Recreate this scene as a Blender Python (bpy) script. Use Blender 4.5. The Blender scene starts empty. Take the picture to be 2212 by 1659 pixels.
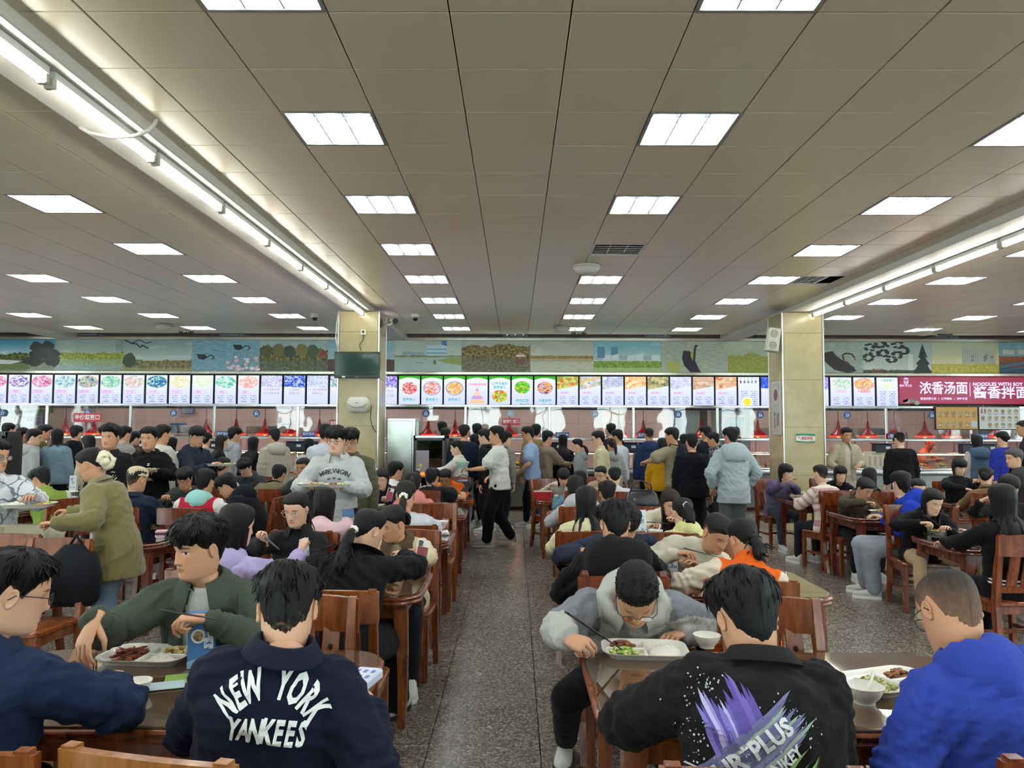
import bpy, bmesh, math, random
import numpy as np
from mathutils import Vector, Matrix, Euler, noise
from mathutils.bvhtree import BVHTree
C = bpy.context.scene.collection
SC = bpy.context.scene
R = math.radians
# ------------------------------------------------------------------ camera, world, exposure
FPX = 1661.0
CAMZ = 1.72
cam_d = bpy.data.cameras.new('camera')
cam_d.sensor_width = 36.0
cam_d.lens = FPX / 2212 * 36.0
cam_d.clip_start = 0.05
cam = bpy.data.objects.new('camera', cam_d)
C.objects.link(cam)
CR = Matrix.Rotation(R(0.24), 3, 'Z') @ Matrix.Rotation(R(90 + 3.15), 3, 'X') @ Matrix.Rotation(R(0.2), 3, 'Z')
cam.matrix_world = Matrix.Translation((0, 0, CAMZ)) @ CR.to_4x4()
SC.camera = cam
SC.view_settings.view_transform = 'Standard'
SC.view_settings.look = 'None'
SC.view_settings.exposure = 0.75
SC.view_settings.gamma = 1.0
SC.view_settings.use_curve_mapping = False
SC.cycles.max_bounces = 8
SC.cycles.diffuse_bounces = 3
SC.cycles.glossy_bounces = 4
SC.cycles.transmission_bounces = 6
SC.cycles.transparent_max_bounces = 12
SC.cycles.sample_clamp_indirect = 6.0
SC.cycles.caustics_reflective = False
SC.cycles.caustics_refractive = False
world = bpy.data.worlds.new('overcast_sky')
SC.world = world
world.use_nodes = True
wb = world.node_tree.nodes['Background']
wb.inputs[0].default_value = (0.86, 0.93, 1.0, 1)
wb.inputs[1].default_value = 8.5
TUBE_STRENGTH = 64.0      # ceiling troffer tubes
STRIP_STRENGTH = 20.0     # bare tubes on the beams
HEAT_STRENGTH = 30.0      # heat lamps over the food

def at(u, v, Y):
    """point on the photo's pixel ray (2212x1659 frame) at world depth Y"""
    d = CR @ Vector(((u - 1106) / FPX, (829.5 - v) / FPX, -1))
    return Vector((0, 0, CAMZ)) + d * (Y / d.y)

# ------------------------------------------------------------------ materials
NUM = dict(zip(range(20, 50), 'twenty twenty-one twenty-two twenty-three twenty-four twenty-five twenty-six twenty-seven twenty-eight twenty-nine thirty thirty-one thirty-two thirty-three thirty-four thirty-five thirty-six thirty-seven thirty-eight thirty-nine forty forty-one forty-two forty-three forty-four forty-five forty-six forty-seven forty-eight forty-nine'.split()))
def lin(h):
    if isinstance(h, (tuple, list)): return tuple(h[:3])
    h = h.lstrip('#')
    o = []
    for i in (0, 2, 4):
        c = int(h[i:i + 2], 16) / 255
        o.append(c / 12.92 if c <= 0.04045 else ((c + 0.055) / 1.055) ** 2.4)
    return tuple(o)

class NT:
    """small node-expression builder"""
    def __init__(s, name):
        s.m = bpy.data.materials.new(name); s.m.use_nodes = True
        s.t = s.m.node_tree; s.n = s.t.nodes; s.l = s.t.links
        s.b = s.n['Principled BSDF']; s.o = s.n['Material Output']
    def new(s, typ, **kw):
        n = s.n.new(typ)
        for k, v in kw.items(): setattr(n, k, v)
        return n
    def put(s, sock, v):
        if isinstance(v, bpy.types.NodeSocket): s.l.new(v, sock)
        elif isinstance(v, (tuple, list)) and len(v) == 3 and sock.type == 'RGBA': sock.default_value = (*v, 1)
        else: sock.default_value = v
    def M(s, op, a, b=0.0, c=0.0, clamp=False):
        n = s.new('ShaderNodeMath', operation=op, use_clamp=clamp)
        s.put(n.inputs[0], a); s.put(n.inputs[1], b); s.put(n.inputs[2], c)
        return n.outputs[0]
    def add(s, a, b): return s.M('ADD', a, b)
    def sub(s, a, b): return s.M('SUBTRACT', a, b)
    def mul(s, a, b): return s.M('MULTIPLY', a, b)
    def mx(s, a, b): return s.M('MAXIMUM', a, b)
    def mn(s, a, b): return s.M('MINIMUM', a, b)
    def less(s, a, b): return s.M('LESS_THAN', a, b)
    def gt(s, a, b): return s.M('GREATER_THAN', a, b)
    def sm(s, x, e0, e1):
        n = s.new('ShaderNodeMapRange', interpolation_type='SMOOTHSTEP')
        s.put(n.inputs[0], x); n.inputs[1].default_value = e0; n.inputs[2].default_value = e1
        return n.outputs[0]
    def mix(s, f, a, b, mode='MIX'):
        n = s.new('ShaderNodeMix', data_type='RGBA', blend_type=mode)
        s.put(n.inputs[0], f); s.put(n.inputs[6], a); s.put(n.inputs[7], b)
        return n.outputs[2]
    def xyz(s, vec):
        n = s.new('ShaderNodeSeparateXYZ'); s.l.new(vec, n.inputs[0]); return n.outputs[0], n.outputs[1], n.outputs[2]
    def obj(s): return s.new('ShaderNodeTexCoord').outputs['Object']
    def pos(s): return s.new('ShaderNodeNewGeometry').outputs['Position']
    def attr(s, name): return s.new('ShaderNodeAttribute', attribute_name=name)
    def map(s, vec, scale=(1, 1, 1), loc=(0, 0, 0), rot=(0, 0, 0)):
        n = s.new('ShaderNodeMapping'); s.l.new(vec, n.inputs[0])
        n.inputs[1].default_value = loc; n.inputs[2].default_value = rot; n.inputs[3].default_value = scale
        return n.outputs[0]
    def noise(s, vec, scale, detail=3, rough=.55, out=0, dim='3D'):
        n = s.new('ShaderNodeTexNoise', noise_dimensions=dim)
        if dim == '1D': s.put(n.inputs['W'], vec)
        else: s.l.new(vec, n.inputs['Vector'])
        n.inputs['Scale'].default_value = scale; n.inputs['Detail'].default_value = detail; n.inputs['Roughness'].default_value = rough
        return n.outputs[out]
    def voro(s, vec, scale, out='Color', feature='F1'):
        n = s.new('ShaderNodeTexVoronoi', feature=feature); s.l.new(vec, n.inputs['Vector']); n.inputs['Scale'].default_value = scale
        return n.outputs[out]
    def ramp(s, f, stops, interp='LINEAR'):
        n = s.new('ShaderNodeValToRGB'); s.l.new(f, n.inputs[0]); cr = n.color_ramp; cr.interpolation = interp
        while len(cr.elements) < len(stops): cr.elements.new(0.5)
        for e, (p, c) in zip(cr.elements, stops): e.position = p; e.color = (*lin(c), 1)
        return n.outputs[0]
    def bump(s, h, strength=.3, dist=.01):
        n = s.new('ShaderNodeBump'); s.put(n.inputs['Height'], h); n.inputs['Strength'].default_value = strength; n.inputs['Distance'].default_value = dist
        s.l.new(n.outputs[0], s.b.inputs['Normal'])
    def set(s, color=None, rough=None, metal=None, spec=None, **kw):
        i = s.b.inputs
        if color is not None: s.put(i['Base Color'], color if isinstance(color, bpy.types.NodeSocket) else lin(color))
        if rough is not None: s.put(i['Roughness'], rough)
        if metal is not None: s.put(i['Metallic'], metal)
        if spec is not None: s.put(i['Specular IOR Level'], spec)
        for k, v in kw.items(): s.put(i[k.replace('_', ' ')], v)
        return s.m
    def emit(s, color, strength):
        e = s.new('ShaderNodeEmission'); s.put(e.inputs[0], color if isinstance(color, bpy.types.NodeSocket) else lin(color)); s.put(e.inputs[1], strength)
        s.l.new(e.outputs[0], s.o.inputs[0]); return s.m

_mc = {}
def cached(f):
    def g(*a):
        k = (f.__name__,) + a
        if k not in _mc: _mc[k] = f(*a)
        return _mc[k]
    return g

@cached
def plain(color, rough=.5, metal=0.0, spec=.5):
    t = NT('paint'); return t.set(color, rough, metal, spec)
@cached
def emis(color, strength):
    t = NT('glow'); return t.emit(color, strength)
@cached
def cloth(color, rough=.92, sheen=.03, scale=60, var=.10):
    t = NT('cloth'); p = t.obj()
    n = t.noise(p, 3.5, 4); n2 = t.noise(p, scale * 7, 2)
    c = lin(color)
    dark = tuple(x * (1 - var) for x in c); lite = tuple(min(1, x * (1 + var)) for x in c)
    t.set(t.mix(n, dark, lite), rough, 0, .12)
    t.b.inputs['Sheen Weight'].default_value = sheen
    t.b.inputs['Sheen Roughness'].default_value = .5
    t.bump(t.add(t.mul(t.noise(p, 13, 4, .6), 1.0), t.mul(n2, .10)), .55, .018)
    return t.m
@cached
def denim(color):
    t = NT('denim'); p = t.obj(); c = lin(color)
    n = t.noise(p, 5, 5, .65); n2 = t.noise(t.map(p, (260, 260, 40)), 1, 2)
    t.set(t.mix(t.sm(t.add(t.mul(n, .8), t.mul(n2, .25)), .3, .75), tuple(x * .72 for x in c), tuple(min(1, x * 1.3) for x in c)), .85, 0, .2)
    t.bump(t.noise(p, 18, 3), .3, .012); return t.m
@cached
def twotone(body, sleeve, edge=0.0):
    """garment with sleeves of another colour"""
    t = NT('two_tone_cloth'); g = t.xyz(t.attr('gt').outputs['Vector']); p = t.obj()
    m = t.sm(g[2], -.004 + edge, .004 + edge)
    cuff = t.mul(t.gt(g[0], 1.86), m)
    c = t.mix(m, lin(body), lin(sleeve)); c = t.mix(cuff, c, lin(body))
    t.set(c, .9, 0, .2); t.bump(t.noise(p, 16, 3), .35, .012); return t.m
@cached
def yoke(body, panel):
    t = NT('panelled_cloth'); g = t.xyz(t.attr('gt').outputs['Vector']); p = t.obj()
    m = t.mul(t.sm(g[2], -.035, -.028), t.mul(t.less(g[0], .95), t.gt(g[1], .30)))
    t.set(t.mix(m, lin(body), lin(panel)), .9, 0, .12); t.bump(t.noise(p, 13, 4), .5, .016); return t.m
@cached
def stripes(a, b, period, duty=.5):
    t = NT('striped_knit'); g = t.xyz(t.attr('gt').outputs['Vector']); p = t.obj()
    q = t.mix(t.gt(g[2], 0), g[1], t.mul(g[0], .26))
    x = t.xyz(q)[0] if False else t.M('FRACT', t.mul(t.M('ADD', t.mul(t.less(g[2], 0), g[1]), t.mul(t.gt(g[2], 0), t.mul(g[0], -.27))), 1 / period))
    t.set(t.mix(t.sm(x, duty - .03, duty + .03), lin(a), lin(b)), .9, 0, .2)
    t.bump(t.noise(p, 22, 3), .3, .01); return t.m
@cached
def camo(a, b, c, scale):
    t = NT('printed_cloth'); p = t.obj(); w = t.noise(p, 9, 2, .5, 1)
    q = t.new('ShaderNodeVectorMath', operation='MULTIPLY_ADD'); t.l.new(w, q.inputs[0]); q.inputs[1].default_value = (.1, .1, .1); t.l.new(p, q.inputs[2])
    d = t.voro(q.outputs[0], scale, 'Distance', 'DISTANCE_TO_EDGE'); d2 = t.noise(p, scale * .7, 3)
    col = t.mix(t.sm(d2, .50, .56), lin(a), lin(c)); col = t.mix(t.sm(d, .07, .04), col, lin(b))
    t.set(col, .8, 0, .3); t.bump(t.noise(p, 16, 3), .3, .012); return t.m
@cached
def wood(color, dark, rough=.28, scale=1.0):
    t = NT('varnished_wood'); p = t.obj(); rnd = t.new('ShaderNodeObjectInfo').outputs['Random']
    q = t.new('ShaderNodeVectorMath', operation='ADD'); t.l.new(p, q.inputs[0]); t.l.new(t.mul(rnd, 40.0), q.inputs[1])
    g = t.noise(t.map(q.outputs[0], (14 * scale, 14 * scale, 2.2 * scale)), 2.0, 6, .6)
    w = t.noise(q.outputs[0], 6 * scale, 3)
    c = t.mix(t.sm(g, .32, .68), lin(dark), lin(color))
    c = t.mix(t.mul(t.sm(w, .55, .75), .25), c, tuple(x * 1.5 for x in lin(color)))
    t.set(c, t.add(t.mul(w, .18), rough - .09), 0, .5)
    t.b.inputs['Coat Weight'].default_value = .35; t.b.inputs['Coat Roughness'].default_value = .15
    t.bump(g, .08, .004); return t.m
@cached
def steel(rough=.25, color='#b9bcba'):
    t = NT('stainless_steel'); p = t.obj()
    n = t.noise(t.map(p, (2, 2, 60)), 4, 3); w = t.noise(p, 2.2, 3)
    t.set(color, t.add(t.mul(n, .1), rough - .05), .95, .5); t.bump(t.add(t.mul(n, .05), w), .12, .03); return t.m
@cached
def glassm(tint, ior, refl_rough):
    t = NT('window_glass')
    f = t.new('ShaderNodeFresnel'); f.inputs[0].default_value = ior
    tr = t.new('ShaderNodeBsdfTransparent'); tr.inputs[0].default_value = (*lin(tint), 1)
    g = t.new('ShaderNodeBsdfGlossy'); g.inputs['Roughness'].default_value = refl_rough
    p = t.obj()
    bn = t.new('ShaderNodeBump'); bn.inputs['Strength'].default_value = .25; bn.inputs['Distance'].default_value = .012
    t.l.new(t.noise(p, 2.3, 1), bn.inputs['Height']); t.l.new(bn.outputs[0], g.inputs['Normal'])
    m = t.new('ShaderNodeMixShader'); t.l.new(f.outputs[0], m.inputs[0]); t.l.new(tr.outputs[0], m.inputs[1]); t.l.new(g.outputs[0], m.inputs[2])
    t.l.new(m.outputs[0], t.o.inputs[0]); return t.m
@cached
def food(a, b, c, scale):
    t = NT('food'); p = t.obj()
    v = t.voro(p, scale); r = t.xyz(v)[0]
    t.set(t.ramp(r, [(.15, a), (.5, b), (.85, c)]), .4, 0, .5); t.bump(t.voro(p, scale, 'Distance'), .5, .006); return t.m

# ------------------------------------------------------------------ mesh builder
TMP = bpy.data.scenes.new('workbench')
def evaluated(o):
    TMP.collection.objects.link(o)
    with bpy.context.temp_override(scene=TMP, view_layer=TMP.view_layers[0]): dg = bpy.context.evaluated_depsgraph_get()
    return o.evaluated_get(dg)
class MB:
    def __init__(s): s.v = []; s.f = []; s.mi = []; s.k = 0; s.nm = 1
    def _add(s, vs, fs):
        o = len(s.v); s.v.extend([tuple(v) for v in vs])
        for f in fs: s.f.append([i + o for i in f]); s.mi.append(s.k)
        return s
    def mat(s, k): s.k = k; return s
    def box(s, c, d, M=None):
        x, y, z = d[0] / 2, d[1] / 2, d[2] / 2
        vs = [Vector((sx * x, sy * y, sz * z)) for sx in (-1, 1) for sy in (-1, 1) for sz in (-1, 1)]
        if M is not None: vs = [M @ v for v in vs]
        vs = [v + Vector(c) for v in vs]
        return s._add(vs, [(0, 1, 3, 2), (4, 6, 7, 5), (0, 4, 5, 1), (2, 3, 7, 6), (0, 2, 6, 4), (1, 5, 7, 3)])
    def bbox(s, c, d, b, M=None):
        """box with chamfered edges"""
        x, y, z = d[0] / 2, d[1] / 2, d[2] / 2
        vs = []; idx = {}
        for sx in (-1, 1):
            for sy in (-1, 1):
                for sz in (-1, 1):
                    for a in range(3):
                        p = [sx * x, sy * y, sz * z]
                        for k in range(3):
                            if k != a: p[k] -= (sx, sy, sz)[k] * b
                        idx[(sx, sy, sz, a)] = len(vs); vs.append(Vector(p))
        fs = []
        I = lambda sx, sy, sz, a: idx[(sx, sy, sz, a)]
        for q in (-1, 1):
            ring = [(-1, -1), (1, -1), (1, 1), (-1, 1)] if q > 0 else [(-1, -1), (-1, 1), (1, 1), (1, -1)]
            fs.append([I(q, a, b_, 0) for a, b_ in ring]); fs.append([I(b_, q, a, 1) for a, b_ in ring]); fs.append([I(a, b_, q, 2) for a, b_ in ring])
        for sy in (-1, 1):
            for sz in (-1, 1):
                f = [I(-1, sy, sz, 1), I(1, sy, sz, 1), I(1, sy, sz, 2), I(-1, sy, sz, 2)]; fs.append(f if sy * sz < 0 else f[::-1])
        for sx in (-1, 1):
            for sz in (-1, 1):
                f = [I(sx, -1, sz, 2), I(sx, 1, sz, 2), I(sx, 1, sz, 0), I(sx, -1, sz, 0)]; fs.append(f if sx * sz < 0 else f[::-1])
            for sy in (-1, 1):
                f = [I(sx, sy, -1, 0), I(sx, sy, 1, 0), I(sx, sy, 1, 1), I(sx, sy, -1, 1)]; fs.append(f if sx * sy < 0 else f[::-1])
        for sx in (-1, 1):
            for sy in (-1, 1):
                for sz in (-1, 1):
                    f = [I(sx, sy, sz, 0), I(sx, sy, sz, 1), I(sx, sy, sz, 2)]; fs.append(f if sx * sy * sz > 0 else f[::-1])
        if M is not None: vs = [M @ v for v in vs]
        return s._add([v + Vector(c) for v in vs], fs)
    def rings(s, rings, cap0=True, cap1=True, closed=True):
        n = len(rings[0]); vs = [p for r in rings for p in r]; fs = []
        for i in range(len(rings) - 1):
            for j in range(n if closed else n - 1):
                a = i * n + j; b = i * n + (j + 1) % n; fs.append((a, b, b + n, a + n))
        if cap0: fs.append(tuple(range(n))[::-1])
        if cap1: fs.append(tuple(range((len(rings) - 1) * n, len(rings) * n)))
        return s._add(vs, fs)
    def tube(s, pts, rad, n=8, cap=True, flat=1.0):
        pts = [Vector(p) for p in pts]; m = len(pts)
        if not isinstance(rad, (list, tuple)): rad = [rad] * m
        rs = []; up = None
        for i, p in enumerate(pts):
            t = (pts[min(i + 1, m - 1)] - pts[max(i - 1, 0)]).normalized()
            if up is None: up = t.orthogonal().normalized() if abs(t.z) > .95 else Vector((0, 0, 1))
            a = t.cross(up)
            if a.length < 1e-5: a = t.orthogonal()
            a.normalize(); b = a.cross(t).normalized(); up = b
            rs.append([p + (a * math.cos(2 * math.pi * k / n) + b * math.sin(2 * math.pi * k / n) * flat) * rad[i] for k in range(n)])
        return s.rings([r[::-1] for r in rs], cap, cap)
    def lathe(s, prof, n=16, c=(0, 0, 0), M=None, cap0=False, cap1=False):
        c = Vector(c); rs = []
        for r, z in prof:
            ring = [Vector((r * math.cos(2 * math.pi * k / n), r * math.sin(2 * math.pi * k / n), z)) for k in range(n)]
            if M is not None: ring = [M @ p for p in ring]
            rs.append([p + c for p in ring])
        return s.rings(rs, cap0, cap1)
    def ball(s, c, r, n=12, m=8, M=None):
        if not isinstance(r, (tuple, list)): r = (r, r, r)
        c = Vector(c); rs = []
        for i in range(m + 1):
            ph = math.pi * min(max(i / m, .02), .98) - math.pi / 2
            ring = [Vector((r[0] * math.cos(ph) * math.cos(2 * math.pi * k / n), r[1] * math.cos(ph) * math.sin(2 * math.pi * k / n), r[2] * math.sin(ph))) for k in range(n)]
            if M is not None: ring = [M @ p for p in ring]
            rs.append([p + c for p in ring])
        return s.rings(rs)
    def poly(s, pts, th=.004, axis='y'):
        """flat outline in x-z extruded along y (front face towards -y)"""
        a = 0
        for i in range(len(pts)): a += pts[i][0] * pts[(i + 1) % len(pts)][1] - pts[(i + 1) % len(pts)][0] * pts[i][1]
        if a < 0: pts = pts[::-1]
        n = len(pts); vs = [(x, 0, z) for x, z in pts] + [(x, th, z) for x, z in pts]
        fs = [tuple(range(n)), tuple(range(n, 2 * n))[::-1]] + [((i + 1) % n, i, i + n, (i + 1) % n + n) for i in range(n)]
        if axis == 'z':  # lie in x-y, extruded up
            vs = [(x, z, y) for x, y, z in vs]; fs = [f[::-1] for f in fs]
            vs = [(x, y, th - z) for x, y, z in vs]; fs = [f[::-1] for f in fs]
        return s._add(vs, fs)
    def mesh(s, name, mats, smooth=None):
        me = bpy.data.meshes.new(name); me.from_pydata(s.v, [], s.f)
        if not isinstance(mats, (list, tuple)): mats = [mats]
        for m in mats: me.materials.append(m)
        if len(mats) > 1: me.polygons.foreach_set('material_index', s.mi)
        if smooth is not None:
            me.shade_smooth()
            if smooth < 180: me.set_sharp_from_angle(angle=R(smooth))
        me.update(); return me
    def build(s, name, mats, parent=None, loc=(0, 0, 0), smooth=None):
        return link(name, s.mesh(name, mats, smooth), parent, loc)

def link(name, me, parent=None, loc=(0, 0, 0)):
    o = bpy.data.objects.new(name, me); C.objects.link(o); o.location = loc
    if parent: o.parent = parent
    return o
def tag(o, label=None, cat=None, group=None, kind=None):
    if label: o['label'] = label
    if cat: o['category'] = cat
    if group: o['group'] = group
    if kind: o['kind'] = kind
    return o
def thing(name, label, cat, loc=(0, 0, 0), rz=0, group=None):
    o = link(name, None, None, loc); o.rotation_euler = (0, 0, rz); return tag(o, label, cat, group)
def struct(name, mb, mats, parent=None, loc=(0, 0, 0), smooth=None):
    o = mb.build(name, mats, parent, loc, smooth)
    if not parent: o['kind'] = 'structure'
    return o
_kids = {}
def copy_tree(o, parent=None):
    c = o.copy(); C.objects.link(c)
    if parent: c.parent = parent
    for ch in list(o.children): copy_tree(ch, c)
    return c
_tc = {}
def text_mesh(s, size=1.0, bold=0.0, align='CENTER', shear=0.0, sp=1.0):
    k = (s, size, bold, align, shear, sp)
    if k in _tc: return _tc[k]
    cu = bpy.data.curves.new('t', 'FONT'); cu.body = s; cu.size = size; cu.align_x = align; cu.align_y = 'CENTER'
    cu.offset = bold * size; cu.shear = shear; cu.space_character = sp; cu.resolution_u = 2
    o = bpy.data.objects.new('t', cu); me = bpy.data.meshes.new_from_object(evaluated(o))
    v = np.empty(len(me.vertices) * 3); me.vertices.foreach_get('co', v)
    f = [list(p.vertices) for p in me.polygons]
    bpy.data.objects.remove(o); bpy.data.curves.remove(cu); bpy.data.meshes.remove(me)
    _tc[k] = (v.reshape(-1, 3), f); return _tc[k]
def letters(s, size, mat_, parent, loc, bold=.02, name='lettering', rx=90, rz=0, align='CENTER', th=.002, sp=1.0, width=None):
    """a line of lettering as thin relief standing upright, facing -y by default"""
    v, f = text_mesh(s, size, bold, align, 0, sp)
    if width and len(v): v = v * np.array([width / max(1e-6, v[:, 0].max() - v[:, 0].min()), 1, 1])
    me = bpy.data.meshes.new(name); me.from_pydata(v.tolist(), [], f); me.materials.append(mat_)
    o = link(name, me, parent, loc); o.rotation_euler = (R(rx), 0, R(rz)); return o
# ================================================================== the hall
CZ = 3.75
XL, XR, YB, YK = -14.5, 14.5, -9.0, 20.6
random.seed(7)
# ---- floor
def m_granite():
    t = NT('polished_granite'); p = t.pos(); rnd = t.new('ShaderNodeObjectInfo').outputs['Random']
    a = t.voro(p, 95, 'Color'); r = t.xyz(a)[0]; b = t.noise(p, 190, 2)
    big = t.noise(p, 1.3, 3)
    c = t.ramp(r, [(.0, '#37322c'), (.30, '#585149'), (.58, '#756d62'), (.82, '#9b9285'), (.97, '#bdb4a6')])
    c = t.mix(t.mul(b, .5), c, lin('#655d53')); c = t.mix(t.mul(rnd, .10), c, lin('#9a9186'))
    c = t.mix(t.mul(t.sm(big, .62, .8), .5), c, lin('#5a534b'))
    t.set(c, t.add(.17, t.mul(t.noise(p, 5, 4), .16)), 0, .5); return t.m
MG = m_granite()
floor = struct('floor', MB().box((0, (YB + YK) / 2, -.07), (XR - XL, YK - YB, .1)), plain('#2c2825', .8))
tile_me = MB().bbox((0, 0, -.01), (.596, .596, .02), .0025).mesh('tile', MG)
far_t = MB(); cells = []
for i in range(-24, 24):
    for j in range(-6, 27):
        x = -.16 + .6 * i; y = 4.54 + .6 * j
        if not (XL < x < XR and y < YK): continue
        vis = y > 1.9 and abs(x) < y * .7 + .4 and (-.75 < x < .6 or (y > 4 and 1.3 < x < 3.9) or abs(x) < 3)
        cells.append((0 if vis else 1, y, x))
cells.sort()
for n, (h, y, x) in enumerate(cells):
    if n < 290: link('tile', tile_me, floor, (x, y, 0))
    else: far_t.box((x, y, -.01), (.596, .596, .02))
tag(far_t.build('tile', MG, floor), kind='stuff')
# ---- ceiling, beams, walls
ceiling = struct('ceiling', MB().box((0, (YB + YK) / 2, CZ + .16), (XR - XL, YK - YB, .1)), plain('#55524e', .8))
def m_ceil():
    t = NT('painted_metal_ceiling'); p = t.pos(); y = t.xyz(p)[1]
    st = t.mul(t.sm(t.noise(p, 2.6, 6, .7), .56, .70), t.sm(y, 8.5, 12))
    st = t.mul(st, t.sm(t.noise(t.map(p, (9, 3, 3)), 2, 4), .45, .6))
    t.set(t.mix(t.mul(st, .5), lin('#d6ccb0'), lin('#8f8778')), .30, 0, .75)
    return t.m
MC = m_ceil()
BEAMS = (-2.67, 4.86, -10.2, 12.4)
def offx(x): return .11 if x > 4.9 else 0
LCOLS = (-19, -15, -11, -7, -2, 2, 6, 10, 14, 18)
lights = set(); grilles = {(2, 5), (7, 8)}
for k in range(-3, 7):
    for i in LCOLS: lights.add((i, -1 + 3 * k))
lights -= grilles
panel_me = MB().bbox((0, 0, .012), (.594, .594, .024), .004).mesh('panel', MC)
cells = []; far_c = MB()
for i in range(-24, 25):
    for j in range(-24, 19):
        x = -.03 + .6 * i; x += offx(x); y = 5.77 + .6 * j
        if (i, j) in lights or (i, j) in grilles or not (XL + .3 < x < XR - .3 and YB < y < 17.2): continue
        if any(abs(x - b) < .02 for b in BEAMS): continue
        vis = y > 3.2 and abs(x) < y * .68 + .3
        cells.append((0 if vis else 1, y, x))
cells.sort()
for n, (h, y, x) in enumerate(cells):
    if n < 290: link('panel', panel_me, ceiling, (x, y, CZ))
    else: far_c.bbox((x, y, CZ + .012), (.594, .594, .024), .004)
tag(far_c.build('panel', MC, ceiling), kind='stuff')
MW = plain('#d9d4c8', .7)
for n, b in enumerate(BEAMS):
    struct('beam', MB().bbox((b, (YB + 17.4) / 2, CZ + .01), (.42, 17.4 - YB, .18), .008), plain('#cfccc2', .5))
wn_ = 0
for nm, X in (('left', XL - .1), ('right', XR + .1)):
    m = MB(); m.box((X, (YB + YK) / 2, .45), (.2, YK - YB, .9)); m.box((X, (YB + YK) / 2, 3.6), (.2, YK - YB, .4)); m.box((X, 16.8, 2.1), (.2, 7.6, 2.6))
    for k in range(7): m.box((X, -8.6 + 3.5 * k, 2.1), (.2, 1.7, 2.6))
    struct('wall_' + nm, m, MW)
    for k in range(6):  # side windows added out of view, letting in daylight to lift the ceiling
        wn_ += 1; w = MB(); y = -6.85 + 3.5 * k
        for dy in (-.87, 0, .87): w.box((0, dy, 0), (.08, .07, 2.5))
        for dz in (-1.22, .5, 1.22): w.box((0, 0, dz), (.08, 1.8, .07))
        wo = struct('window_%d' % (40 + wn_), w, plain('#dfe3e2', .4), None, (X, y, 2.15))
        MB().box((0, 0, 0), (.012, 1.8, 2.5)).build('pane', glassm('#f4fbf8', 1.15, .0), wo)
wf = MB(); wy = YB - .1
wf.box((0, wy, .45), (XR - XL, .2, .9)); wf.box((0, wy, 3.6), (XR - XL, .2, .4))
for k in range(9): wf.box((-14 + 3.5 * k, wy, 2.1), (1.7, .2, 2.6))
struct('wall_rear', wf, MW)
for k in range(8):
    x = -12.25 + 3.5 * k
    w = MB()
    for dx in (-.87, 0, .87): w.box((dx, 0, 0), (.07, .08, 2.5))
    for dz in (-1.22, .5, 1.22): w.box((0, 0, dz), (1.8, .08, .07))
    wo = struct('window_%d' % (k + 1), w, plain('#dfe3e2', .4), None, (x, wy, 2.15))
    MB().box((0, 0, 0), (1.8, .012, 2.5)).build('pane', glassm('#f4fbf8', 1.15, .0), wo)
# daylight through the rear windows
# ---- troffers
MTUBE = emis('#f4fbff', TUBE_STRENGTH)
fr = MB()
for a in (-1, 1): fr.box((a * .288, 0, .008), (.02, .596, .02)); fr.box((0, a * .288, .008), (.556, .02, .02))
fr.k = 1
for a in (-1, 1): fr.box((a * .288, 0, .055), (.012, .58, .085)); fr.box((0, a * .288, .055), (.58, .012, .085))
frame_me = fr.mesh('frame', [plain('#8d8c88', .5), plain('#9a9da0', .4)])
rm = MB()
for k in (-1, 0, 1):
    xs = [-.095, -.06, 0, .06, .095]; zs = [.075, .095, .10, .095, .075]
    rm._add([(k * .19 + xs[q], s, zs[q]) for s in (-.285, .285) for q in range(5)], [(q + 5, q + 6, q + 1, q) for q in range(4)])
refl_me = rm.mesh('reflector', steel(.32, '#c9ced4'))
tube_me = MB().tube([(0, -.265, .045), (0, .265, .045)], .013, 8).mesh('tube', MTUBE)
div_me = MB().box((0, 0, .03), (.006, .57, .05)).mesh('divider', plain('#8f9398', .4))
lou_me = MB().box((0, 0, .022), (.57, .004, .036)).mesh('louver', plain('#83878c', .4))
def troffer(x, y, label, full=True, group='recessed ceiling lights'):
    t = thing('ceiling_light', label, 'ceiling light', (x, y, CZ), 0, group)
    link('frame', frame_me, t); link('reflector', refl_me, t)
    for k in (-1, 0, 1): link('tube', tube_me, t, (k * .19, 0, 0))
    for k in (-.5, .5): link('divider', div_me, t, (k * .19, 0, 0))
    if full:
        for k in range(5): link('louver', lou_me, t, (0, -.2 + .1 * k, 0))
    return t
ordn = ['first', 'second', 'third', 'fourth', 'fifth', 'sixth', 'seventh', 'eighth']
colname = {-19: 'far-left outermost column', -15: 'third column left of left beam', -11: 'second column left of left beam', -7: 'column just left of left beam',
           -2: 'column just right of left beam', 2: 'column over the centre aisle', 6: 'column just left of right beam', 10: 'column just right of right beam',
           14: 'second column right of right beam', 18: 'far-right outermost column'}
for i in LCOLS:
    n = 0
    for k in range(6, -4, -1):
        if (i, -1 + 3 * k) not in lights: continue
        x = -.03 + .6 * i; x += offx(x); y = 5.17 + 1.8 * k
        vis = y > 3.3 and abs(x) < .68 * y + .3
        if vis:
            lb = 'ceiling light, %s from the serving wall, %s' % (ordn[n], colname[i]); n += 1
            troffer(x, y, lb)
        else: troffer(x, y, 'lit louvred ceiling light outside the photographed area of the hall', False, 'ceiling lights out of view')
for x, y_ in [(x, y_) for x in (-10, -6.6, -3.3, 0, 3.3, 6.6, 10) for y_ in (18.1, 19.5)]: troffer(x, y_, 'added louvred kitchen ceiling light, unseen, brightening the kitchen wall', False, 'added kitchen ceiling lights')  # kitchen troffers added unseen to brighten the wall behind the glass
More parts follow.
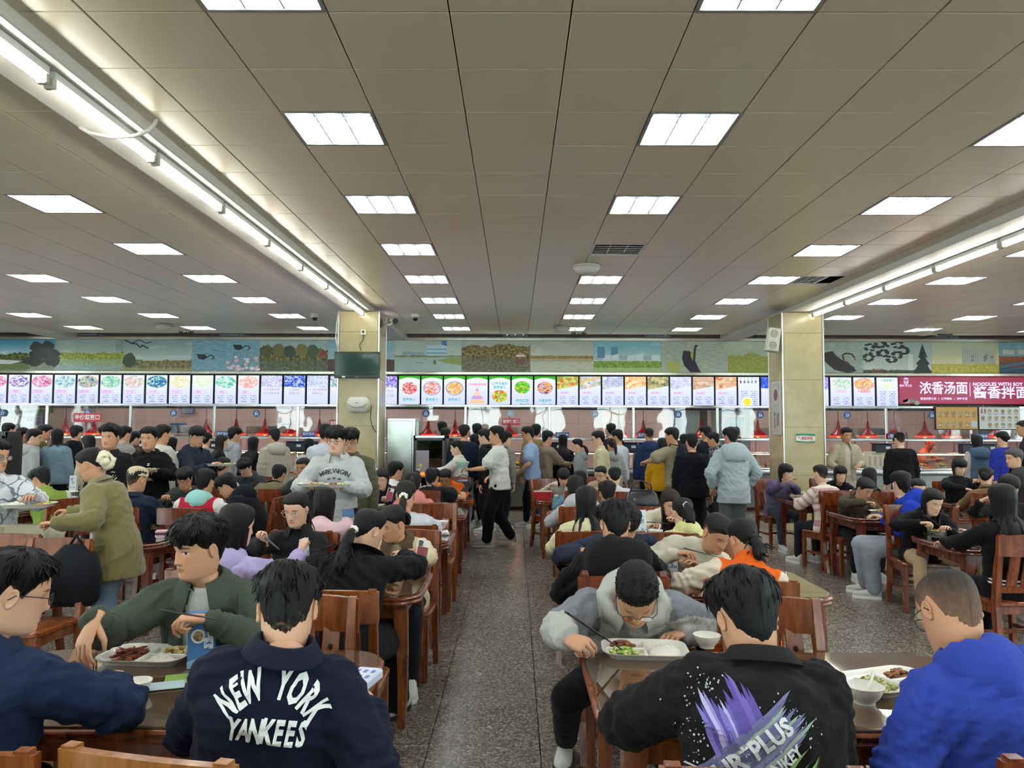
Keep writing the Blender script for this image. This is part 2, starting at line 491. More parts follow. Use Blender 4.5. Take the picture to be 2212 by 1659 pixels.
# ---- vents
for (i, j), lb in (((2, 5), 'white slatted air vent in the ceiling beside the round dome'), ((7, 8), 'narrow slatted air vent touching a ceiling light near right beam')):
    x = -.03 + .6 * i - (.12 if i == 7 else 0); y = 5.77 + .6 * j; w = .58 if i == 2 else .34
    t = thing('ceiling_vent', lb, 'air vent', (x, y, CZ))
    m = MB()
    for a in (-1, 1): m.box((a * w / 2, 0, .01), (.025, .58, .02)); m.box((0, a * .28, .01), (w, .025, .02))
    m.build('frame', plain('#c9c7c1', .4), t)
    MB().box((0, 0, .1), (w, .56, .01)).build('backing', plain('#22211f', .9), t)
    for k in range(6): MB().box((0, -.23 + .092 * k, .02), (w, .045, .006), Matrix.Rotation(R(35), 3, 'X')).build('slat', plain('#bdbbb6', .4), t)
    for q in (-1, 1): MB().box((q * w / 6, 0, .02), (.008, .55, .03)).build('bar', plain('#bdbbb6', .4), t)
# ---- strip lights on the beams
MSTRIP = emis('#fffdf2', STRIP_STRENGTH)
st_t = MB().tube([(0, .04, 0), (0, 1.17, 0)], .019, 8).mesh('tube', MSTRIP)
st_c = MB().box((0, .6, .052), (.075, 1.2, .04)).mesh('casing', plain('#d8d8d2', .4))
st_e = MB().bbox((0, 0, .015), (.06, .035, .075), .006).mesh('lamp_holder', plain('#b9b6a6', .4))
for bx, nm, sx in ((-2.58, 'left', 1), (5.02, 'right', -1)):
    n = 0
    for k in range(9, -5, -1):
        y = 1.63 + 1.25 * k
        seen = (y > 2.2 if bx < 0 else y > 5.9); n += 1
        lb = '%s lit bare tube lamp from the pillar end of the %s ceiling beam' % (['first', 'second', 'third', 'fourth', 'fifth', 'sixth', 'seventh', 'eighth', 'ninth'][n - 1], nm) if seen else 'bare tube lamp on the %s beam outside the photographed area' % nm
        t = thing('tube_lamp', lb, 'lamp', (bx, y, 3.595), 0, 'tube lamps along the %s beam' % nm)
        link('tube', st_t, t); link('casing', st_c, t)
        link('lamp_holder', st_e, t, (0, .02, 0)); link('lamp_holder', st_e, t, (0, 1.2, 0))
# hose looped under the left beam
tag(MB().tube([at(170, 263, 4.95), at(174, 276, 4.93), at(195, 288, 4.9), at(240, 296, 4.88), at(290, 294, 4.88), at(322, 282, 4.9), at(334, 268, 4.95), at(340, 252, 5.02), at(350, 246, 5.1), at(360, 244, 5.15)],
    [.013] * 10, 8).build('cable_conduit', plain('#cfcdc6', .5), smooth=180), 'pale conduit looping under the left ceiling beam', 'conduit')
# ---- pillars
MT = NT('beige_marble'); _p = MT.pos()
MT.set(MT.mix(MT.sm(MT.noise(_p, 3.2, 6, .65), .35, .7), lin('#b3a67f'), lin('#a69a72')), .22, 0, .35); MT = MT.m
PZ = [0, .12, .92, 1.72, 2.52, 3.31, 3.66]
def pillar(x0, x1, y0, y1, nm):
    p = struct('pillar', MB().box(((x0 + x1) / 2, (y0 + y1) / 2, 1.83), (x1 - x0 - .03, y1 - y0 - .03, 3.66)), plain('#8b8371', .6))
    for a, b in zip(PZ[:-1], PZ[1:]):
        h = b - a - .004; zc = (a + b) / 2
        MB().bbox(((x0 + x1) / 2, y0 + .007, zc), (x1 - x0 - .034, .016, h), .002).build('tile', MT, p)
        MB().bbox(((x0 + x1) / 2, y1 - .007, zc), (x1 - x0 - .034, .016, h), .002).build('tile', MT, p)
        for xx in (x0 + .007, x1 - .007): MB().bbox((xx, (y0 + y1) / 2, zc), (.016, y1 - y0 - .034, h), .002).build('tile', MT, p)
    for xx in (x0, x1):
        for yy in (y0, y1): MB().bbox((xx, yy, 1.83), (.026, .026, 3.66), .004).build('corner_strip', steel(.3, '#cfcdc6'), p)
    return p
pillar(-3.0, -2.31, 12.95, 13.65, 'left')
pillar(4.51, 5.2, 12.95, 13.65, 'right')
# ================================================================== serving wall
YW = 17.4
def px2(u, Y): return at(u, 921, Y).x
def pz2(u, v, Y): return at(u, v, Y).z
struct('wall_back', MB().box((0, YW + .15, 2.93), (XR - XL, .2, 1.66)), plain('#8f9490', .6))
MST = steel(.22, '#d8d4c4')
struct('trim_1', MB().bbox((0, YW + .01, 3.70), (XR - XL, .09, .085), .012), MST)
struct('trim_2', MB().bbox((0, YW + .0, 2.915), (XR - XL, .11, .075), .012), MST)
struct('trim_3', MB().box((0, YW + .02, 2.5), (XR - XL, .08, .80)), plain('#0b0b10', .4))
struct('wall_kitchen', MB().box((0, YK + .1, 1.95), (XR - XL, .2, 3.9)), plain('#8d7a72', .6))
def m_tilewall():
    t = NT('lamp_pink_wall_tile'); p = t.pos()
    t.set(t.mix(t.noise(p, 1.5, 3), lin('#eec4b6'), lin('#f4d6ca')), .2, 0, .5); return t.m  # pink cast of the red heat lamps is put into the tile colour
mtw = m_tilewall(); wk = bpy.data.objects['wall_kitchen']
tm = MB().bbox((0, 0, 0), (.596, .02, .896), .004).mesh('tile', mtw)
for i in range(48):
    for k in range(4): link('tile', tm, wk, (XL + .3 + .6 * i, YK - .01, .45 + .9 * k))
# ---- photo murals: flat prints in a row
def m_mural(sky0, sky1, hz, amp, freq, tree0, tree1, wz, water0, water1, seed, kind=0):
    t = NT('printed_photo'); o = t.obj(); x, y, z = t.xyz(o)
    x = t.add(x, seed * 3.17)
    h = t.sm(z, -.37, .37)
    sky = t.mix(h, lin(sky0), lin(sky1)); cl = t.noise(t.map(o, (1, 1, 3), (seed, 0, 0)), 2.2, 4)
    sky = t.mix(t.mul(t.sm(cl, .5, .8), .35), sky, lin('#c6cfcd'))
    v2 = t.new('ShaderNodeCombineXYZ'); t.put(v2.inputs[0], x); t.put(v2.inputs[2], 0.0)
    top = t.add(hz, t.mul(t.sub(t.noise(v2.outputs[0], freq, 5, .6), .42), amp))
    refl = t.sub(2 * wz, z); zz = t.mx(z, refl)          # mirror below the waterline
    tm_ = t.sm(t.sub(top, zz), -.006, .006)
    v3 = t.new('ShaderNodeCombineXYZ'); t.put(v3.inputs[0], x); t.put(v3.inputs[2], zz)
    tn = t.noise(v3.outputs[0], 16, 6, .7)
    tree = t.mix(t.sm(tn, .38, .66), lin(tree0), lin(tree1))
    below = t.less(z, wz)
    wat = t.mix(t.sm(t.noise(t.map(o, (3, 1, 26), (seed, 0, 0)), 2, 3), .35, .7), lin(water0), lin(water1))
    up = t.mix(tm_, sky, tree)
    dn = t.mix(t.mul(tm_, .75), wat, t.mix(.35, tree, lin(water0)))
    t.set(t.mix(1.0, t.mix(below, up, dn), (2.2, 2.0, 1.75), 'MULTIPLY'), .35, 0, .4); return t.m
MUR = [(-60, 112, 'dark tree and lawn beside a pond', ('#9db6bb', '#3f7ea0', .0, .42, 2.2, '#20251c', '#5d6b3a', -.16, '#7f8a86', '#97a29d', 1)),
       (112, 262, 'yellow-green willows across a calm lake', ('#a3b1ac', '#74868a', .02, .30, 2.6, '#5b6a2a', '#94a04a', -.10, '#7f938f', '#5f7a86', 2)),
       (262, 410, 'bare branch above lawn and white buildings', ('#9eb0ae', '#657f86', -.12, .16, 7, '#3c4630', '#7d7355', -.30, '#8a8a5f', '#77774c', 3)),
       (410, 557, 'two dark swans on blue water behind blossom', ('#5f8598', '#8fa7ad', -1.5, .01, 2, '#5f8598', '#6f93a5', .5, '#54798d', '#6d93a8', 4)),
       (557, 705, 'autumn trees mirrored in a dark lake', ('#9fb0b4', '#7c9099', .10, .50, 3.0, '#2c3322', '#7b733c', -.10, '#3a4444', '#56646a', 5)),
       (705, 850, 'hazy blue sky over dark red planting', ('#86a2ad', '#6c93a6', -.1, .12, 4, '#3a2a2c', '#4a3a3a', -.36, '#3a2a2c', '#4a3a3a', 6)),
       (850, 996, 'blue-roofed lakeside building and grassy bank', ('#a7b6b3', '#8a9da0', .0, .08, 5, '#4b5d36', '#6c7c52', -.02, '#8da3a3', '#7f979c', 7)),
       (996, 1145, 'yellowing trees and a pavilion', ('#a4a89f', '#85908f', .18, .62, 1.7, '#2e2b1c', '#8d7f45', -.06, '#3d4444', '#7f8a88', 8)),
       (1145, 1283, 'low ochre treeline beyond a pale lake', ('#abaea4', '#8b9491', .0, .10, 6, '#6b5a34', '#8f7d48', -.06, '#a2a79c', '#8c938b', 9)),
       (1283, 1430, 'two blue towers above white houses', ('#a6b9b6', '#5e93a6', -.12, .10, 6, '#4c6a2c', '#7f9a3f', -.26, '#9cb58e', '#7f9a6a', 10)),
       (1430, 1575, 'black swan raising its neck', ('#7f928a', '#99a59b', -1.5, .01, 3, '#7b8a82', '#8a978e', .5, '#7b8a82', '#98a49a', 11)),
       (1575, 1720, 'green reeds dipping into grey water', ('#7e9189', '#929f93', -.05, .9, 1.2, '#6f7a3a', '#8b8f4c', -.5, '#7f9088', '#95a197', 12)),
       (1720, 1868, 'black swan swimming with curved neck', ('#7c908e', '#8e9c94', -1.5, .01, 3, '#7b8a82', '#8a978e', .5, '#71878a', '#96a39b', 13)),
       (1868, 2017, 'dark leaves and conifer', ('#a0aeb0', '#8397a0', -.30, .10, 9, '#2c332a', '#5b6152', -.6, '#7f8a8a', '#8f9a9a', 14)),
       (2017, 2164, 'pale library building over yellow grass', ('#b9b893', '#98a291', -.16, .14, 4, '#8d8a3e', '#a8a556', -.6, '#8d8a3e', '#a8a556', 15)),
       (2164, 2330, 'red-brick houses beside a canal railing', ('#86a4ad', '#5d90a8', .02, .10, 9, '#6d4638', '#8b5c48', -.10, '#2e4152', '#3c5365', 16))]
MK = plain('#17181f', .4); murals = {}
for u0, u1, desc, a in MUR:
    x0, x1 = px2(u0, YW), px2(u1, YW)
    o = MB().box((0, 0, 0), (x1 - x0 - .004, .02, .735)).build('photo_mural', m_mural(*a), None, ((x0 + x1) / 2, YW + .03, 3.317))
    tag(o, 'photo mural panel high on the wall showing ' + desc, 'mural', 'photo murals'); murals[a[-1]] = (o, x1 - x0)
def pr(k, pts, color, name='print'):
    """flat printed shape on mural k, points in units of panel width / height (-.5 .. .5)"""
    o, w = murals[k]
    m = MB().poly([(x * w, z * .735) for x, z in pts], .002); return m.build(name, plain(tuple(min(1, v * 1.8) for v in lin(color)), .4), o, (0, -.013 - .0005 * random.random(), 0))
def blob(cx, cz, rx, rz, n=14, w=.25, seed=0):
    rr = random.Random(seed); return [(cx + rx * (1 + w * (rr.random() - .5)) * math.cos(2 * math.pi * i / n), cz + rz * (1 + w * (rr.random() - .5)) * math.sin(2 * math.pi * i / n)) for i in range(n)]
def line(k, pts, th, color):
    o, w = murals[k]
    m = MB()
    for (a, b), (c, d) in zip(pts[:-1], pts[1:]):
        dx, dz = (c - a) * w, (d - b) * .735; L = math.hypot(dx, dz) or 1; nx, nz = -dz / L * th / 2, dx / L * th / 2
        m.poly([(a * w + nx, b * .735 + nz), (a * w - nx, b * .735 - nz), (c * w - nx, d * .735 - nz), (c * w + nx, d * .735 + nz)], .0015)
    return m.build('print', plain(tuple(min(1, v * 1.8) for v in lin(color)), .4), o, (0, -.0135, 0))
[pr(1, blob(.36 + .11 * math.cos(q * 1.3), .02 + .26 * math.sin(q * 2.1), .09, .17, 11, .5, q), ('#1c211c', '#262d24', '#20261e')[q % 3]) for q in range(8)]; pr(1, blob(.2, -.22, .16, .13, 14, .4, 2), '#2a3226'); pr(1, [(-.5, -.12), (.1, -.2), (-.05, -.3), (-.5, -.3)], '#a9b2b0'); pr(1, blob(-.1, -.36, .3, .14, 16, .4, 3), '#55643d')
for q in range(7): line(2, [(.38 + .017 * q, .5), (.385 + .018 * q, .15 - .06 * (q % 3))], .008, '#4e5a55')
line(3, [(-.5, .47), (-.4, .36), (-.32, .34), (-.26, .22), (-.24, .3), (-.14, .2)], .03, '#22242a'); line(3, [(-.38, .37), (-.28, .47), (-.18, .36), (-.1, .4)], .02, '#22242a')
pr(3, blob(-.42, -.16, .1, .22, 14, .3, 4), '#2f3d2c')
for (x, z, w, h) in ((-.08, -.12, .3, .12), (.32, -.1, .32, .13)):
    pr(3, [(x - w / 2, z - h / 2), (x + w / 2, z - h / 2), (x + w / 2, z + h / 2), (x - w / 2, z + h / 2)], '#b5bab8')
    for q in range(3): line(3, [(x - w / 2, z - h / 2 + .03 + .035 * q), (x + w / 2, z - h / 2 + .03 + .035 * q)], .008, '#6d7677')
for cx, cz in ((-.33, -.03), (.2, .27)):
    pr(4, [(cx - .1, cz + .06), (cx + .02, cz + .05), (cx + .06, cz - .04), (cx, cz - .12), (cx - .07, cz - .09)], '#1d2129')
    line(4, [(cx + .04, cz - .06), (cx + .09, cz + .02), (cx + .13, cz + .02), (cx + .16, cz - .06), (cx + .12, cz - .1)], .022, '#1d2129')
rr = random.Random(5)
for q in range(26): pr(4, blob(.02 + .46 * rr.random(), -.45 + .55 * rr.random() * rr.random(), .022 + .02 * rr.random(), .05, 7, .5, q), rr.choice(('#c9aeb2', '#b99aa4', '#d6c0c0')))
for q in range(5): line(4, [(.02 + .1 * q, -.5), (.1 + .09 * q, -.2), (.14 + .1 * q, .1)], .007, '#4a3c42')
for q in range(5): pr(5, blob(-.4 + .17 * q, .12 + .05 * (q % 2), .09, .2, 14, .35, q + 20), ('#4c4a2a', '#5e5a31', '#31402f', '#6b6136', '#3b4a33')[q])
pr(5, blob(.43, .06, .05, .09, 10, .3, 31), '#7d3238')
pr(7, [(-.02, .0), (.28, .0), (.28, .3), (.2, .34), (-.02, .3)], '#a9bcc2'); pr(7, [(.2, .3), (.28, .3), (.28, .5), (.2, .5)], '#3f7391'); line(7, [(-.02, .08), (.28, .08)], .03, '#5c8fa6'); line(7, [(-.02, .2), (.28, .2)], .03, '#6d9fb4')
pr(7, [(-.38, .02), (-.06, .02), (-.06, .11), (-.38, .13)], '#7d97a3'); pr(7, [(.14, -.14), (.3, -.06), (.5, -.06), (.5, -.3), (.25, -.22)], '#7c8a45'); pr(7, blob(.1, -.2, .02, .08, 8, .2, 9), '#5a6a35')
for q in range(4): pr(7, blob(-.18 + .03 * q, -.22, .008, .012, 6, .1, q), '#20252a')
pr(8, [(.28, -.03), (.44, -.03), (.42, .05), (.36, .12), (.3, .05)], '#b57b62'); pr(8, [(.3, -.02), (.42, -.02), (.42, .03), (.3, .03)], '#ccc8bc')
pr(8, [(.28, -.1), (.44, -.1), (.42, -.2), (.36, -.28), (.3, -.2)], '#6f4438')
for x, w in ((-.39, .11), (-.19, .10)): pr(10, [(x - w / 2, -.05), (x + w / 2, -.05), (x + w / 2, .29), (x - w / 2, .30)], '#4c7c95')
for q in range(8): pr(10, [(-.48 + .12 * q, -.12), (-.37 + .12 * q, -.12), (-.37 + .12 * q, .02 + .03 * (q % 3)), (-.48 + .12 * q, .02 + .02 * (q % 2))], '#b9c3c4' if q % 3 else '#8f9fa6')
pr(11, [(-.17, .18), (-.08, .17), (-.02, .06), (0, -.1), (.06, -.38), (.1, -.5), (-.06, -.5), (-.16, -.28), (-.19, -.05)], '#241d2c'); line(11, [(.0, -.3), (-.01, -.1), (.0, .15), (.01, .3), (.03, .35)], .05, '#241d2c'); pr(11, blob(.035, .34, .02, .03, 8, .1, 3), '#9c4246')
pr(11, blob(-.03, .05, .03, .15, 9, .6, 2), '#9a9640'); pr(11, blob(-.32, -.32, .12, .2, 12, .6, 8), '#97984f')
pr(13, [(-.1, .12), (.06, .18), (.1, .05), (.2, -.1), (.36, -.3), (.4, -.44), (.28, -.5), (.08, -.4), (-.06, -.15)], '#2a1f24'); line(13, [(.22, -.1), (.2, .06), (.26, .12), (.34, .08), (.38, -.02)], .035, '#2a1f24'); pr(13, blob(.385, -.06, .02, .04, 8, .1, 3), '#b24a44'); pr(13, blob(.2, -.22, .1, .1, 9, .4, 5), '#6b4343')
rr = random.Random(3)
for cx, cz in ((-.4, .3), (-.25, .4), (-.42, -.02), (.02, .38), (-.08, -.06), (.1, .2), (-.2, .12), (-.33, .12), (.0, .06), (-.12, .44)):
    for q in range(11):
        a = rr.random() * 6.28; pr(14, blob(cx + .06 * math.cos(a), cz + .1 * math.sin(a), .034, .035, 6, .5, q), '#232c28')
pr(14, [(.16, -.4), (.23, -.4), (.23, .08), (.16, .08)], '#c9c8c2'); pr(14, [(.155, -.02), (.235, -.02), (.235, .05), (.155, .05)], '#8d8f90')
pr(14, [(.22, -.5), (.5, -.5), (.44, -.25), (.47, -.2), (.41, -.02), (.44, 0), (.37, .42), (.31, 0), (.34, -.05), (.27, -.2), (.3, -.25)], '#242c2a')
letters('图书馆', .085, plain('#a5383c', .5), murals[14][0], (-.29 * murals[14][1], -.0145, -.31), .01)
pr(15, [(-.05, -.2), (.44, -.2), (.44, .18), (.2, .27), (-.05, .36)], '#a3a59b')
for q in range(8): line(15, [(-.03 + .03 * q, -.15), (-.03 + .03 * q, .27 - .015 * q)], .008, '#83867e')
for q in range(10): pr(15, blob(.1 + .3 * rr.random(), -.1 + .22 * rr.random(), .025, .04, 7, .4, q), '#77757d')
for q in range(5): pr(16, [(-.45 + .2 * q, .1), (-.3 + .2 * q, .1), (-.3 + .2 * q, .22), (-.45 + .2 * q, .25)], '#b6b4ac')
line(16, [(-.5, -.3), (.5, .1)], .05, '#4a6d82'); line(16, [(-.5, -.42), (.5, -.04)], .03, '#3c5a70')
# ---- menu screens
SCB = '#d3dcff'
def m_screen(kind, cols, strength=1.0):
    """lit screen showing a flat printed picture; kind: 'dish' list menu, 'bread', 'round' (dish in a circle), 'slogan', 'list'"""
    t = NT('lit_menu_screen'); o = t.obj(); x, y, z = t.xyz(o)
    bg = t.mix(t.sm(z, -.36, .36), lin('#c9d2ff'), lin('#e4eaff'))
    sc = 26 if kind != 'bread' else 13
    w = t.noise(o, 14, 2, .5, 1)
    q = t.new('ShaderNodeVectorMath', operation='MULTIPLY_ADD'); t.l.new(w, q.inputs[0]); q.inputs[1].default_value = (.07, .07, .07); t.l.new(t.map(o, (1, 1, 1.3), (random.random() * 9, 0, 0)), q.inputs[2])
    r = t.xyz(t.voro(q.outputs[0], sc))[0]
    pic = t.ramp(r, [(.1, cols[0]), (.4, cols[1]), (.65, cols[2]), (.9, cols[3] if len(cols) > 3 else cols[0])])
    if kind == 'dish':
        e = t.add(t.M('POWER', t.mul(x, 1 / .235), 2), t.M('POWER', t.mul(t.sub(z, .2), 1 / .14), 2)); mk = t.sm(e, 1.1, .8)
    elif kind in ('bread', 'slogan'):
        mk = t.sm(t.sub(z, t.add(.10 if kind == 'bread' else .09, t.mul(x, .18 if kind == 'bread' else -.05))), -.003, .003)
    elif kind == 'round':
        zc = cols[4]; e = t.add(t.M('POWER', t.mul(x, 1 / .175), 2), t.M('POWER', t.mul(t.sub(z, zc), 1 / .14), 2)); mk = t.sm(e, 1.05, .95)
        if cols[5]: bg = t.mix(t.sm(e, 1.35, 1.25), bg, lin('#9aa3c8'))
    else: mk = t.mul(t.less(z, -9), 1)
    c = t.mix(mk, bg, pic)
    if kind == 'round' or kind == 'pyramid':
        gr = t.gt(t.sub(z, t.sub(.315, t.mul(t.mul(x, x), .9))), 0); gb = t.less(z, t.sub(t.mul(t.M('POWER', t.mx(t.add(x, .18), 0), 2), .45), .352))
        c = t.mix(gr, c, lin('#3fae28')); c = t.mix(gb, c, lin('#49b52c'))
    if kind in ('dish', 'bread', 'list'):     # rows of print too small to read
        z0 = -.10 if kind != 'list' else .06; z1 = -.27 if kind != 'list' else -.30
        row = t.M('FRACT', t.mul(z, 1 / .045)); rk = t.mul(t.gt(row, .35), t.less(row, .8))
        rk = t.mul(rk, t.mul(t.less(z, z0), t.gt(z, z1)))
        ch = t.gt(t.noise(t.map(o, (60, 1, 22)), 1, 0), .47)
        colm = t.mx(t.mul(t.gt(x, -.17), t.less(x, -.03)), t.mul(t.gt(x, .04), t.less(x, .18)))
        c = t.mix(t.mul(t.mul(rk, ch), t.mul(colm, .75)), c, lin('#4a67b8'))
    if kind in ('dish', 'bread', 'slogan'):
        fx = t.M('FRACT', t.mul(x, 1 / .05)); pk = t.mul(t.mul(t.gt(fx, .15), t.less(fx, .85)), t.mul(t.mul(t.gt(x, -.2), t.less(x, .0)), t.mul(t.gt(z, -.325), t.less(z, -.29))))
        c = t.mix(t.mul(pk, .7), c, lin('#d46bb4'))
    return t.emit(c, strength * .72)
bez = MB().bbox((0, .02, 0), (.506, .05, .735), .01).mesh('bezel', plain('#07070d', .3))
def arcgrid(w, h, n=8, bow=.006):
    m = MB(); vs = []; fs = []
    for i in range(n + 1):
        a = -1 + 2 * i / n
        for sx in (-1, 1): vs.append((sx * w / 2, -.012 - bow * (1 - a * a), a * h / 2))
    for i in range(n): fs.append((2 * i, 2 * i + 1, 2 * i + 3, 2 * i + 2))
    return m._add(vs, fs)
disp = arcgrid(.472, .70)
PT, TL, RD = emis('#c763c0', .9), emis('#1fa79a', .8), emis('#d8486a', .9)
GRY = emis('#b59fc4', .75)
DISH = [(('#4f6fb0', '#9a7fc4', '#d7b6d8', '#dfe6ff'), '大荤菜', 'blue and purple stir-fry'), (('#c06a9a', '#e0a9c6', '#d88fae', '#f4e3f4'), '烧菜炒菜', 'pink sliced sausage dish'),
        (('#9fd2cf', '#d9e6ef', '#5b93c4', '#e3efd2'), '烧菜炒菜', 'pale green and blue dish'), (('#39599c', '#d9dfae', '#4e9fa0', '#e0b7a0'), '烧菜炒菜', 'dark mixed dish with yellow pieces'),
        (('#8fd0b4', '#d2f0d2', '#3da4a8', '#b7d9a8'), '烧菜炒菜', 'green shredded vegetable dish'), (('#e0a0b4', '#f0d2c2', '#7fd0a4', '#f3e3e6'), '手工菜', 'pink meat dish with a green edge'),
        (('#1f6f9c', '#2f9fb4', '#cfe0c2', '#3b5fb0'), '手工菜', 'deep blue-green mussel-like dish'), (('#e0dcb2', '#f0f0d8', '#c4cfa4', '#fff6e0'), '手工菜', 'pale yellow diced dish'),
        (('#dfe8d0', '#cfe0c4', '#eef2e0', '#d8ecd8'), '素菜', 'faint green shredded cabbage'), (('#4fb4a8', '#c9ecd8', '#8fd6c0', '#e8f4ec'), '素菜', 'teal and white sprouts'),
        (('#e0a48f', '#f0cfc0', '#d8b0c8', '#f4e6dc'), '素菜', 'orange shredded carrot')]
SLOG = [(('#d8d4f4', '#b49fd8', '#e8e4ff', '#9fc4c4'), ('食不净物多病', '食不可物多鲜'), 'purple leftovers photo over two slogan lines'), (('#3f63c4', '#2f4fb0', '#8fa4ec', '#c4d0ff'), ('人走桌净', '剩菜打包'), 'blue tables and chairs photo'),
        (('#b9c4ea', '#d2daf6', '#a4b2e0', '#e0e6ff'), ('每一粒米都需要', '辛勤汗水'), 'grey rows of chairs photo'), (('#4fb49f', '#c46fc4', '#8fd6c0', '#e0e6ff'), ('饭', '礼'), 'sliver of teal and pink photo beside the pillar')]
BREAD = [(('#b4d86f', '#e0b46f', '#d84f3f', '#7fb44f'), 'green and red pancake rolls'), (('#9fb0a4', '#e8c06f', '#b4bfd8', '#d8dfe8'), 'steamed cakes with egg yolks'), (('#b0b8d0', '#c8cfe4', '#a0a8c4', '#d8def0'), 'grey layered cakes'),
         (('#e8b46f', '#f4d49f', '#e08f4f', '#fbe6c0'), 'golden fried dough strips'), (('#8f9f6f', '#d8c88f', '#5f6f5f', '#b4a46f'), 'round pancakes with dark filling'), (('#c4cce4', '#e0e6f8', '#aeb8d8', '#d0d8f0'), 'white steamed buns'),
         (('#d8b89f', '#c8a48f', '#e4ccb4', '#b8947f'), 'round brown breads'), (('#e0b48f', '#f0d8b4', '#c87f5f', '#e8c4a0'), 'sliced bread sticks')]
ROUND = [(('#d84f5f', '#e8b4a4', '#c43f4f', '#f4ecec', .075, 0), ('营养美食',), -.185, 'tomato and shredded meat dish'), (('#e86f3f', '#f4ecec', '#e0492f', '#e8e4f0', .075, 1), ('营养美食',), -.185, 'orange food on a white plate'),
         (('#e0a44f', '#f0d49f', '#d88f3f', '#e8e0c8', .075, 1), ('营养美食',), -.185, 'bowl of golden soup'), None,
         (('#8fc44f', '#e8d86f', '#d84f2f', '#6fb44f', -.10, 0), ('健康丰美的', '营养美食'), .18, 'salad photo under two lines of text'), (('#3fae2f', '#6fcf4f', '#4fb43f', '#e8c83f', .10, 0), ('绿色蔬菜', '无公害'), -.2, 'green broccoli in a circle'),
         (('#e8b43f', '#e89f8f', '#b4b4e0', '#8f4f3f', .09, 0), ('均衡营养', '每一日'), -.2, 'mixed fruit and rice in a circle')]
def screen(xc, zc, mt, label, Y=YW - .06):
    t = thing('menu_screen', label, 'screen', (xc, Y, zc), 0, 'row of lit menu screens')
    link('bezel', bez, t); o = link('display', disp.mesh('display', mt), t); o['kind'] = 'thing'
    del o['kind']; return t
ZS = 2.497
def edge(k): return px2(860, YW) + (.52 * k if k < 0 else .51 * min(k, 16) + .52 * max(0, k - 16))
dn = 0
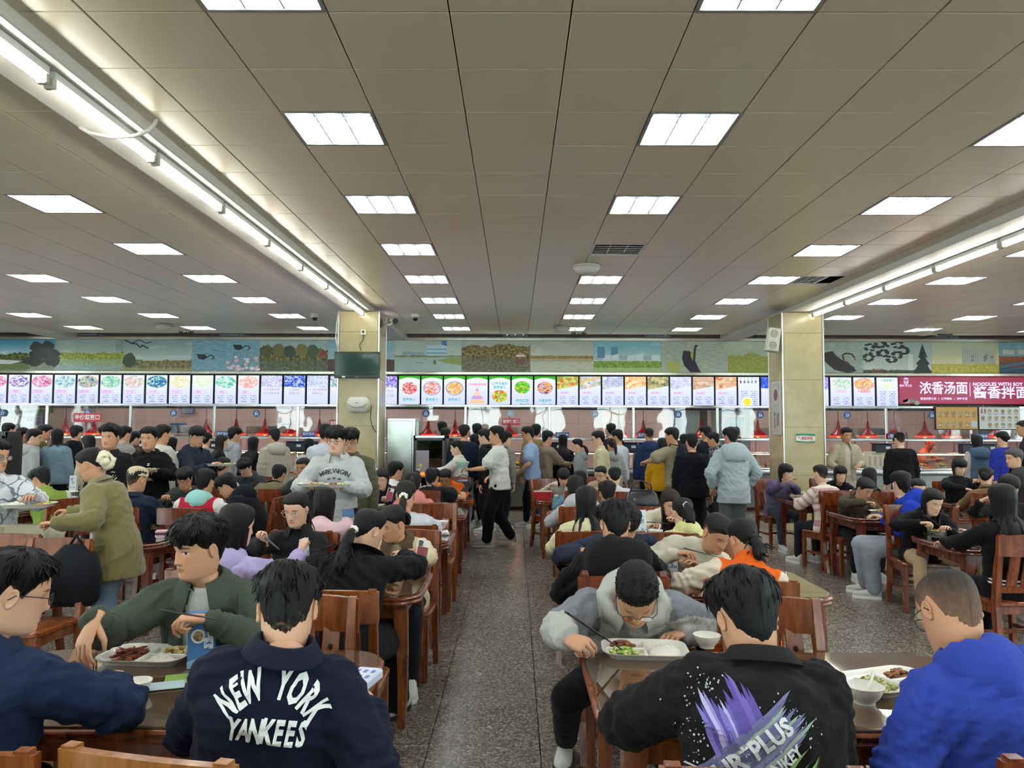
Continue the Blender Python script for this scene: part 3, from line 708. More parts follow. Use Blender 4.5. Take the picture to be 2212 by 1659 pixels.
for k in range(-19, 22):
    x = (edge(k) + edge(k + 1)) / 2
    if k == -2 or k in (17, 18):
        s = screen(x, ZS, m_screen('slogan', ('#8f7fe0', '#c49fe8', '#5f6fd0', '#e0d8ff')), 'purple menu screen mostly hidden behind the %s pillar, %s' % (('left', 'near edge') if k == -2 else ('right', 'inner one' if k == 17 else 'outer one'))); continue
    if k == -1:
        s = screen(x, ZS, m_screen('slogan', ('#5f5fc8', '#c49fe8', '#4f6fd0', '#e0d8ff')), 'purple-topped slogan screen just right of the left pillar')
        letters('节约', .075, GRY, s, (.08, -.022, .0), .01); letters('1口惜', .075, GRY, s, (.06, -.022, -.1), .01); continue
    if k < -2:
        q = k + 19 - 2
        if q < 0: c, ti, de = DISH[1 if q == -1 else 0]; de = 'red dish at the left edge of the photo' if q == -1 else 'red dish beyond the left edge'
        elif q < 11: c, ti, de = DISH[q]
        else:
            c, ti, de = SLOG[min(q - 11, 3)]
            s = screen(x, ZS, m_screen('slogan', c), 'lit slogan screen with ' + de)
            for n, l in enumerate(ti): letters(l, .062, GRY, s, (0, -.022, .03 - .085 * n), .012)
            continue
        s = screen(x, ZS, m_screen('dish', c), 'lit menu screen picturing a ' + de)
        letters(ti, .05, PT, s, (-.08, -.022, -.03), .012)
        m = MB()
        for zz in (-.062, .002): m.box((-.08, -.018, zz), (.25, .004, .005))
        for xx in (-.205, .045): m.box((xx, -.018, -.03), (.005, .004, .064))
        m.build('title_box', PT, s)
    elif k < 7:
        if ROUND[k] is None:
            s = screen(x, ZS, m_screen('pyramid', ('#d8a48f', '#e8d0b4', '#c4b4e0', '#f0e4d8')), 'green-topped screen with a food pyramid')
            letters('健康丰富的营养宝塔', .05, RD, s, (0, -.022, .16), .015, width=.42)
            for n, col in enumerate(('#c48f9f', '#d8b4a4', '#b48fc4', '#e0b07f')):
                zt, zb = .09 - .09 * n, .09 - .09 * n - .08; a, b = .045 * n + .005, .045 * n + .043
                MB().poly([(-a, zt), (a, zt), (b, zb), (-b, zb)], .003).build('pyramid_tier', emis(col, .9), s, (0, -.022, 0))
            continue
        c, ti, zt, de = ROUND[k]
        s = screen(x, ZS, m_screen('round', c), 'green-bordered screen showing ' + de)
        for n, l in enumerate(ti): letters(l, .072, TL, s, (.05 * n if zt < 0 else 0, -.022, zt - .085 * n), .014)
    elif k < 15:
        c, de = BREAD[k - 7]
        s = screen(x, ZS, m_screen('bread', c), 'lit pastry menu screen picturing ' + de)
        letters('面点美食', .05, PT, s, (-.06, -.022, -.02), .012)
    elif k == 15:
        s = screen(x, ZS, m_screen('list', ('#fff', '#fff', '#fff') if False else ('#ffffff', '#ffffff', '#ffffff')), 'lit soup menu screen with hanging spoons and a yellow bowl')
        for n, col in enumerate(('#8f4a5a', '#5f6a9a', '#6a7aa8', '#7f8aa8', '#6f8a9a')):
            MB().poly(blob(-.18 + .085 * n, .24, .022, .035, 8, .1, n), .002).build('spoon_print', emis(col, .8), s, (0, -.021, 0)); MB().box((-.18 + .085 * n, -.02, .31), (.008, .003, .09)).build('spoon_print', emis(col, .8), s)
        MB().poly(blob(-.04, -.22, .13, .12, 16, .05, 1), .002).build('bowl_print', emis('#e4e8d0', 1), s, (0, -.02, 0)); MB().poly(blob(-.04, -.21, .09, .085, 16, .05, 2), .002).build('soup_print', emis('#e8c83f', .9), s, (0, -.023, 0))
    elif k == 16: s = screen(x, ZS, m_screen('slogan', ('#4f6fe8', '#3f5fd8', '#2f4fc8', '#6f8ff0')), 'blue screen peeking out left of the right pillar')
    elif k == 19:
        s = screen(x, ZS, m_screen('dish', ('#a4c4b0', '#e8f0e8', '#b4d0c4', '#d8e4d8')), 'lit screen picturing green wontons right of the right pillar')
        letters('千里香馄饨', .055, emis('#d88fb4', .9), s, (0, -.022, .03), .01)
    elif k == 20:
        s = screen(x, ZS, m_screen('dish', ('#e8b46f', '#f8e4b4', '#e08f4f', '#d8b4b0')), 'lit screen picturing orange wontons and a blue sauce boat')
        letters('千里香馄饨', .06, emis('#e0405a', .9), s, (0, -.022, .03), .016)
    else:
        s = screen(x, ZS, m_screen('list', ('#ffffff', '#ffffff', '#ffffff')), 'lit wonton price list beside the maroon sign')
        letters('千里香馄饨', .06, emis('#35a84f', .9), s, (0, -.022, .28), .014); MB().poly(blob(0, .16, .09, .07, 14, .1, 3), .002).build('bowl_print', emis('#c4d8a8', 1), s, (0, -.021, 0))
MSS0 = steel(.2, '#cdd0cc')
# ---- maroon noodle sign and the two menu boards
xs0 = edge(22) + .01; sg = thing('shop_sign', 'wide maroon noodle sign with pale lilac lettering', 'sign', (xs0, YW - .08, 2.56))
sw = XR - xs0
MB().bbox((sw / 2, .03, 0), (sw, .08, .61), .01).build('board', NT('maroon_panel').set('#8f2f4a', .35, 0, .5), sg)
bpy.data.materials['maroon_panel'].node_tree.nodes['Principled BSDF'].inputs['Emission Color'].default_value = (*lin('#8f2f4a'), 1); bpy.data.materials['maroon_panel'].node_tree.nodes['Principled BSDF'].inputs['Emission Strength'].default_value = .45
LW = emis('#dcd2ff', .95); sx = lambda u: px2(u, YW - .08) - xs0
letters('浓香汤面', .30, LW, sg, (sx(2040), -.014, .035), .018, width=1.08)
letters('NOODLES WITH SOY SAUCE', .105, LW, sg, (sx(2103), -.014, .14), .03, align='LEFT', width=1.50)
letters('酱香拌面', .29, LW, sg, (sx(2103), -.014, -.06), .018, align='LEFT', width=1.25)
letters('甄选优质食材   |   健康美味   |   好吃不贵', .06, LW, sg, (sx(2040), -.014, -.19), .015, width=1.05)
MB().box((sx(2097), -.013, .02), (.012, .004, .30)).build('divider', LW, sg)
letters('丽师·天天乐', .055, LW, sg, (sx(1958), -.014, .1), .01, width=.28)
lg = MB(); lg.poly([(-.06, .10), (0, .125), (.06, .10), (0, .08)], .003)
lg.tube([(-.04, 0, .07), (-.045, 0, .02), (-.02, 0, -.02), (.02, 0, -.02), (.045, 0, .02), (.04, 0, .07)], .006, 6)
for a in (-.015, .015): lg.tube([(a, 0, .05), (a, 0, .0)], .006, 6)
lg.build('emblem', LW, sg, (sx(1959), -.016, .16))
for n, (x, z, r_, col) in enumerate(((-.0, -.22, .1, '#b8586a'), (.08, -.25, .09, '#c8c0b4'), (.2, -.24, .05, '#7fa8a4'), (.3, -.28, .06, '#b8c4b8'))):
    MB().poly(blob(x, z, r_, .05, 12, .3, n), .003).build('vegetable_print', plain(col, .5), sg, (.08, -.014, 0))
for u0, u1, col, lb in ((2021, 2113, '#c99a4e', 'orange dish menu board hung under the maroon sign'), (2114, 2204, '#c9d0cc', 'white menu board of dish rows hung under the maroon sign')):
    Y = 16.52; x0, x1 = px2(u0, Y), px2(u1, Y); w = x1 - x0
    t = thing('menu_board', lb, 'menu board', ((x0 + x1) / 2, Y, 1.93))
    MB().bbox((0, .02, 0), (w, .05, .50), .008).build('frame', plain('#14110f', .4), t)
    MB().box((0, -.008, 0), (w - .03, .006, .465)).build('panel', plain(col, .4), t)
    for a_ in (-.3, .3): MB().tube([(a_, .03, .24), (a_, .06, .27)], .012, 6).build('hanger', MSS0, t)
    n = 6; rows = 2 if col == '#c99a4e' else 3; rr = random.Random(u0)
    dm = [MB().lathe([(.001, 0), (.05 if rows == 2 else .044, 0)], 12, M=Matrix.Rotation(R(90), 3, 'X')).mesh('dish_print', food(*f, 60)) for f in (('#7f6a45', '#a88f5a', '#d8cfa8'), ('#5f5a4a', '#c8c0a0', '#8f7a4f'), ('#8f6a4f', '#c49a6a', '#6f5a48'))]
    for r_ in range(rows):
        for q in range(n):
            if (rows == 2 and r_ == 1 and q == 5) or (rows == 3 and q == 0 and r_ != 1): continue
            xx = -w / 2 + .09 + q * (w - .18) / 5; zz = (.10 if rows == 2 else .15) - r_ * (.22 if rows == 2 else .145)
            link('dish_print', dm[rr.randrange(3)], t, (xx, -.013, zz)); MB().box((xx, -.012, zz - (.075 if rows == 2 else .06)), (.08, .003, .014)).build('caption', plain('#6f655a' if rows == 2 else '#a87a7a', .6), t)
    if rows == 2: MB().bbox((w / 2 - .09, -.012, -.13), (.12, .004, .13), .002).build('price_box', plain('#b9ccd6', .5), t)
    else:
        for q in (0, 1): MB().bbox((-w / 2 + .07 + .07 * q, -.012, .15), (.04, .004, .1), .002).build('title_print', plain('#b8635f', .5), t)
# ---- glass front, posts, shelf, kitchen line
YG = 16.6; xs = [px2(101, YG) + 1.81 * k for k in range(-3, 15)]
MSS = steel(.2, '#cdd0cc')
for x in xs:
    if XL < x < XR: struct('trim_4', MB().bbox((x, YG, 1.515), (.055, .06, 1.25), .008), MSS)
struct('trim_5', MB().bbox((0, YG, 1.455), (XR - XL, .22, .05), .01), MSS)
struct('trim_6', MB().bbox((0, YG, 2.16), (XR - XL, .07, .05), .008), MSS)
MGL = glassm('#f6f4f2', 1.5, .02)
nw = 8
for a, b in zip(xs[:-1], xs[1:]):
    if a < XL or b > XR: continue
    nw += 1; w = struct('window_%d' % nw, MB().box((0, 0, 0), (b - a - .055, .01, .66)), MGL, None, ((a + b) / 2, YG, 1.81))
# number discs
NB, NW = plain('#2b5a94', .4), plain('#e8eef4', .5)
for u, v, n in ((6, 892, 27), (190, 891, 28), (375, 892, 29), (554, 893, 30), (920, 893, 32), (1103, 893, 33), (1285, 894, 34), (1465, 895, 35), (1642, 896, 36), (1830, 897, 37), (2013, 897, 38)):
    p = at(u, v, YG - .03); pale = n in (33, 34)
    t = tag(MB().lathe([(.001, -.012), (.075, -.012), (.078, -.004), (.078, .006), (.001, .006)], 20, M=Matrix.Rotation(R(90), 3, 'X')).build('number_disc', plain('#93a9bd', .3) if pale else NB, None, p), 'blue round disc reading %s on the serving glass' % NUM[n] if not pale else 'faded pale blue disc reading %s on the glass' % NUM[n], 'sign', 'serving window numbers')
    letters(str(n), .085, NW, t, (0, -.016, -.014), .03)
    MB().poly([(-.02, .035), (.02, .035), (0, .058)], .002).build('emblem', NW, t, (0, -.016, 0))
# window signs
def sign(name, u, v, Y, w, h, bg, fg, txt, label, size=None, cat='sign', bold=.02, th=.012):
    p = at(u, v, Y)
    if name == 'notice_sign': p.z = 1.4795 + h / 2
    t = thing(name, label, cat, p)
    MB().bbox((0, 0, 0), (w, th, h), .002).build('plate', plain(bg, .4), t)
    if txt: letters(txt, size or h * .62, plain(fg, .5) if isinstance(fg, str) else fg, t, (0, -th / 2 - .0025, 0), bold, width=w * .9)
    return t
sign('window_sign', 189, 902, 16.5, .59, .19, '#c02c3c', '#f4f0ec', '半份菜窗口', 'red hanging sign with large white characters above lamp at window twenty-eight')
sign('window_sign', 1104, 911, 16.5, .38, .14, '#c42f3c', '#f4f0ec', '营养餐窗口', 'small red hanging sign below faded window number 33')
sign('window_sign', 727, 915, 16.5, .30, .17, '#c02c3c', '#f4f0ec', '特色', 'red sign cut off by the left pillar')
for n, (u, v, d) in enumerate(((302, 938, 'behind the two front-facing young men'), (482, 934, 'at window 30 beside a post'), (667, 937, 'left of the left pillar'), (1215, 938, 'behind the long dark hair near window thirty-four'), (1391, 937, 'left of window thirty-five'), (1935, 939, 'behind the black cap near window thirty-eight'), (2120, 940, 'under the white menu board'))):
    sign('notice_sign', u, v, 16.49, .285, .115, '#2c4f9c', '#dfe6f4', '拒收现金', 'small blue no-cash notice ' + d)
sgn = sign('wall_banner', 40, 906, 19.9, .9, .34, '#e6e0d8', '#b0383c', '现场管理', 'white wall banner with red characters at the left edge', .16)
MB().poly([(-.7, .17), (.9, .17), (.9, .30), (.5, .24), (0, .22), (-.7, .3)], .01).build('green_band', plain('#4f8f4a', .5), sgn, (0, -.008, 0))
letters('6T管理组织架构图', .075, plain('#b0383c', .5), sgn, (.15, -.009, -.24), .01)
for u, v, w, h, c, lb in ((83, 905, .28, .5, '#c4cbe0', 'blue-framed notice poster left of window twenty-eight'), (405, 885, .32, .22, '#c6c9dc', 'notice poster above window twenty-nine'), (385, 923, .45, .22, '#5a7fae', 'blue staff board behind window twenty-nine'), (617, 919, .22, .12, '#4a62a0', 'small blue plaque between lamps at window thirty'), (1500, 901, .26, .18, '#d8a898', 'pink wall certificate right of window thirty-five')):
    t = thing('wall_notice', lb, 'notice', at(u, v, YK - .1))
    MB().bbox((0, .02, 0), (w, .03, h), .004).build('frame', plain('#3c5aa0' if c[1] == 'c' else c, .4), t); MB().box((0, 0, 0), (w - .05, .012, h - .05)).build('sheet', plain(c, .5), t)
    for q in range(3): MB().box((0, -.008, h * .22 - q * h * .2), (w * .7, .003, .02)).build('print_line', plain('#6d7aa4', .6), t)
# heat lamps
ML = NT('red_enamel').set('#b3161d', .25, 0, .5)
lamp_sh = MB().lathe([(.018, .36), (.03, .28), (.05, .2), (.09, .12), (.165, .055), (.19, .02), (.195, 0), (.18, .004), (.12, .06), (.05, .15), (.02, .2)], 20).mesh('shade', ML, 60)
lamp_rim = MB().lathe([(.196, .022), (.202, .012), (.199, -.002), (.18, -.006), (.16, .006)], 20).mesh('glowing_rim', emis('#ff2a1c', 2.6))
lamp_b = MB().ball((0, 0, .05), .07, 10, 6).mesh('bulb', emis('#ff6a30', HEAT_STRENGTH))
lamp_c = MB().tube([(0, 0, .35), (0, 0, 2.37)], .008, 6).mesh('cord', plain('#8f2222', .6))
LP = (24, 141, 203, 445, 510, 572, 628, 690, 925, 983, 1100, 1337, 1390, 1515, 1637, 1811, 1875, 1932, 1998, 2056, 2150)
nx = ['at window twenty-seven', 'left of window twenty-eight', 'right of window twenty-eight', 'near window twenty-nine', 'right of window twenty-nine', 'left of window thirty', 'right of window thirty', 'beside the left pillar', 'above the steel cabinet', 'behind the glass-door cabinet', 'under the red window 33 sign',
      'left of the grey doorway', 'in front of the grey doorway', 'at window thirty-five', 'at window thirty-six', 'behind the man in beige', 'at window thirty-seven', 'left of the black-capped man', 'above the orange-coloured server', 'under the orange menu board', 'under the white menu board']
for u, d in zip(LP, nx):
    p = at(u, 942, 17.8)
    t = thing('heat_lamp', 'red pendant heat lamp with glowing rim ' + d, 'lamp', (p.x, 17.8, 1.51), 0, 'red heat lamps over the counter')
    link('shade', lamp_sh, t); link('glowing_rim', lamp_rim, t); link('bulb', lamp_b, t); link('cord', lamp_c, t)
# serving counters, one unit per bay
YC = 15.9
uw = 1.806
cb = MB(); cb.bbox((0, .45, .45), (uw, .9, .76), .01)
body_me = cb.mesh('body', steel(.35, '#8e8d8b')); 
top_me = MB().bbox((0, .42, .86), (uw, 1.0, .05), .012).mesh('worktop', MSS)
rail_me = MB().tube([(-uw / 2, -.1, .80), (uw / 2, -.1, .80)], .055, 12).mesh('rail', steel(.3, '#bfc1c0'), 60)
kick_me = MB().box((0, .5, .04), (uw, .75, .08)).mesh('plinth', plain('#7a2f2a', .4))  # red light falling on the counter base is painted into this colour
hood_me = MB().bbox((0, .62, 1.17), (uw, .34, .03), .006).mesh('lamp_hood', MSS)
strip_me = MB().box((0, .5, 1.148), (uw - .1, .05, .012)).mesh('strip_light', emis('#ffd2a0', 6.0))
sg_me = MB().box((0, .32, 1.03), (uw - .06, .008, .32), Matrix.Rotation(R(-14), 3, 'X')).mesh('sneeze_guard', glassm('#f4f6f4', 1.25, .02))
leg_me = MB().tube([(-uw / 2 + .03, .5, .88), (-uw / 2 + .03, .62, 1.17)], .014, 8).mesh('bracket', MSS)
bay = 0; wn = 26
foods = [('#b4651f', '#d89a3f', '#8f3f1a'), ('#5f7f2f', '#a8b85f', '#c87f2f'), ('#c8b27f', '#e8dcb4', '#a8743f'), ('#a8321f', '#d8703f', '#e8b45f'), ('#3f5f2a', '#7f9f3f', '#d8c87f')]
pan_me = MB().lathe([(.001, 0), (.11, 0), (.125, .05), (.14, .055)], 4, M=Matrix.Rotation(R(45), 3, 'Z')).mesh('pan', MSS)
def lumps(n, rx, ry, h, seed, r=.02):
    m = MB(); rr = random.Random(seed)
    for _ in range(n):
        a = rr.random() * 6.28; d = math.sqrt(rr.random()); s = r * (.7 + .6 * rr.random())
        m.ball((rx * d * math.cos(a), ry * d * math.sin(a), h * (1 - d * d) + s * .4), (s * 1.5, s, s * .7), 6, 4, Matrix.Rotation(rr.random() * 6, 3, 'Z'))
    return m
fm = [lumps(12, .10, .10, .03, q, .035).mesh('food', food(*f, 45), 180) for q, f in enumerate(foods)]
for bi, (a, b) in enumerate(zip(xs[:-1], xs[1:])):
    if a < XL or b > XR: continue
    wn = 25 + bi; xc = (a + b) / 2; bay += 1
    t = thing('serving_counter', 'stainless serving counter unit below window number %s' % NUM[wn] if 27 <= wn <= 38 else 'stainless serving counter unit beyond window %s' % NUM[wn], 'counter', (xc, YC, 0), 0, 'serving counter units')
    for n_, me_ in (('body', body_me), ('worktop', top_me), ('rail', rail_me), ('plinth', kick_me), ('lamp_hood', hood_me), ('strip_light', strip_me), ('sneeze_guard', sg_me), ('bracket', leg_me)): link(n_, me_, t)
    for q in range(4):
        p = thing('food_pan', 'steel pan of hot food, %s of four at window %s' % (['first', 'second', 'third', 'fourth'][q], NUM[wn]), 'food pan', (xc - .63 + .42 * q, YC + .66, .886), 0, 'food pans along the serving counter')
        o = link('pan', pan_me, p); o.scale = (1.25, 1.0, 1); link('food', fm[(bay * 3 + q) % 5], p, (0, 0, .015))
# card machines
pos_body = MB(); pos_body.bbox((0, 0, .1), (.36, .16, .2), .02)
pos_me = pos_body.mesh('body', plain('#15161b', .35)); lab_me = MB().box((.09, -.083, .12), (.09, .004, .05)).mesh('label', plain('#cfd3da', .5)); ptop = MB().bbox((0, 0, .205), (.4, .2, .015), .004).mesh('lid', plain('#26407f', .4)); pst = MB().tube([(0, .02, 0), (0, .1, -.30)], .02, 8).mesh('stand', MSS)
for u, d in ((300, 'near window twenty-eight'), (455, 'at window 29 post'), (638, 'right of window thirty'), (668, 'beside the left pillar'), (1198, 'under the no-cash notice at window thirty-four'), (1358, 'left of the grey doorway'), (1398, 'right of the first one by the doorway'), (1905, 'beside the black-capped man'), (2092, 'under the white menu board'), (2130, 'at the right edge')):
    p = at(u, 968, 16.05); t = thing('card_machine', 'black card payment machine ' + d, 'card machine', (p.x, 16.05, 1.185), 0, 'card payment machines')
    for n_, me_ in (('body', pos_me), ('label', lab_me), ('lid', ptop), ('stand', pst)): link(n_, me_, t)
# kitchen back: doorway, frame, steel racks
d1 = struct('door_1', MB().box((0, 0, 0), (.9, .06, 2.4)), plain('#3c4244', .4), None, (px2(1490, YK), YK - .06, 1.2))
d2 = struct('door_2', MB().box((0, 0, 0), (1.0, .06, 2.4)), plain('#8f9a98', .4), None, (px2(1590, YK) - .15, YK - .06, 1.2))
for d in (d1, d2): MB().bbox((0, -.04, .35), (.5, .02, 1.2), .01).build('pane', plain('#5d6f6c', .15), d)
fw = thing('wall_frame', 'pale empty wooden frame on the kitchen wall at window thirty-six', 'frame', at(1585, 920, YK - .1))
for a in (-1, 1): MB().box((a * .28, 0, 0), (.05, .03, .52)).build('side_rail', plain('#c9b48a', .5), fw); MB().box((0, 0, a * .26), (.61, .03, .05)).build('cross_rail', plain('#c9b48a', .5), fw)
for u, w in ((30, 1.4), (360, 1.2), (590, 1.6), (760, 1.2), (990, 1.2), (1150, 1.5), (1700, 1.6), (1900, 1.3), (2150, 1.6)):
    x = px2(u, 19.4); t = thing('kitchen_rack', 'steel kitchen rack seen through the glass at %s' % ('the far left' if u < 100 else 'window ' + NUM[27 + round((u - 6) / 182.5)]), 'rack', (x, 19.6, 0), 0, 'kitchen racks')
    for z in (.5, 1.0, 1.5): MB().bbox((0, 0, z), (w, .5, .04), .004).build('shelf', steel(.3, '#a9a7a4'), t)
    for ax in (-1, 1):
        for ay in (-1, 1): MB().tube([(ax * w / 2, ay * .24, 0), (ax * w / 2, ay * .24, 1.6)], .02, 6).build('post', steel(.3, '#a9a7a4'), t)
    for q in range(3): MB().bbox((-w / 2 + .25 + q * .4, 0, 1.62), (.3, .36, .2), .02).build('box', plain(('#b9a99a', '#6f7a86', '#c8c4bc')[q], .5), t)
# ================================================================== tables and chairs
WD = wood('#8a4a22', '#5a2a12', .26); WDR = wood('#7d3a20', '#4e1f10', .26); WDL = wood('#a0622e', '#75421c', .26)
MTOP = NT('dark_glass_over_wood'); _o = MTOP.obj()
_g = MTOP.noise(MTOP.map(_o, (3, 18, 3)), 2, 4)
MTOP.set(MTOP.mix(_g, lin('#4a3526'), lin('#5f4630')), .04, 0, .75, Coat_Weight=1.0, Coat_Roughness=.015); MTOP = MTOP.m
MTD = NT('black_glass_top'); MTD.set('#17130f', .04, 0, .75, Coat_Weight=1.0, Coat_Roughness=.015); MTD = MTD.m
MGE = plain('#1d2a24', .1)
def rrect(w, d, r, n=6):
    pts = []
    for cx, cy, a0 in ((w / 2 - r, d / 2 - r, 0), (-w / 2 + r, d / 2 - r, 90), (-w / 2 + r, -d / 2 + r, 180), (w / 2 - r, -d / 2 + r, 270)):
        for k in range(n + 1):
            a = R(a0 + 90 * k / n); pts.append((cx + r * math.cos(a), cy + r * math.sin(a)))
    return pts
def slab(w, d, r, prof, n=6):
    """rounded-corner slab: prof = [(outset, z)...] bottom to top"""
    m = MB(); rs = [[Vector((x, y, z)) for x, y in rrect(w + 2 * o, d + 2 * o, max(.01, r + o), n)] for o, z in prof]
    return m.rings(rs)
TW, TD = 1.5, .88
t_top = slab(TW, TD, .16, [(-.03, .70), (-.005, .702), (0, .712), (-.008, .722), (.0, .728), (.004, .738), (-.002, .746), (-.02, .748)])
t_gl = slab(TW - .03, TD - .03, .15, [(0, .748), (.001, .7485), (.001, .7545), (-.002, .756)])
t_ap = MB()
for a in (-1, 1): t_ap.bbox((0, a * .33, .655), (1.2, .025, .09), .003); t_ap.bbox((a * .64, 0, .655), (.025, .62, .09), .003)
def cab_leg(h, top, bot):
    m = MB(); rs = []
    for k in range(9):
        t = k / 8; z = h * (1 - t); w = top * (1 - t) + bot * t; bow = .022 * math.sin(t * math.pi * .9) - .03 * max(0, t - .6) ** 1.3 * -1.2
        w2 = w / 2 * (1 - .12 * math.sin(math.pi * t))
        rs.append([Vector((bow + sx * w2, bow + sy * w2, z)) for sx, sy in ((-1, -1), (1, -1), (1, 1), (-1, 1))][::-1])
    return m.rings(rs)
tleg = cab_leg(.70, .085, .045)
tab = {}
for key, wd, tp in (('d', WDR, MTD), ('b', WD, MTOP)):
    tab[key] = (t_top.mesh('table_rim', wd, 50), t_gl.mesh('glass_top', [tp]), t_ap.mesh('apron', wd), tleg.mesh('leg', wd, 40))
def table(x0, y0, key, label, w=TW, d=TD):
    t = thing('dining_table', label, 'dining table', (x0 + w / 2, y0 + d / 2, 0), 0, 'wooden dining tables')
    a, b, c, l = tab[key]
    link('table_rim', a, t); link('glass_top', b, t); link('apron', c, t)
    for sx in (-1, 1):
        for sy in (-1, 1):
            o = link('leg', l, t, (sx * .63, sy * .335, 0)); o.rotation_euler = (0, 0, {(1, 1): 0, (-1, 1): 90, (-1, -1): 180, (1, -1): 270}[(sx, sy)] * math.pi / 180)
    return t
TABLES = {}
for x0, y0, k, lb in (
    (-2.04, 2.50, 'b', 'glass-topped wooden table where the navy lettered jacket sits'), (.28, 2.50, 'b', 'glass-topped wooden table under the elbow of the purple-print jacket'),
    (-2.04, 4.40, 'b', 'wooden table where the long ponytail in black leans on its edge'), (.36, 4.42, 'b', 'wooden table in front of the orange varsity jacket'),
    (-2.04, 6.35, 'd', 'wooden table with a white bowl beside the fleece sleeve'), (.36, 6.25, 'b', 'wooden table with the green bowl on it'),
    (-2.04, 8.30, 'd', 'wooden table where the girl in navy looks at her phone'), (.36, 8.10, 'b', 'wooden table under the pale grey hoodie sleeve'),
    (-2.10, 10.15, 'd', 'dark-topped table with a black bag on its end'), (.28, 10.05, 'b', 'wooden table carrying the red box'),
    (3.55, 6.20, 'd', 'dark red table where the girl in a black suit eats'), (3.62, 8.28, 'd', 'dark red table where the grey-haired woman in olive eats'), (3.62, 9.95, 'd', 'small-looking dark table in front of the purple jacket'),
    (5.55, 9.75, 'd', 'dark red table where the girl in black with bangs eats'), (5.6, 7.9, 'd', 'dark red table behind the long-haired girls'),
    (-4.62, 4.40, 'd', 'dark table corner with a white bowl and plate'), (-4.42, 6.30, 'd', 'empty dark glass table behind the man in the olive jacket'), (-4.42, 8.02, 'd', 'dark red table with the bowl before the boy in glasses'),
    (-6.95, 8.10, 'd', 'dark table edge in front of the green varsity jacket'), (-6.95, 10.1, 'd', 'dark table with a white menu stand far back'), (-4.42, 10.2, 'd', 'dark table behind the boy in red and mint')):
    table(x0, y0, k, lb)
# chairs: local origin at the seat centre on the floor, facing +y
def curve_rail(w, z0, z1, y, bow, th, n=8, top=.0):
    m = MB(); rs = []
    for k in range(n + 1):
        u = -1 + 2 * k / n; x = u * w / 2; yy = y - bow * (1 - u * u); zt = z1 + top * (1 - u * u)
        rs.append([Vector((x, yy - th / 2, z0)), Vector((x, yy + th / 2, z0)), Vector((x, yy + th / 2 - .008, zt)), Vector((x, yy - th / 2 - .008, zt))])
    return m.rings([r[::-1] for r in rs])
_cr = Matrix.Rotation(R(8), 3, 'X')
ch_seat = slab(.44, .42, .05, [(-.015, .425), (0, .432), (0, .452), (-.012, .46)], 3)
ch_fl = MB(); ch_fl.bbox((0, 0, .215), (.042, .042, .43), .004)
ch_post = MB().rings([[Vector((sx * w, y + sy * w2, z)) for sx, sy in ((-1, -1), (1, -1), (1, 1), (-1, 1))] for z, y, w, w2 in ((0, -.27, .018, .022), (.2, -.215, .021, .025), (.43, -.195, .022, .027), (.7, -.225, .02, .022), (.955, -.275, .018, .016))])
ch_top = curve_rail(.47, .80, .945, -.265, .035, .028, 10, .012)
ch_low = curve_rail(.40, .53, .575, -.21, .02, .022)
def slat(w):
    m = MB(); w2 = w / 2
    rs = [[Vector((sx * w2, -.205 - .07 * ((z - .56) / .27) - .018 + sy * .007, z)) for sx, sy in ((-1, -1), (1, -1), (1, 1), (-1, 1))] for z in (.56, .69, .82)]
    return m.rings(rs)
kh = MB(); kh.tube([(0, -.243, .66), (0, -.255, .725)], .006, 6); kh.ball((0, -.258, .74), (.011, .008, .012), 8, 5)
ch_ap = MB()
for a in (-1, 1): ch_ap.bbox((a * .19, 0, .395), (.02, .36, .06), .003)
ch_ap.bbox((0, .17, .395), (.36, .02, .06), .003); ch_ap.bbox((0, -.18, .395), (.36, .02, .06), .003)
ch_str = MB().bbox((0, 0, 0), (.02, .37, .03), .003); ch_strx = MB().bbox((0, 0, 0), (.38, .02, .03), .003)
CH = {}
for key, wd in (('r', wood('#83411d', '#58240f', .25)), ('b', wood('#8f4e22', '#663213', .25)), ('l', wood('#a36830', '#7d4a1e', .25))):
    CH[key] = dict(seat=ch_seat.mesh('seat', wd, 50), leg=ch_fl.mesh('leg', wd), post=ch_post.mesh('back_post', wd), top=ch_top.mesh('top_rail', wd, 40), low=ch_low.mesh('lower_rail', wd, 40),
                   sl=slat(.075).mesh('slat', wd), kh=kh.mesh('keyhole', plain('#1a0c06', .8), 60), ap=ch_ap.mesh('seat_frame', wd), st=ch_str.mesh('stretcher', wd), sx=ch_strx.mesh('stretcher', wd))
def chair(x, y, face, label, key='r', near=False):
    t = thing('dining_chair', label, 'chair', (x, y, 0), -R(face), 'wooden dining chairs'); c = CH[key]
    link('seat', c['seat'], t); link('seat_frame', c['ap'], t); link('top_rail', c['top'], t); link('lower_rail', c['low'], t)
    for a in (-1, 1):
        link('leg', c['leg'], t, (a * .19, .175, 0)); link('back_post', c['post'], t, (a * .205, 0, 0)); link('stretcher', c['st'], t, (a * .19, -.02, .2))
    link('stretcher', c['sx'], t, (0, 0, .2))
    for a in (-.11, 0, .11):
        s = link('slat', c['sl'], t, (a, 0, 0))
        if near: link('keyhole', c['kh'], s)
    return t
# ================================================================== people
PI = math.pi
def interp(tab, x):
    """rows (z, a, b, c...) -> values at x, monotone smooth"""
    t = np.array(tab); out = [np.interp(x, t[:, 0], t[:, k]) for k in range(1, t.shape[1])]
    return out
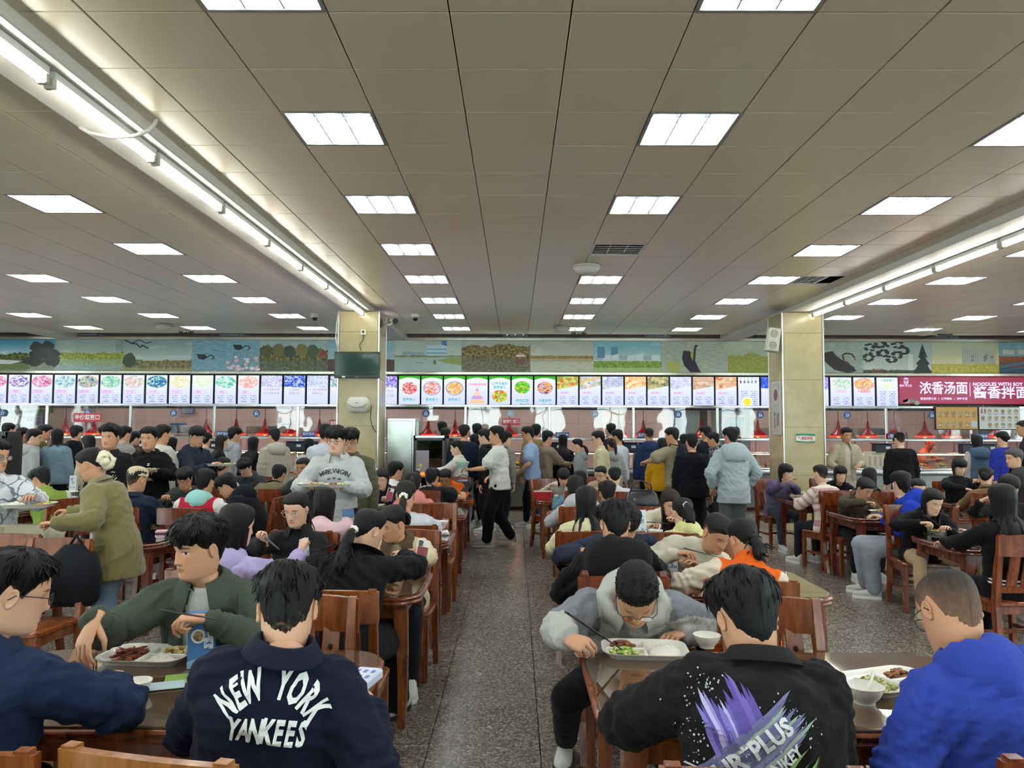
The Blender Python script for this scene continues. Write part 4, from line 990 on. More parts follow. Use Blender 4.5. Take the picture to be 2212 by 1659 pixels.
# head profile: z, front y, back y, half width  (metres, origin between the ears at eye height)
HEADP = [(-.122, .060, -.060, .040), (-.117, .078, -.064, .048), (-.108, .088, -.067, .054), (-.09, .0905, -.072, .0605), (-.067, .0915, -.079, .066), (-.045, .0915, -.087, .0695), (-.02, .0905, -.094, .0722), (0, .089, -.0985, .0738),
         (.025, .0935, -.101, .0752), (.05, .0935, -.101, .0752), (.072, .087, -.097, .072), (.09, .0735, -.087, .064), (.103, .053, -.069, .050), (.111, .031, -.045, .032), (.115, .006, -.010, .008)]
_hp = np.array(HEADP)
_zs = np.linspace(-.122, .115, 200)
def _smooth(a):
    for _ in range(14): a = np.concatenate(([a[0]], (a[:-2] + 2 * a[1:-1] + a[2:]) / 4, [a[-1]]))
    return a
_HF, _HB, _HW = [_smooth(np.interp(_zs, _hp[:, 0], _hp[:, k])) for k in (1, 2, 3)]
def head_pt(th, z):
    """th: azimuth, 0 = front (+y), positive to +x; z: height.  -> x, y arrays"""
    f = np.interp(z, _zs, _HF); b = np.interp(z, _zs, _HB); w = np.interp(z, _zs, _HW)
    s, c = np.sin(th), np.cos(th)
    e = np.where(z < -.05, .88, .94)
    x = w * np.sign(s) * np.abs(s) ** e
    y = np.where(c > 0, f * np.abs(c) ** .92, b * np.abs(c) ** .95)
    return x, y
def _smooth2(a):
    for _ in range(2): a = np.concatenate(([a[0]], (a[:-2] + 2 * a[1:-1] + a[2:]) / 4, [a[-1]]))
    return a
def face_relief(x, y, z, fem):
    g = lambda cx, cz, sx, sz: np.exp(-(((np.abs(x) - cx) / sx) ** 2) - ((z - cz) / sz) ** 2)
    m = (y > .02).astype(float)
    d = np.zeros_like(x)
    nz = np.clip((.012 - z) / .05, 0, 1)
    d += np.where((z < .03) & (z > -.052), np.exp(-(x / (.0075 + .0055 * nz)) ** 2) * (.004 + .0165 * np.clip((.02 - z) / .052, 0, 1)) * np.clip((z + .052) / .012, 0, 1), 0)
    d += g(.0125, -.036, .006, .007) * .006
    d -= g(.031, .001, .0155, .010) * .0075
    d += g(.030, .020, .02, .006) * .0025 * (.4 if fem else 1)
    d += g(.042, -.025, .018, .018) * .003
    d += g(0, -.0625, .019, .0045) * .0042 + g(0, -.0725, .017, .0055) * .0048 - g(0, -.0668, .021, .0018) * .003
    d += g(0, -.098, .018, .012) * .0035 - g(0, -.083, .02, .005) * .002
    d += g(.031, .001, .0115, .0062) * .0035        # lids over the eyeball
    return y + d * m
@cached
def m_skin(col, eyes):
    t = NT('skin'); h = t.attr('hc').outputs['Vector']; x, y, z = t.xyz(h); ax = t.M('ABSOLUTE', x)
    def ell(cx, cz, rx, rz, e0=1.2, e1=.75, xx=None):
        e = t.add(t.M('POWER', t.mul(t.sub(ax if xx is None else xx, cx), 1 / rx), 2), t.M('POWER', t.mul(t.sub(z, cz), 1 / rz), 2)); return t.sm(e, e0, e1)
    fr = t.mul(t.gt(y, .03), t.less(ax, .08)); b = lin(col); p = t.obj()
    n = t.noise(p, 14, 4)
    c = t.mix(n, tuple(v * .93 for v in b), tuple(min(1, v * 1.06) for v in b))
    c = t.mix(t.mul(t.mul(ell(.043, -.028, .026, .02, 1.6, 0), fr), .18), c, (b[0], b[1] * .70, b[2] * .66))
    c = t.mix(t.mul(t.mul(ell(0, -.0675, .0235, .0098, 1.15, .8), fr), .62), c, (.48 * b[0] / .6, .17 * b[1] / .45, .15 * b[2] / .35))
    lip = t.mul(ell(0, -.0668, .0225, .0013), fr); c = t.mix(t.mul(lip, .75), c, (.10, .03, .025))
    zb = t.add(z, t.mul(t.M('POWER', t.sub(ax, .032), 2), 7.0))
    bw = t.add(t.M('POWER', t.mul(t.sub(ax, .033), 1 / .0195), 2), t.M('POWER', t.mul(t.sub(zb, .0225), 1 / .0042), 2))
    c = t.mix(t.mul(t.mul(t.sm(bw, 1.3, .5), fr), .82), c, (.022, .016, .013))
    if eyes == 'open':
        w = t.mul(ell(.0315, .0005, .0135, .0052), fr); c = t.mix(w, c, (.62, .58, .55))
        i = t.mul(t.mul(ell(.0315, .0008, .0058, .0058), w), 1.0); c = t.mix(i, c, (.012, .008, .006))
        l = t.mul(ell(.0318, .0053, .0150, .0018), fr); c = t.mix(t.mul(l, .9), c, (.02, .014, .012))
    else:
        l = t.mul(ell(.0318, -.0035, .0150, .0019), fr); c = t.mix(t.mul(l, .85), c, (.03, .02, .017))
        l = t.mul(ell(.0318, .0075, .0150, .0012), fr); c = t.mix(t.mul(l, .35), c, (b[0] * .35, b[1] * .3, b[2] * .3))
    nos = t.mul(ell(.0075, -.0455, .0042, .0026), fr); c = t.mix(t.mul(nos, .7), c, (.10, .04, .03))
    t.set(c, .52, 0, .35); t.b.inputs['Subsurface Weight'].default_value = .08; t.b.inputs['Subsurface Radius'].default_value = (.012, .005, .003); t.b.inputs['Subsurface Scale'].default_value = .5
    return t.m
@cached
def m_hair(col, gloss=.42, fade=0.0):
    t = NT('hair'); u = t.attr('hu').outputs['Fac']; b = lin(col)
    n = t.noise(u, 26, 3, .6, 0, '1D'); n2 = t.noise(u, 110, 2, .5, 0, '1D'); p = t.obj()
    c = t.mix(n, tuple(v * .4 for v in b), tuple(min(1, v * 1.3) for v in b))
    if fade:
        hz = t.attr('hz').outputs['Fac']; f = t.sm(t.add(hz, t.mul(t.sub(t.noise(p, 60, 3), .5), .5)), 1.0 - fade, 1.1); c = t.mix(t.mul(f, .85), c, lin('#8d6a52'))
    t.set(c, gloss, 0, .22)
    t.bump(t.add(t.add(t.mul(n, .9), t.mul(n2, .5)), t.mul(t.noise(p, 30, 2), .4)), .6, .006); return t.m
SKIN = {'a': '#cda082', 'b': '#c29170', 'c': '#d6ab90', 'd': '#a87856'}

def ring(c, ax, up, rx, rf, rb, n):
    """ellipse ring; ax = lateral unit, up = forward unit; columns start at the front and go to +lateral"""
    o = []
    for k in range(n):
        a = 2 * PI * k / n; s, co = math.sin(a), math.cos(a)
        o.append(c + ax * (rx * s) + up * ((rf if co > 0 else rb) * co))
    return o
def skeleton(P):
    """joints in the person's own frame (+y forward, +x their right, feet at z=0)"""
    s = P['s']; fem = P['sex'] == 'f'; J = {}
    pz = .93 * s if P['pose'] == 'stand' else P.get('pz', .545)
    J['P0'] = Vector((0, 0, pz)); L = P['lean']; S = P.get('side', 0); d3 = None
    pts = [J['P0']]
    for f in (.55, 1.0, 1.4):
        a = R(max(-20, min(L * f, 92))); b = R(S * f)
        d3 = Vector((math.sin(b), math.sin(a) * math.cos(b), math.cos(a) * math.cos(b))); pts.append(pts[-1] + d3 * (.16 * s))
    J['sp'] = pts; up = (pts[3] - pts[1]).normalized()
    rt = Vector((1, 0, 0)); rt = (rt - up * rt.dot(up)).normalized(); fw = up.cross(rt)
    q = Matrix.Rotation(-R(P.get('twist', 0)), 3, up); rt = q @ rt; fw = q @ fw
    J['up'], J['rt'], J['fw'], J['d3'] = up, rt, fw, d3
    sw = (.148 if fem else .168) * s * P.get('swk', 1)
    for n, k in (('r', 1), ('l', -1)):
        J['sh' + n] = pts[2] + up * ((.085 + P.get('shrug', 0)) * s) + rt * (k * sw) + fw * (.005 * s)
    H = Matrix.Rotation(-R(P.get('hyaw', 0)), 3, 'Z') @ Matrix.Rotation(-R(P.get('hp', 10)), 3, 'X') @ Matrix.Rotation(R(P.get('hroll', 0)), 3, 'Y')
    nf = P.get('nf', 8 if P['pose'] == 'stand' else 22); n0 = R(min(95, max(0, L) * 1.4 + nf)); nd = Vector((d3.x, math.sin(n0), math.cos(n0))); nd = (nd * 1.4 + H @ Vector((0, 0, 1)) * .5).normalized()
    hs = P.get('hs', 1.0) * (.97 if fem else 1.0) * (.55 + .45 * s)
    J['neck'] = pts[3]; J['H'] = H; J['hs'] = hs
    J['head'] = pts[3] + nd * (P.get('nl', .055) * s) + H @ Vector((0, .010, .116)) * hs
    return J
def solve(P):
    """choose size / lean so that the head lands on the photographed spot; set the root"""
    T = at(P['u'], P['v'], P['Y']); rot = Matrix.Rotation(-R(P['face']), 3, 'Z')
    P.setdefault('lean', 4 if P['pose'] == 'stand' else 15)
    P['s'] = P.get('size', .94 if P['sex'] == 'f' else 1.0)
    fixed = P.get('fix')
    if P['pose'] == 'stand':
        for _ in range(6):
            h = skeleton(P)['head']; P['s'] *= T.z / h.z
    elif not fixed:
        lo, hi = -4.0, 58.0
        f = lambda a: skeleton(dict(P, lean=a))['head'].z
        if f(lo) < T.z:
            P['lean'] = lo; P['s'] *= 1 + (T.z - f(lo)) / .9; P['pz'] = .545 + max(0, T.z - skeleton(P)['head'].z)
        elif f(hi) > T.z: P['lean'] = hi; P['pz'] = .545 - (f(hi) - T.z)
        else:
            for _ in range(30):
                m = (lo + hi) / 2
                if f(m) > T.z: lo = m
                else: hi = m
            P['lean'] = lo
    J = skeleton(P); h = rot @ J['head']
    P['root'] = Vector((T.x - h.x, T.y - h.y, 0)); P['rot'] = rot
    return J
def ik(S, W, a, b, pole):
    d = W - S; L = d.length
    if L > (a + b) * .995: W = S + d * ((a + b) * .995 / L); d = W - S; L = d.length
    L = max(L, abs(a - b) + .02)
    ca = (a * a + L * L - b * b) / (2 * a * L); ca = max(-1, min(1, ca)); dn = d.normalized()
    pp = pole - dn * pole.dot(dn)
    pp = pp.normalized() if pp.length > 1e-4 else dn.orthogonal().normalized()
    return S + dn * (a * ca) + pp * (a * math.sqrt(max(0, 1 - ca * ca))), W
def hand_mb(mb, W, Y, Z, side, sc, pose, lod):
    """palm + five fingers. W wrist, Y towards the fingers, Z out of the back of the hand; side +1 right, -1 left"""
    X = Y.cross(Z).normalized() * 1.0; Z = X.cross(Y).normalized()
    k = side
    T = lambda x, y, z: W + (X * (x * k) + Y * y + Z * z) * sc
    n = 8 if lod == 0 else 5
    rs = []
    for y, w, h, zo in ((-.03, .024, .019, 0), (.0, .025, .018, 0), (.03, .034, .0165, .001), (.065, .040, .0145, .002), (.088, .039, .012, 0), (.098, .034, .008, -.002)):
        rs.append([T(w * math.cos(2 * PI * q / (n + 2)), y, zo + h * math.sin(2 * PI * q / (n + 2))) for q in range(n + 2)])
    if k > 0: rs = [r[::-1] for r in rs]
    mb.rings([r[::-1] for r in rs])
    curl = {'relax': (22, 30, 20), 'grip': (55, 70, 40), 'fist': (80, 95, 60), 'flat': (8, 10, 8), 'tray': (35, 30, 15), 'pinch': (48, 52, 30), 'spread': (18, 22, 12)}[pose]
    for i, (bx, L, by) in enumerate(((-.029, .072, .088), (-.010, .080, .093), (.010, .074, .091), (.028, .058, .083))):
        r0 = .0088 - .0006 * (i == 3); cu = [c * (1 + .08 * i) for c in curl]
        if pose == 'pinch' and i > 1: cu = [c * 1.25 for c in cu]
        p = Vector((bx, by, 0)); pts = [Vector((bx, by - .02, 0)), p]; a = 0; fan = (-6, -1.5, 3, 9)[i] * (1.6 if pose == 'spread' else .8)
        for f, c in ((.44, cu[0]), (.32, cu[1]), (.24, cu[2])):
            a += R(c); p = p + Vector((math.sin(R(fan)) * math.cos(a), math.cos(a) * math.cos(R(fan)), -math.sin(a))) * (L * f); pts.append(p)
        rad = [r0, r0 * 1.06, r0 * .98, r0 * .88, r0 * .62]
        mb.tube([T(*q) for q in pts], [x * sc for x in rad], n)
        if lod == 0: mb.ball(T(*pts[-1]), r0 * .63 * sc, n, 4)
    ta = {'relax': 20, 'grip': 55, 'fist': 65, 'flat': 5, 'tray': 10, 'pinch': 50, 'spread': 0}[pose]
    c0 = R(ta); d1 = Vector((-.62 * math.cos(c0) + .1, .70, -.25 - .6 * math.sin(c0))).normalized(); d2 = Vector((-.25 + .5 * math.sin(c0), .85, -.3 - .35 * math.sin(c0))).normalized()
    p0 = Vector((-.018, .018, -.004)); p1 = Vector((-.032, .034, -.009)) + d1 * .012; p2 = p1 + d1 * .032; p3 = p2 + d2 * .028
    mb.tube([T(*p0), T(*p1), T(*p2), T(*p3)], [.012 * sc, .0125 * sc, .0105 * sc, .007 * sc], n)
    if lod == 0: mb.ball(T(*p3), .0072 * sc, n, 4)
def capsule(mb, a, b, ra, rb, n=10):
    d = (b - a).normalized(); pts = []; rad = []
    for t in (-.98, -.7, -.3): pts.append(a + d * (ra * t)); rad.append(ra * math.sqrt(1 - t * t))
    pts.append(a); rad.append(ra); pts.append(b); rad.append(rb)
    for t in (.3, .7, .98): pts.append(b + d * (rb * t)); rad.append(rb * math.sqrt(1 - t * t))
    mb.tube(pts, rad, n)
TRUNK_M = [(-.02, .160, .108, .122), (.22, .150, .106, .102), (.5, .158, .116, .102), (.75, .168, .110, .106), (.90, .138, .080, .094), (1.0, .078, .058, .066)]
TRUNK_F = [(-.02, .165, .105, .125), (.22, .142, .098, .095), (.5, .148, .112, .095), (.75, .158, .110, .098), (.90, .140, .078, .088), (1.0, .080, .055, .062)]
def spine_at(J, t, s):
    """point and direction along the spine, t=0 pelvis, 1 neck base; beyond the ends it runs straight on"""
    sp = J['sp']; q = t * 3
    if q <= 0: return sp[0] + Vector((0, 0, 1)) * (t * .48 * s), Vector((0, .0, 1))
    i = min(int(q), 2); f = q - i
    d = (sp[i + 1] - sp[i]).normalized()
    return sp[i] + (sp[i + 1] - sp[i]) * f, d
def frame_at(J, d):
    rt = J['rt']; rt = (rt - d * rt.dot(d)).normalized(); return rt, d.cross(rt)
def remesh(mb, vox, it):
    me = mb.mesh('g', plain('#888888')); o = bpy.data.objects.new('g', me)
    m = o.modifiers.new('r', 'REMESH'); m.mode = 'VOXEL'; m.voxel_size = vox
    m2 = o.modifiers.new('s', 'SMOOTH'); m2.factor = .5; m2.iterations = it
    ev = evaluated(o)
    em = ev.to_mesh(); n = len(em.vertices); v = np.empty(n * 3); em.vertices.foreach_get('co', v); v = v.reshape(-1, 3)
    nn = np.empty(n * 3); em.vertex_normals.foreach_get('vector', nn); nn = nn.reshape(-1, 3)
    f = [tuple(p.vertices) for p in em.polygons]
    ev.to_mesh_clear(); bpy.data.objects.remove(o); bpy.data.meshes.remove(me)
    return v, nn, f
def wrinkle(v, nn, seed, amp, fine):
    rs = np.random.RandomState(seed); d = np.zeros(len(v))
    w = v + .03 * np.sin(v[:, [1, 2, 0]] * 13 + rs.rand(3) * 6) + .015 * np.sin(v[:, [2, 0, 1]] * 31 + rs.rand(3) * 6)
    for k in range(7):
        a = rs.randn(3); a[2] *= 1.3; a /= np.linalg.norm(a); fr = rs.uniform(22, 60) if k < 4 else rs.uniform(55, fine)
        x = np.sin(w @ a * fr + rs.rand() * 6.28); x = 1 - np.abs(x) * 1.6; m = .5 + .5 * np.sin(v @ rs.randn(3) * 7 + rs.rand() * 6)
        d += x * m * amp * (30 / fr)
    return v + nn * (d * .8)[:, None]
def seg_t(v, a, b):
    a = np.array(a); b = np.array(b); d = b - a; t = np.clip(((v - a) @ d) / (d @ d), 0, 1)
    return t, np.linalg.norm(v - (a + t[:, None] * d), axis=1)
def mesh_np(name, v, f, mats, attrs={}, smooth=True):
    me = bpy.data.meshes.new(name); me.from_pydata(v.tolist() if hasattr(v, 'tolist') else v, [], f)
    for m in (mats if isinstance(mats, (list, tuple)) else [mats]): me.materials.append(m)
    for k, a in attrs.items():
        a = np.asarray(a, dtype=np.float32)
        at_ = me.attributes.new(k, 'FLOAT_VECTOR' if a.ndim == 2 else 'FLOAT', 'POINT'); at_.data.foreach_set('vector' if a.ndim == 2 else 'value', a.ravel())
    if smooth: me.shade_smooth()
    me.update(); return me

def garment(P, J, G, lod, arms):
    """upper-body garment as one remeshed surface. G: sleeve 'long'|'short'|'elbow', hem (m below pelvis), ease, hood, collar"""
    s = P['s']; fem = P['sex'] == 'f'; mb = MB(); e = G.get('ease', .016); N = 18; wd = P.get('wide', 1.0)
    T = TRUNK_F if fem else TRUNK_M; rs = []; hem = G.get('hem', .10)
    flare = G.get('flare', .0)
    rows = ([(-hem / .48, .170 + flare, .115 + flare * .6, .128 + flare * .6)] if hem > .02 else []) + T + [(1.05, .066 if not G.get('high') else .068, .055, .060)]
    if G.get('high'): rows.append((1.12, .062, .052, .058))
    for t, w, f, b in rows:
        c, d = spine_at(J, t, s); rt, fw = frame_at(J, d)
        ee = e if t < .95 else e * .45
        rs.append(ring(c, rt, fw, (w * wd + ee) * s, (f * wd + ee) * s, (b * wd + ee) * s, N))
    mb.rings([r[::-1] for r in rs])
    nk = spine_at(J, .96, s)[0]
    k1 = .9 if fem else 1.0
    for n in 'rl':
        S, E, W = arms[n]
        capsule(mb, nk + (S - nk) * .25, S, (.050 * k1 + e * .3) * s, (.058 * k1 + e * .8) * s)
        if G['sleeve'] == 'long':
            capsule(mb, S, E, (.058 * k1 + e * .9) * s, (.046 * k1 + e * .85) * s); capsule(mb, E, E + (W - E) * .93, (.046 * k1 + e * .85) * s, (.031 * k1 + e * .6) * s)
        else:
            f = .62 if G['sleeve'] == 'short' else .9
            capsule(mb, S, S + (E - S) * f, (.058 * k1 + e) * s, (.054 * k1 + e * 1.5) * s)
    vox = (.0095, .0145, .021)[lod]
    v, nn, f = remesh(mb, vox, (3, 3, 2)[lod])
    v = wrinkle(v, nn, P['seed'], G.get('fold', (.0105, .0085, .0065)[lod]), (120, 85, 60)[lod])
    # where along an arm / the torso each vertex lies
    da = np.full(len(v), 9.0); ta = np.zeros(len(v))
    for n in 'rl':
        S, E, W = arms[n]
        t1, d1 = seg_t(v, S, E); t2, d2 = seg_t(v, E, W)
        dd = np.minimum(d1, d2); tt = np.where(d1 < d2, t1, 1 + t2); m = dd < da; da = np.where(m, dd, da); ta = np.where(m, tt, ta)
    t0, dt = seg_t(v, J['sp'][0] - Vector((0, 0, .2)), J['sp'][1]); t1, d1 = seg_t(v, J['sp'][1], J['sp'][3])
    dt = np.minimum(dt, d1); h = np.where(d1 <= dt + 1e-6, .17 + t1 * .32, t0 * .17)
    gt = np.stack([ta, h, dt - .105 * s - da * 1.0], 1)
    if G['sleeve'] == 'long':      # bunched folds round the elbows and cuffs
        on_ = (gt[:, 2] > -.02)[:, None]; w_ = .007 * np.exp(-((ta - 1.02) / .3) ** 2) * np.sin(ta * 36 + 1.4 * np.sin(v[:, 2] * 40 + v[:, 0] * 25)) + .005 * np.exp(-((ta - 1.86) / .13) ** 2) * np.sin(ta * 62 + v[:, 2] * 20)
        v = v + nn * w_[:, None] * on_
    mat = G['mat'] if 'mat' in G else cloth(G['col'])
    mats = [mat]; mi = None
    if G.get('open') is not None:    # open front: cut a wedge so the shirt below shows
        up = np.array(J['up']); rt = np.array(J['rt']); fw = np.array(J['fw']); o = np.array(J['sp'][3])
        q = v - o; lx = q @ rt; ly = q @ fw; lz = q @ up
        w0, w1 = G['open']
        cut = (ly > .012) & (np.abs(lx) < w0 + (w1 - w0) * np.clip(-lz / .45, 0, 1)) & (gt[:, 2] < .02) & (lz < .1)
        f = [p for p in f if not all(cut[list(p)])]
    me = mesh_np('garment', v, f, mats, {'gt': gt})
    if mi: pass
    return me, (v, f)
HAIRLINE = {   # (front, temple, side, over ear, behind ear, nape) heights on the head
    'short': (.060, .040, -.012, .026, -.062, -.108), 'fringe': (.030, .034, -.010, .018, -.062, -.108), 'crew': (.062, .045, .005, .03, -.045, -.085), 'bangs': (.026, .020, -.015, -.055, -.085, -.10),
    'tied': (.064, .048, .004, .012, -.04, -.080), 'part': (.064, .042, -.005, -.055, -.09, -.10), 'fade': (.056, .04, -.01, .020, -.07, -.115)}
def hairline(th, k):
    a = np.abs(th) * 180 / PI
    return np.interp(a, [0, 38, 58, 80, 104, 128, 180], [HAIRLINE[k][0], HAIRLINE[k][0] - .001, HAIRLINE[k][1], HAIRLINE[k][2], HAIRLINE[k][3], HAIRLINE[k][4], HAIRLINE[k][5]])
def hair(P, J, lod, par, bvh):
    """hair cap grown from the scalp, plus curtain / ponytail / bun, all one part"""
    st = P['hair']; style = st[0]; col = st[1] if len(st) > 1 else '#0d0b0b'; ln = st[2] if len(st) > 2 else .3
    rs = np.random.RandomState(P['seed'] + 5); H = J['H']; hs = J['hs']; o = J['head']
    base, top, side, back = {'short': ('short', .024, .013, .018), 'fluffy': ('fringe', .036, .020, .026), 'fringe': ('fringe', .027, .016, .020), 'crew': ('crew', .012, .006, .009), 'shaved': ('fade', .004, .0025, .003), 'swept': ('short', .032, .013, .02),
                             'long': ('part', .016, .015, .018), 'longbangs': ('bangs', .018, .016, .018), 'bob': ('part', .018, .018, .020), 'bobbangs': ('bangs', .018, .018, .02), 'pony': ('tied', .012, .008, .011), 'lowpony': ('tied', .012, .009, .011), 'ponybangs': ('bangs', .015, .011, .012), 'bun': ('tied', .012, .008, .011), 'clip': ('tied', .018, .010, .018)}[style]
    nc, nr = ((84, 22), (48, 14), (30, 9))[lod]
    th = np.linspace(-PI, PI, nc, endpoint=False); zl = hairline(th, base)
    jag = {'short': .008, 'fluffy': .014, 'fringe': .013, 'swept': .006}.get(style, .003)
    zl = zl + (rs.rand(nc) - .5) * jag + .4 * jag * np.sin(th * 9 + rs.rand() * 6)
    S = np.linspace(0, 1, nr); V = []; U = []; Z = []
    lump = rs.rand(6) * 6.28; amp = {'fluffy': .28, 'short': .13, 'fringe': .16, 'swept': .18}.get(style, .06)
    for s_ in S:
        z = .1145 - (.1145 - zl) * (s_ ** 1.55 if s_ < 1 else 1)
        x, y = head_pt(th, z)
        n = np.stack([x / .075 ** 2, y / .095 ** 2, z / .115 ** 2], 1); n /= np.linalg.norm(n, axis=1)[:, None] + 1e-9
        if s_ < .12: n = n * (s_ / .12) + np.array([0, 0, 1]) * (1 - s_ / .12)
        wz = np.clip((z + .02) / .10, 0, 1); ab = np.abs(th)
        t = top * wz + (1 - wz) * np.where(ab > 2.2, back, side)
        fr = np.exp(-(th / .75) ** 2)
        if style == 'swept': t = t + fr * .014 * (1 - s_)
        if style in ('fringe', 'fluffy', 'longbangs', 'bobbangs', 'ponybangs'): edge = np.where(fr > .3, .42, 0)
        else: edge = 0 * th
        if style in ('long', 'longbangs', 'bob', 'bobbangs'): edge = np.maximum(edge, np.where(ab > 1.0, .8, .15))
        t = t * (1 - (1 - edge) * s_ ** 5) - (1 - edge) * .0035 * s_ ** 8
        t = t * (1 + amp * (np.sin(th * 5 + lump[0] + s_ * 4) * .5 + np.sin(th * 11 + lump[1] - s_ * 7) * .35 + np.sin(s_ * 9 + lump[2] + th * 3) * .4)) + (rs.rand(nc) - .5) * .10 * t
        V.append(np.stack([x, y, z], 1) + n * t[:, None]); U.append(th / (2 * PI) * 8); Z.append(np.where(np.abs(th) > .6, s_, 0.0))
    V = np.concatenate(V); U = np.concatenate(U); Z = np.concatenate(Z); F = []
    for i in range(nr - 1):
        for j in range(nc):
            a = i * nc + j; b = i * nc + (j + 1) % nc; F.append((a, a + nc, b + nc, b))
    F.append(tuple(range(nc)))
    Hm = np.array(H); W = (V * hs) @ Hm.T + np.array(o)
    verts = [W]; uu = [U]; faces = list(F); cnt = len(W)
    def addgrid(g, u, closed):
        nonlocal cnt
        nrow, ncol = g.shape[:2]
        for i in range(nrow - 1):
            for j in range(ncol if closed else ncol - 1):
                a = cnt + i * ncol + j; b = cnt + i * ncol + (j + 1) % ncol; faces.append((a, a + ncol, b + ncol, b))
        verts.append(g.reshape(-1, 3)); uu.append(np.tile(u, nrow)); cnt += nrow * ncol
    def collide(p, gap):
        if bvh is None: return p
        r = bvh.find_nearest(p, .25)
        if r[0] is None: return p
        q, nrm = r[0], r[1]
        return q + nrm * gap if (p - q).dot(nrm) < gap else p
    if style in ('long', 'longbangs', 'bob', 'bobbangs'):
        a0 = max(74, st[3] if len(st) > 3 else 80)
        ncol = (46, 28, 18)[lod]; nrow = (22, 14, 9)[lod]
        for layer in ((0, 1) if lod < 2 else (0,)):
            tt = np.linspace(R(a0 + 6 * layer), 2 * PI - R(a0 + 6 * layer), ncol); tw = np.where(tt > PI, tt - 2 * PI, tt)
            zz = np.full(ncol, -.005 - .01 * layer); x, y = head_pt(tw, zz)
            p0 = np.stack([x * (1.20 - .05 * layer), y * (1.17 - .04 * layer), zz], 1); p0 = (p0 * hs) @ Hm.T + np.array(o)
            lens = ln * (1 + .10 * (rs.rand(ncol) - .5) + .05 * np.sin(tt * 7 + rs.rand() * 6)) * (1 - .12 * layer); cx = np.array(o); g = np.zeros((nrow, ncol, 3))
            nkp = np.array(J['neck'])
            for j in range(ncol):
                p = Vector(p0[j]); hd = Vector((p0[j] - cx)) * 1.0; hd.z = 0
                wob = rs.rand() * 6
                for i in range(nrow):
                    g[i, j] = p; q = i / (nrow - 1)
                    st_ = Vector((0, 0, -1)) * (lens[j] + .10) / nrow
                    pull = Vector(nkp) - p; pull.z = 0
                    p = p + st_ + pull * (.045 if q < .35 else .018) + Vector((math.sin(q * 9 + wob), math.cos(q * 8 + wob), 0)) * .0015
                    if q > .12: p = collide(p, .010 + .008 * (1 - layer) + .004 * math.sin(j * 2.1))
            addgrid(g, tt / (2 * PI) * 9, False)
    if style in ('pony', 'lowpony', 'ponybangs'):
        b = Vector((0, -.112, .045 if style != 'lowpony' else -.035)) * hs
        hp_ = st[3] if len(st) > 3 else 0
        p = o + H @ b; d = (H @ Vector((hp_, -1, .15 if style != 'lowpony' else -.4))).normalized(); pts = [p - d * .02]; n = 12 if lod < 2 else 8
        for i in range(n):
            pts.append(p); d = (d + Vector((0, 0, -1)) * (.55 if i else .3)).normalized(); p = collide(p + d * (ln / n), .022)
        nn_ = 14 if lod == 0 else 8; mb = MB(); w = P.get('tail', .027)
        rad = [w * .55] + [w * (.62 + .5 * math.sin(min(1, (i + .6) / n * 1.1) * PI * .8)) * (1 if i < n - 2 else (.75 if i == n - 2 else .35)) for i in range(n)]
        mb.tube(pts, rad, nn_)
        vv = np.array(mb.v); faces.extend([tuple(i + cnt for i in f_) for f_ in mb.f]); verts.append(vv); uu.append(np.tile(np.linspace(0, 1.4, nn_), len(vv) // nn_)); cnt += len(vv)
        if lod < 2:
            for q in range(40 if lod == 0 else 14):   # loose locks
                k0 = rs.randint(2, n - 3); off = Vector(rs.randn(3)) * w * .55; m2 = MB()
                m2.tube([pts[i] + off * (1 + .25 * (i - k0)) for i in range(k0, min(n + 1, k0 + 5))], [.0045, .005, .0045, .0035, .001][:min(5, n + 1 - k0)], 4)
                faces.extend([tuple(i + cnt for i in f_) for f_ in m2.f]); verts.append(np.array(m2.v)); uu.append(np.full(len(m2.v), rs.rand() * 3)); cnt += len(m2.v)
    if style in ('bun', 'clip'):
        mb = MB(); bz = -.02 if style == 'bun' else .0
        Rm = H.to_3x3()
        mb.ball(o + H @ (Vector((0, -.125, bz)) * hs), (.042 * hs, .036 * hs, .045 * hs), 16, 10, Rm)
        if style == 'bun':
            mb.tube([o + H @ (Vector((.043 * math.cos(a), -.118 - .006 * math.sin(3 * a), bz + .045 * math.sin(a))) * hs) for a in np.linspace(0, 2 * PI, 14)], .016 * hs, 8)
        faces.extend([tuple(i + cnt for i in f_) for f_ in mb.f]); vv = np.array(mb.v); verts.append(vv); uu.append((vv[:, 2] - vv[0, 2]) * 22); cnt += len(vv)
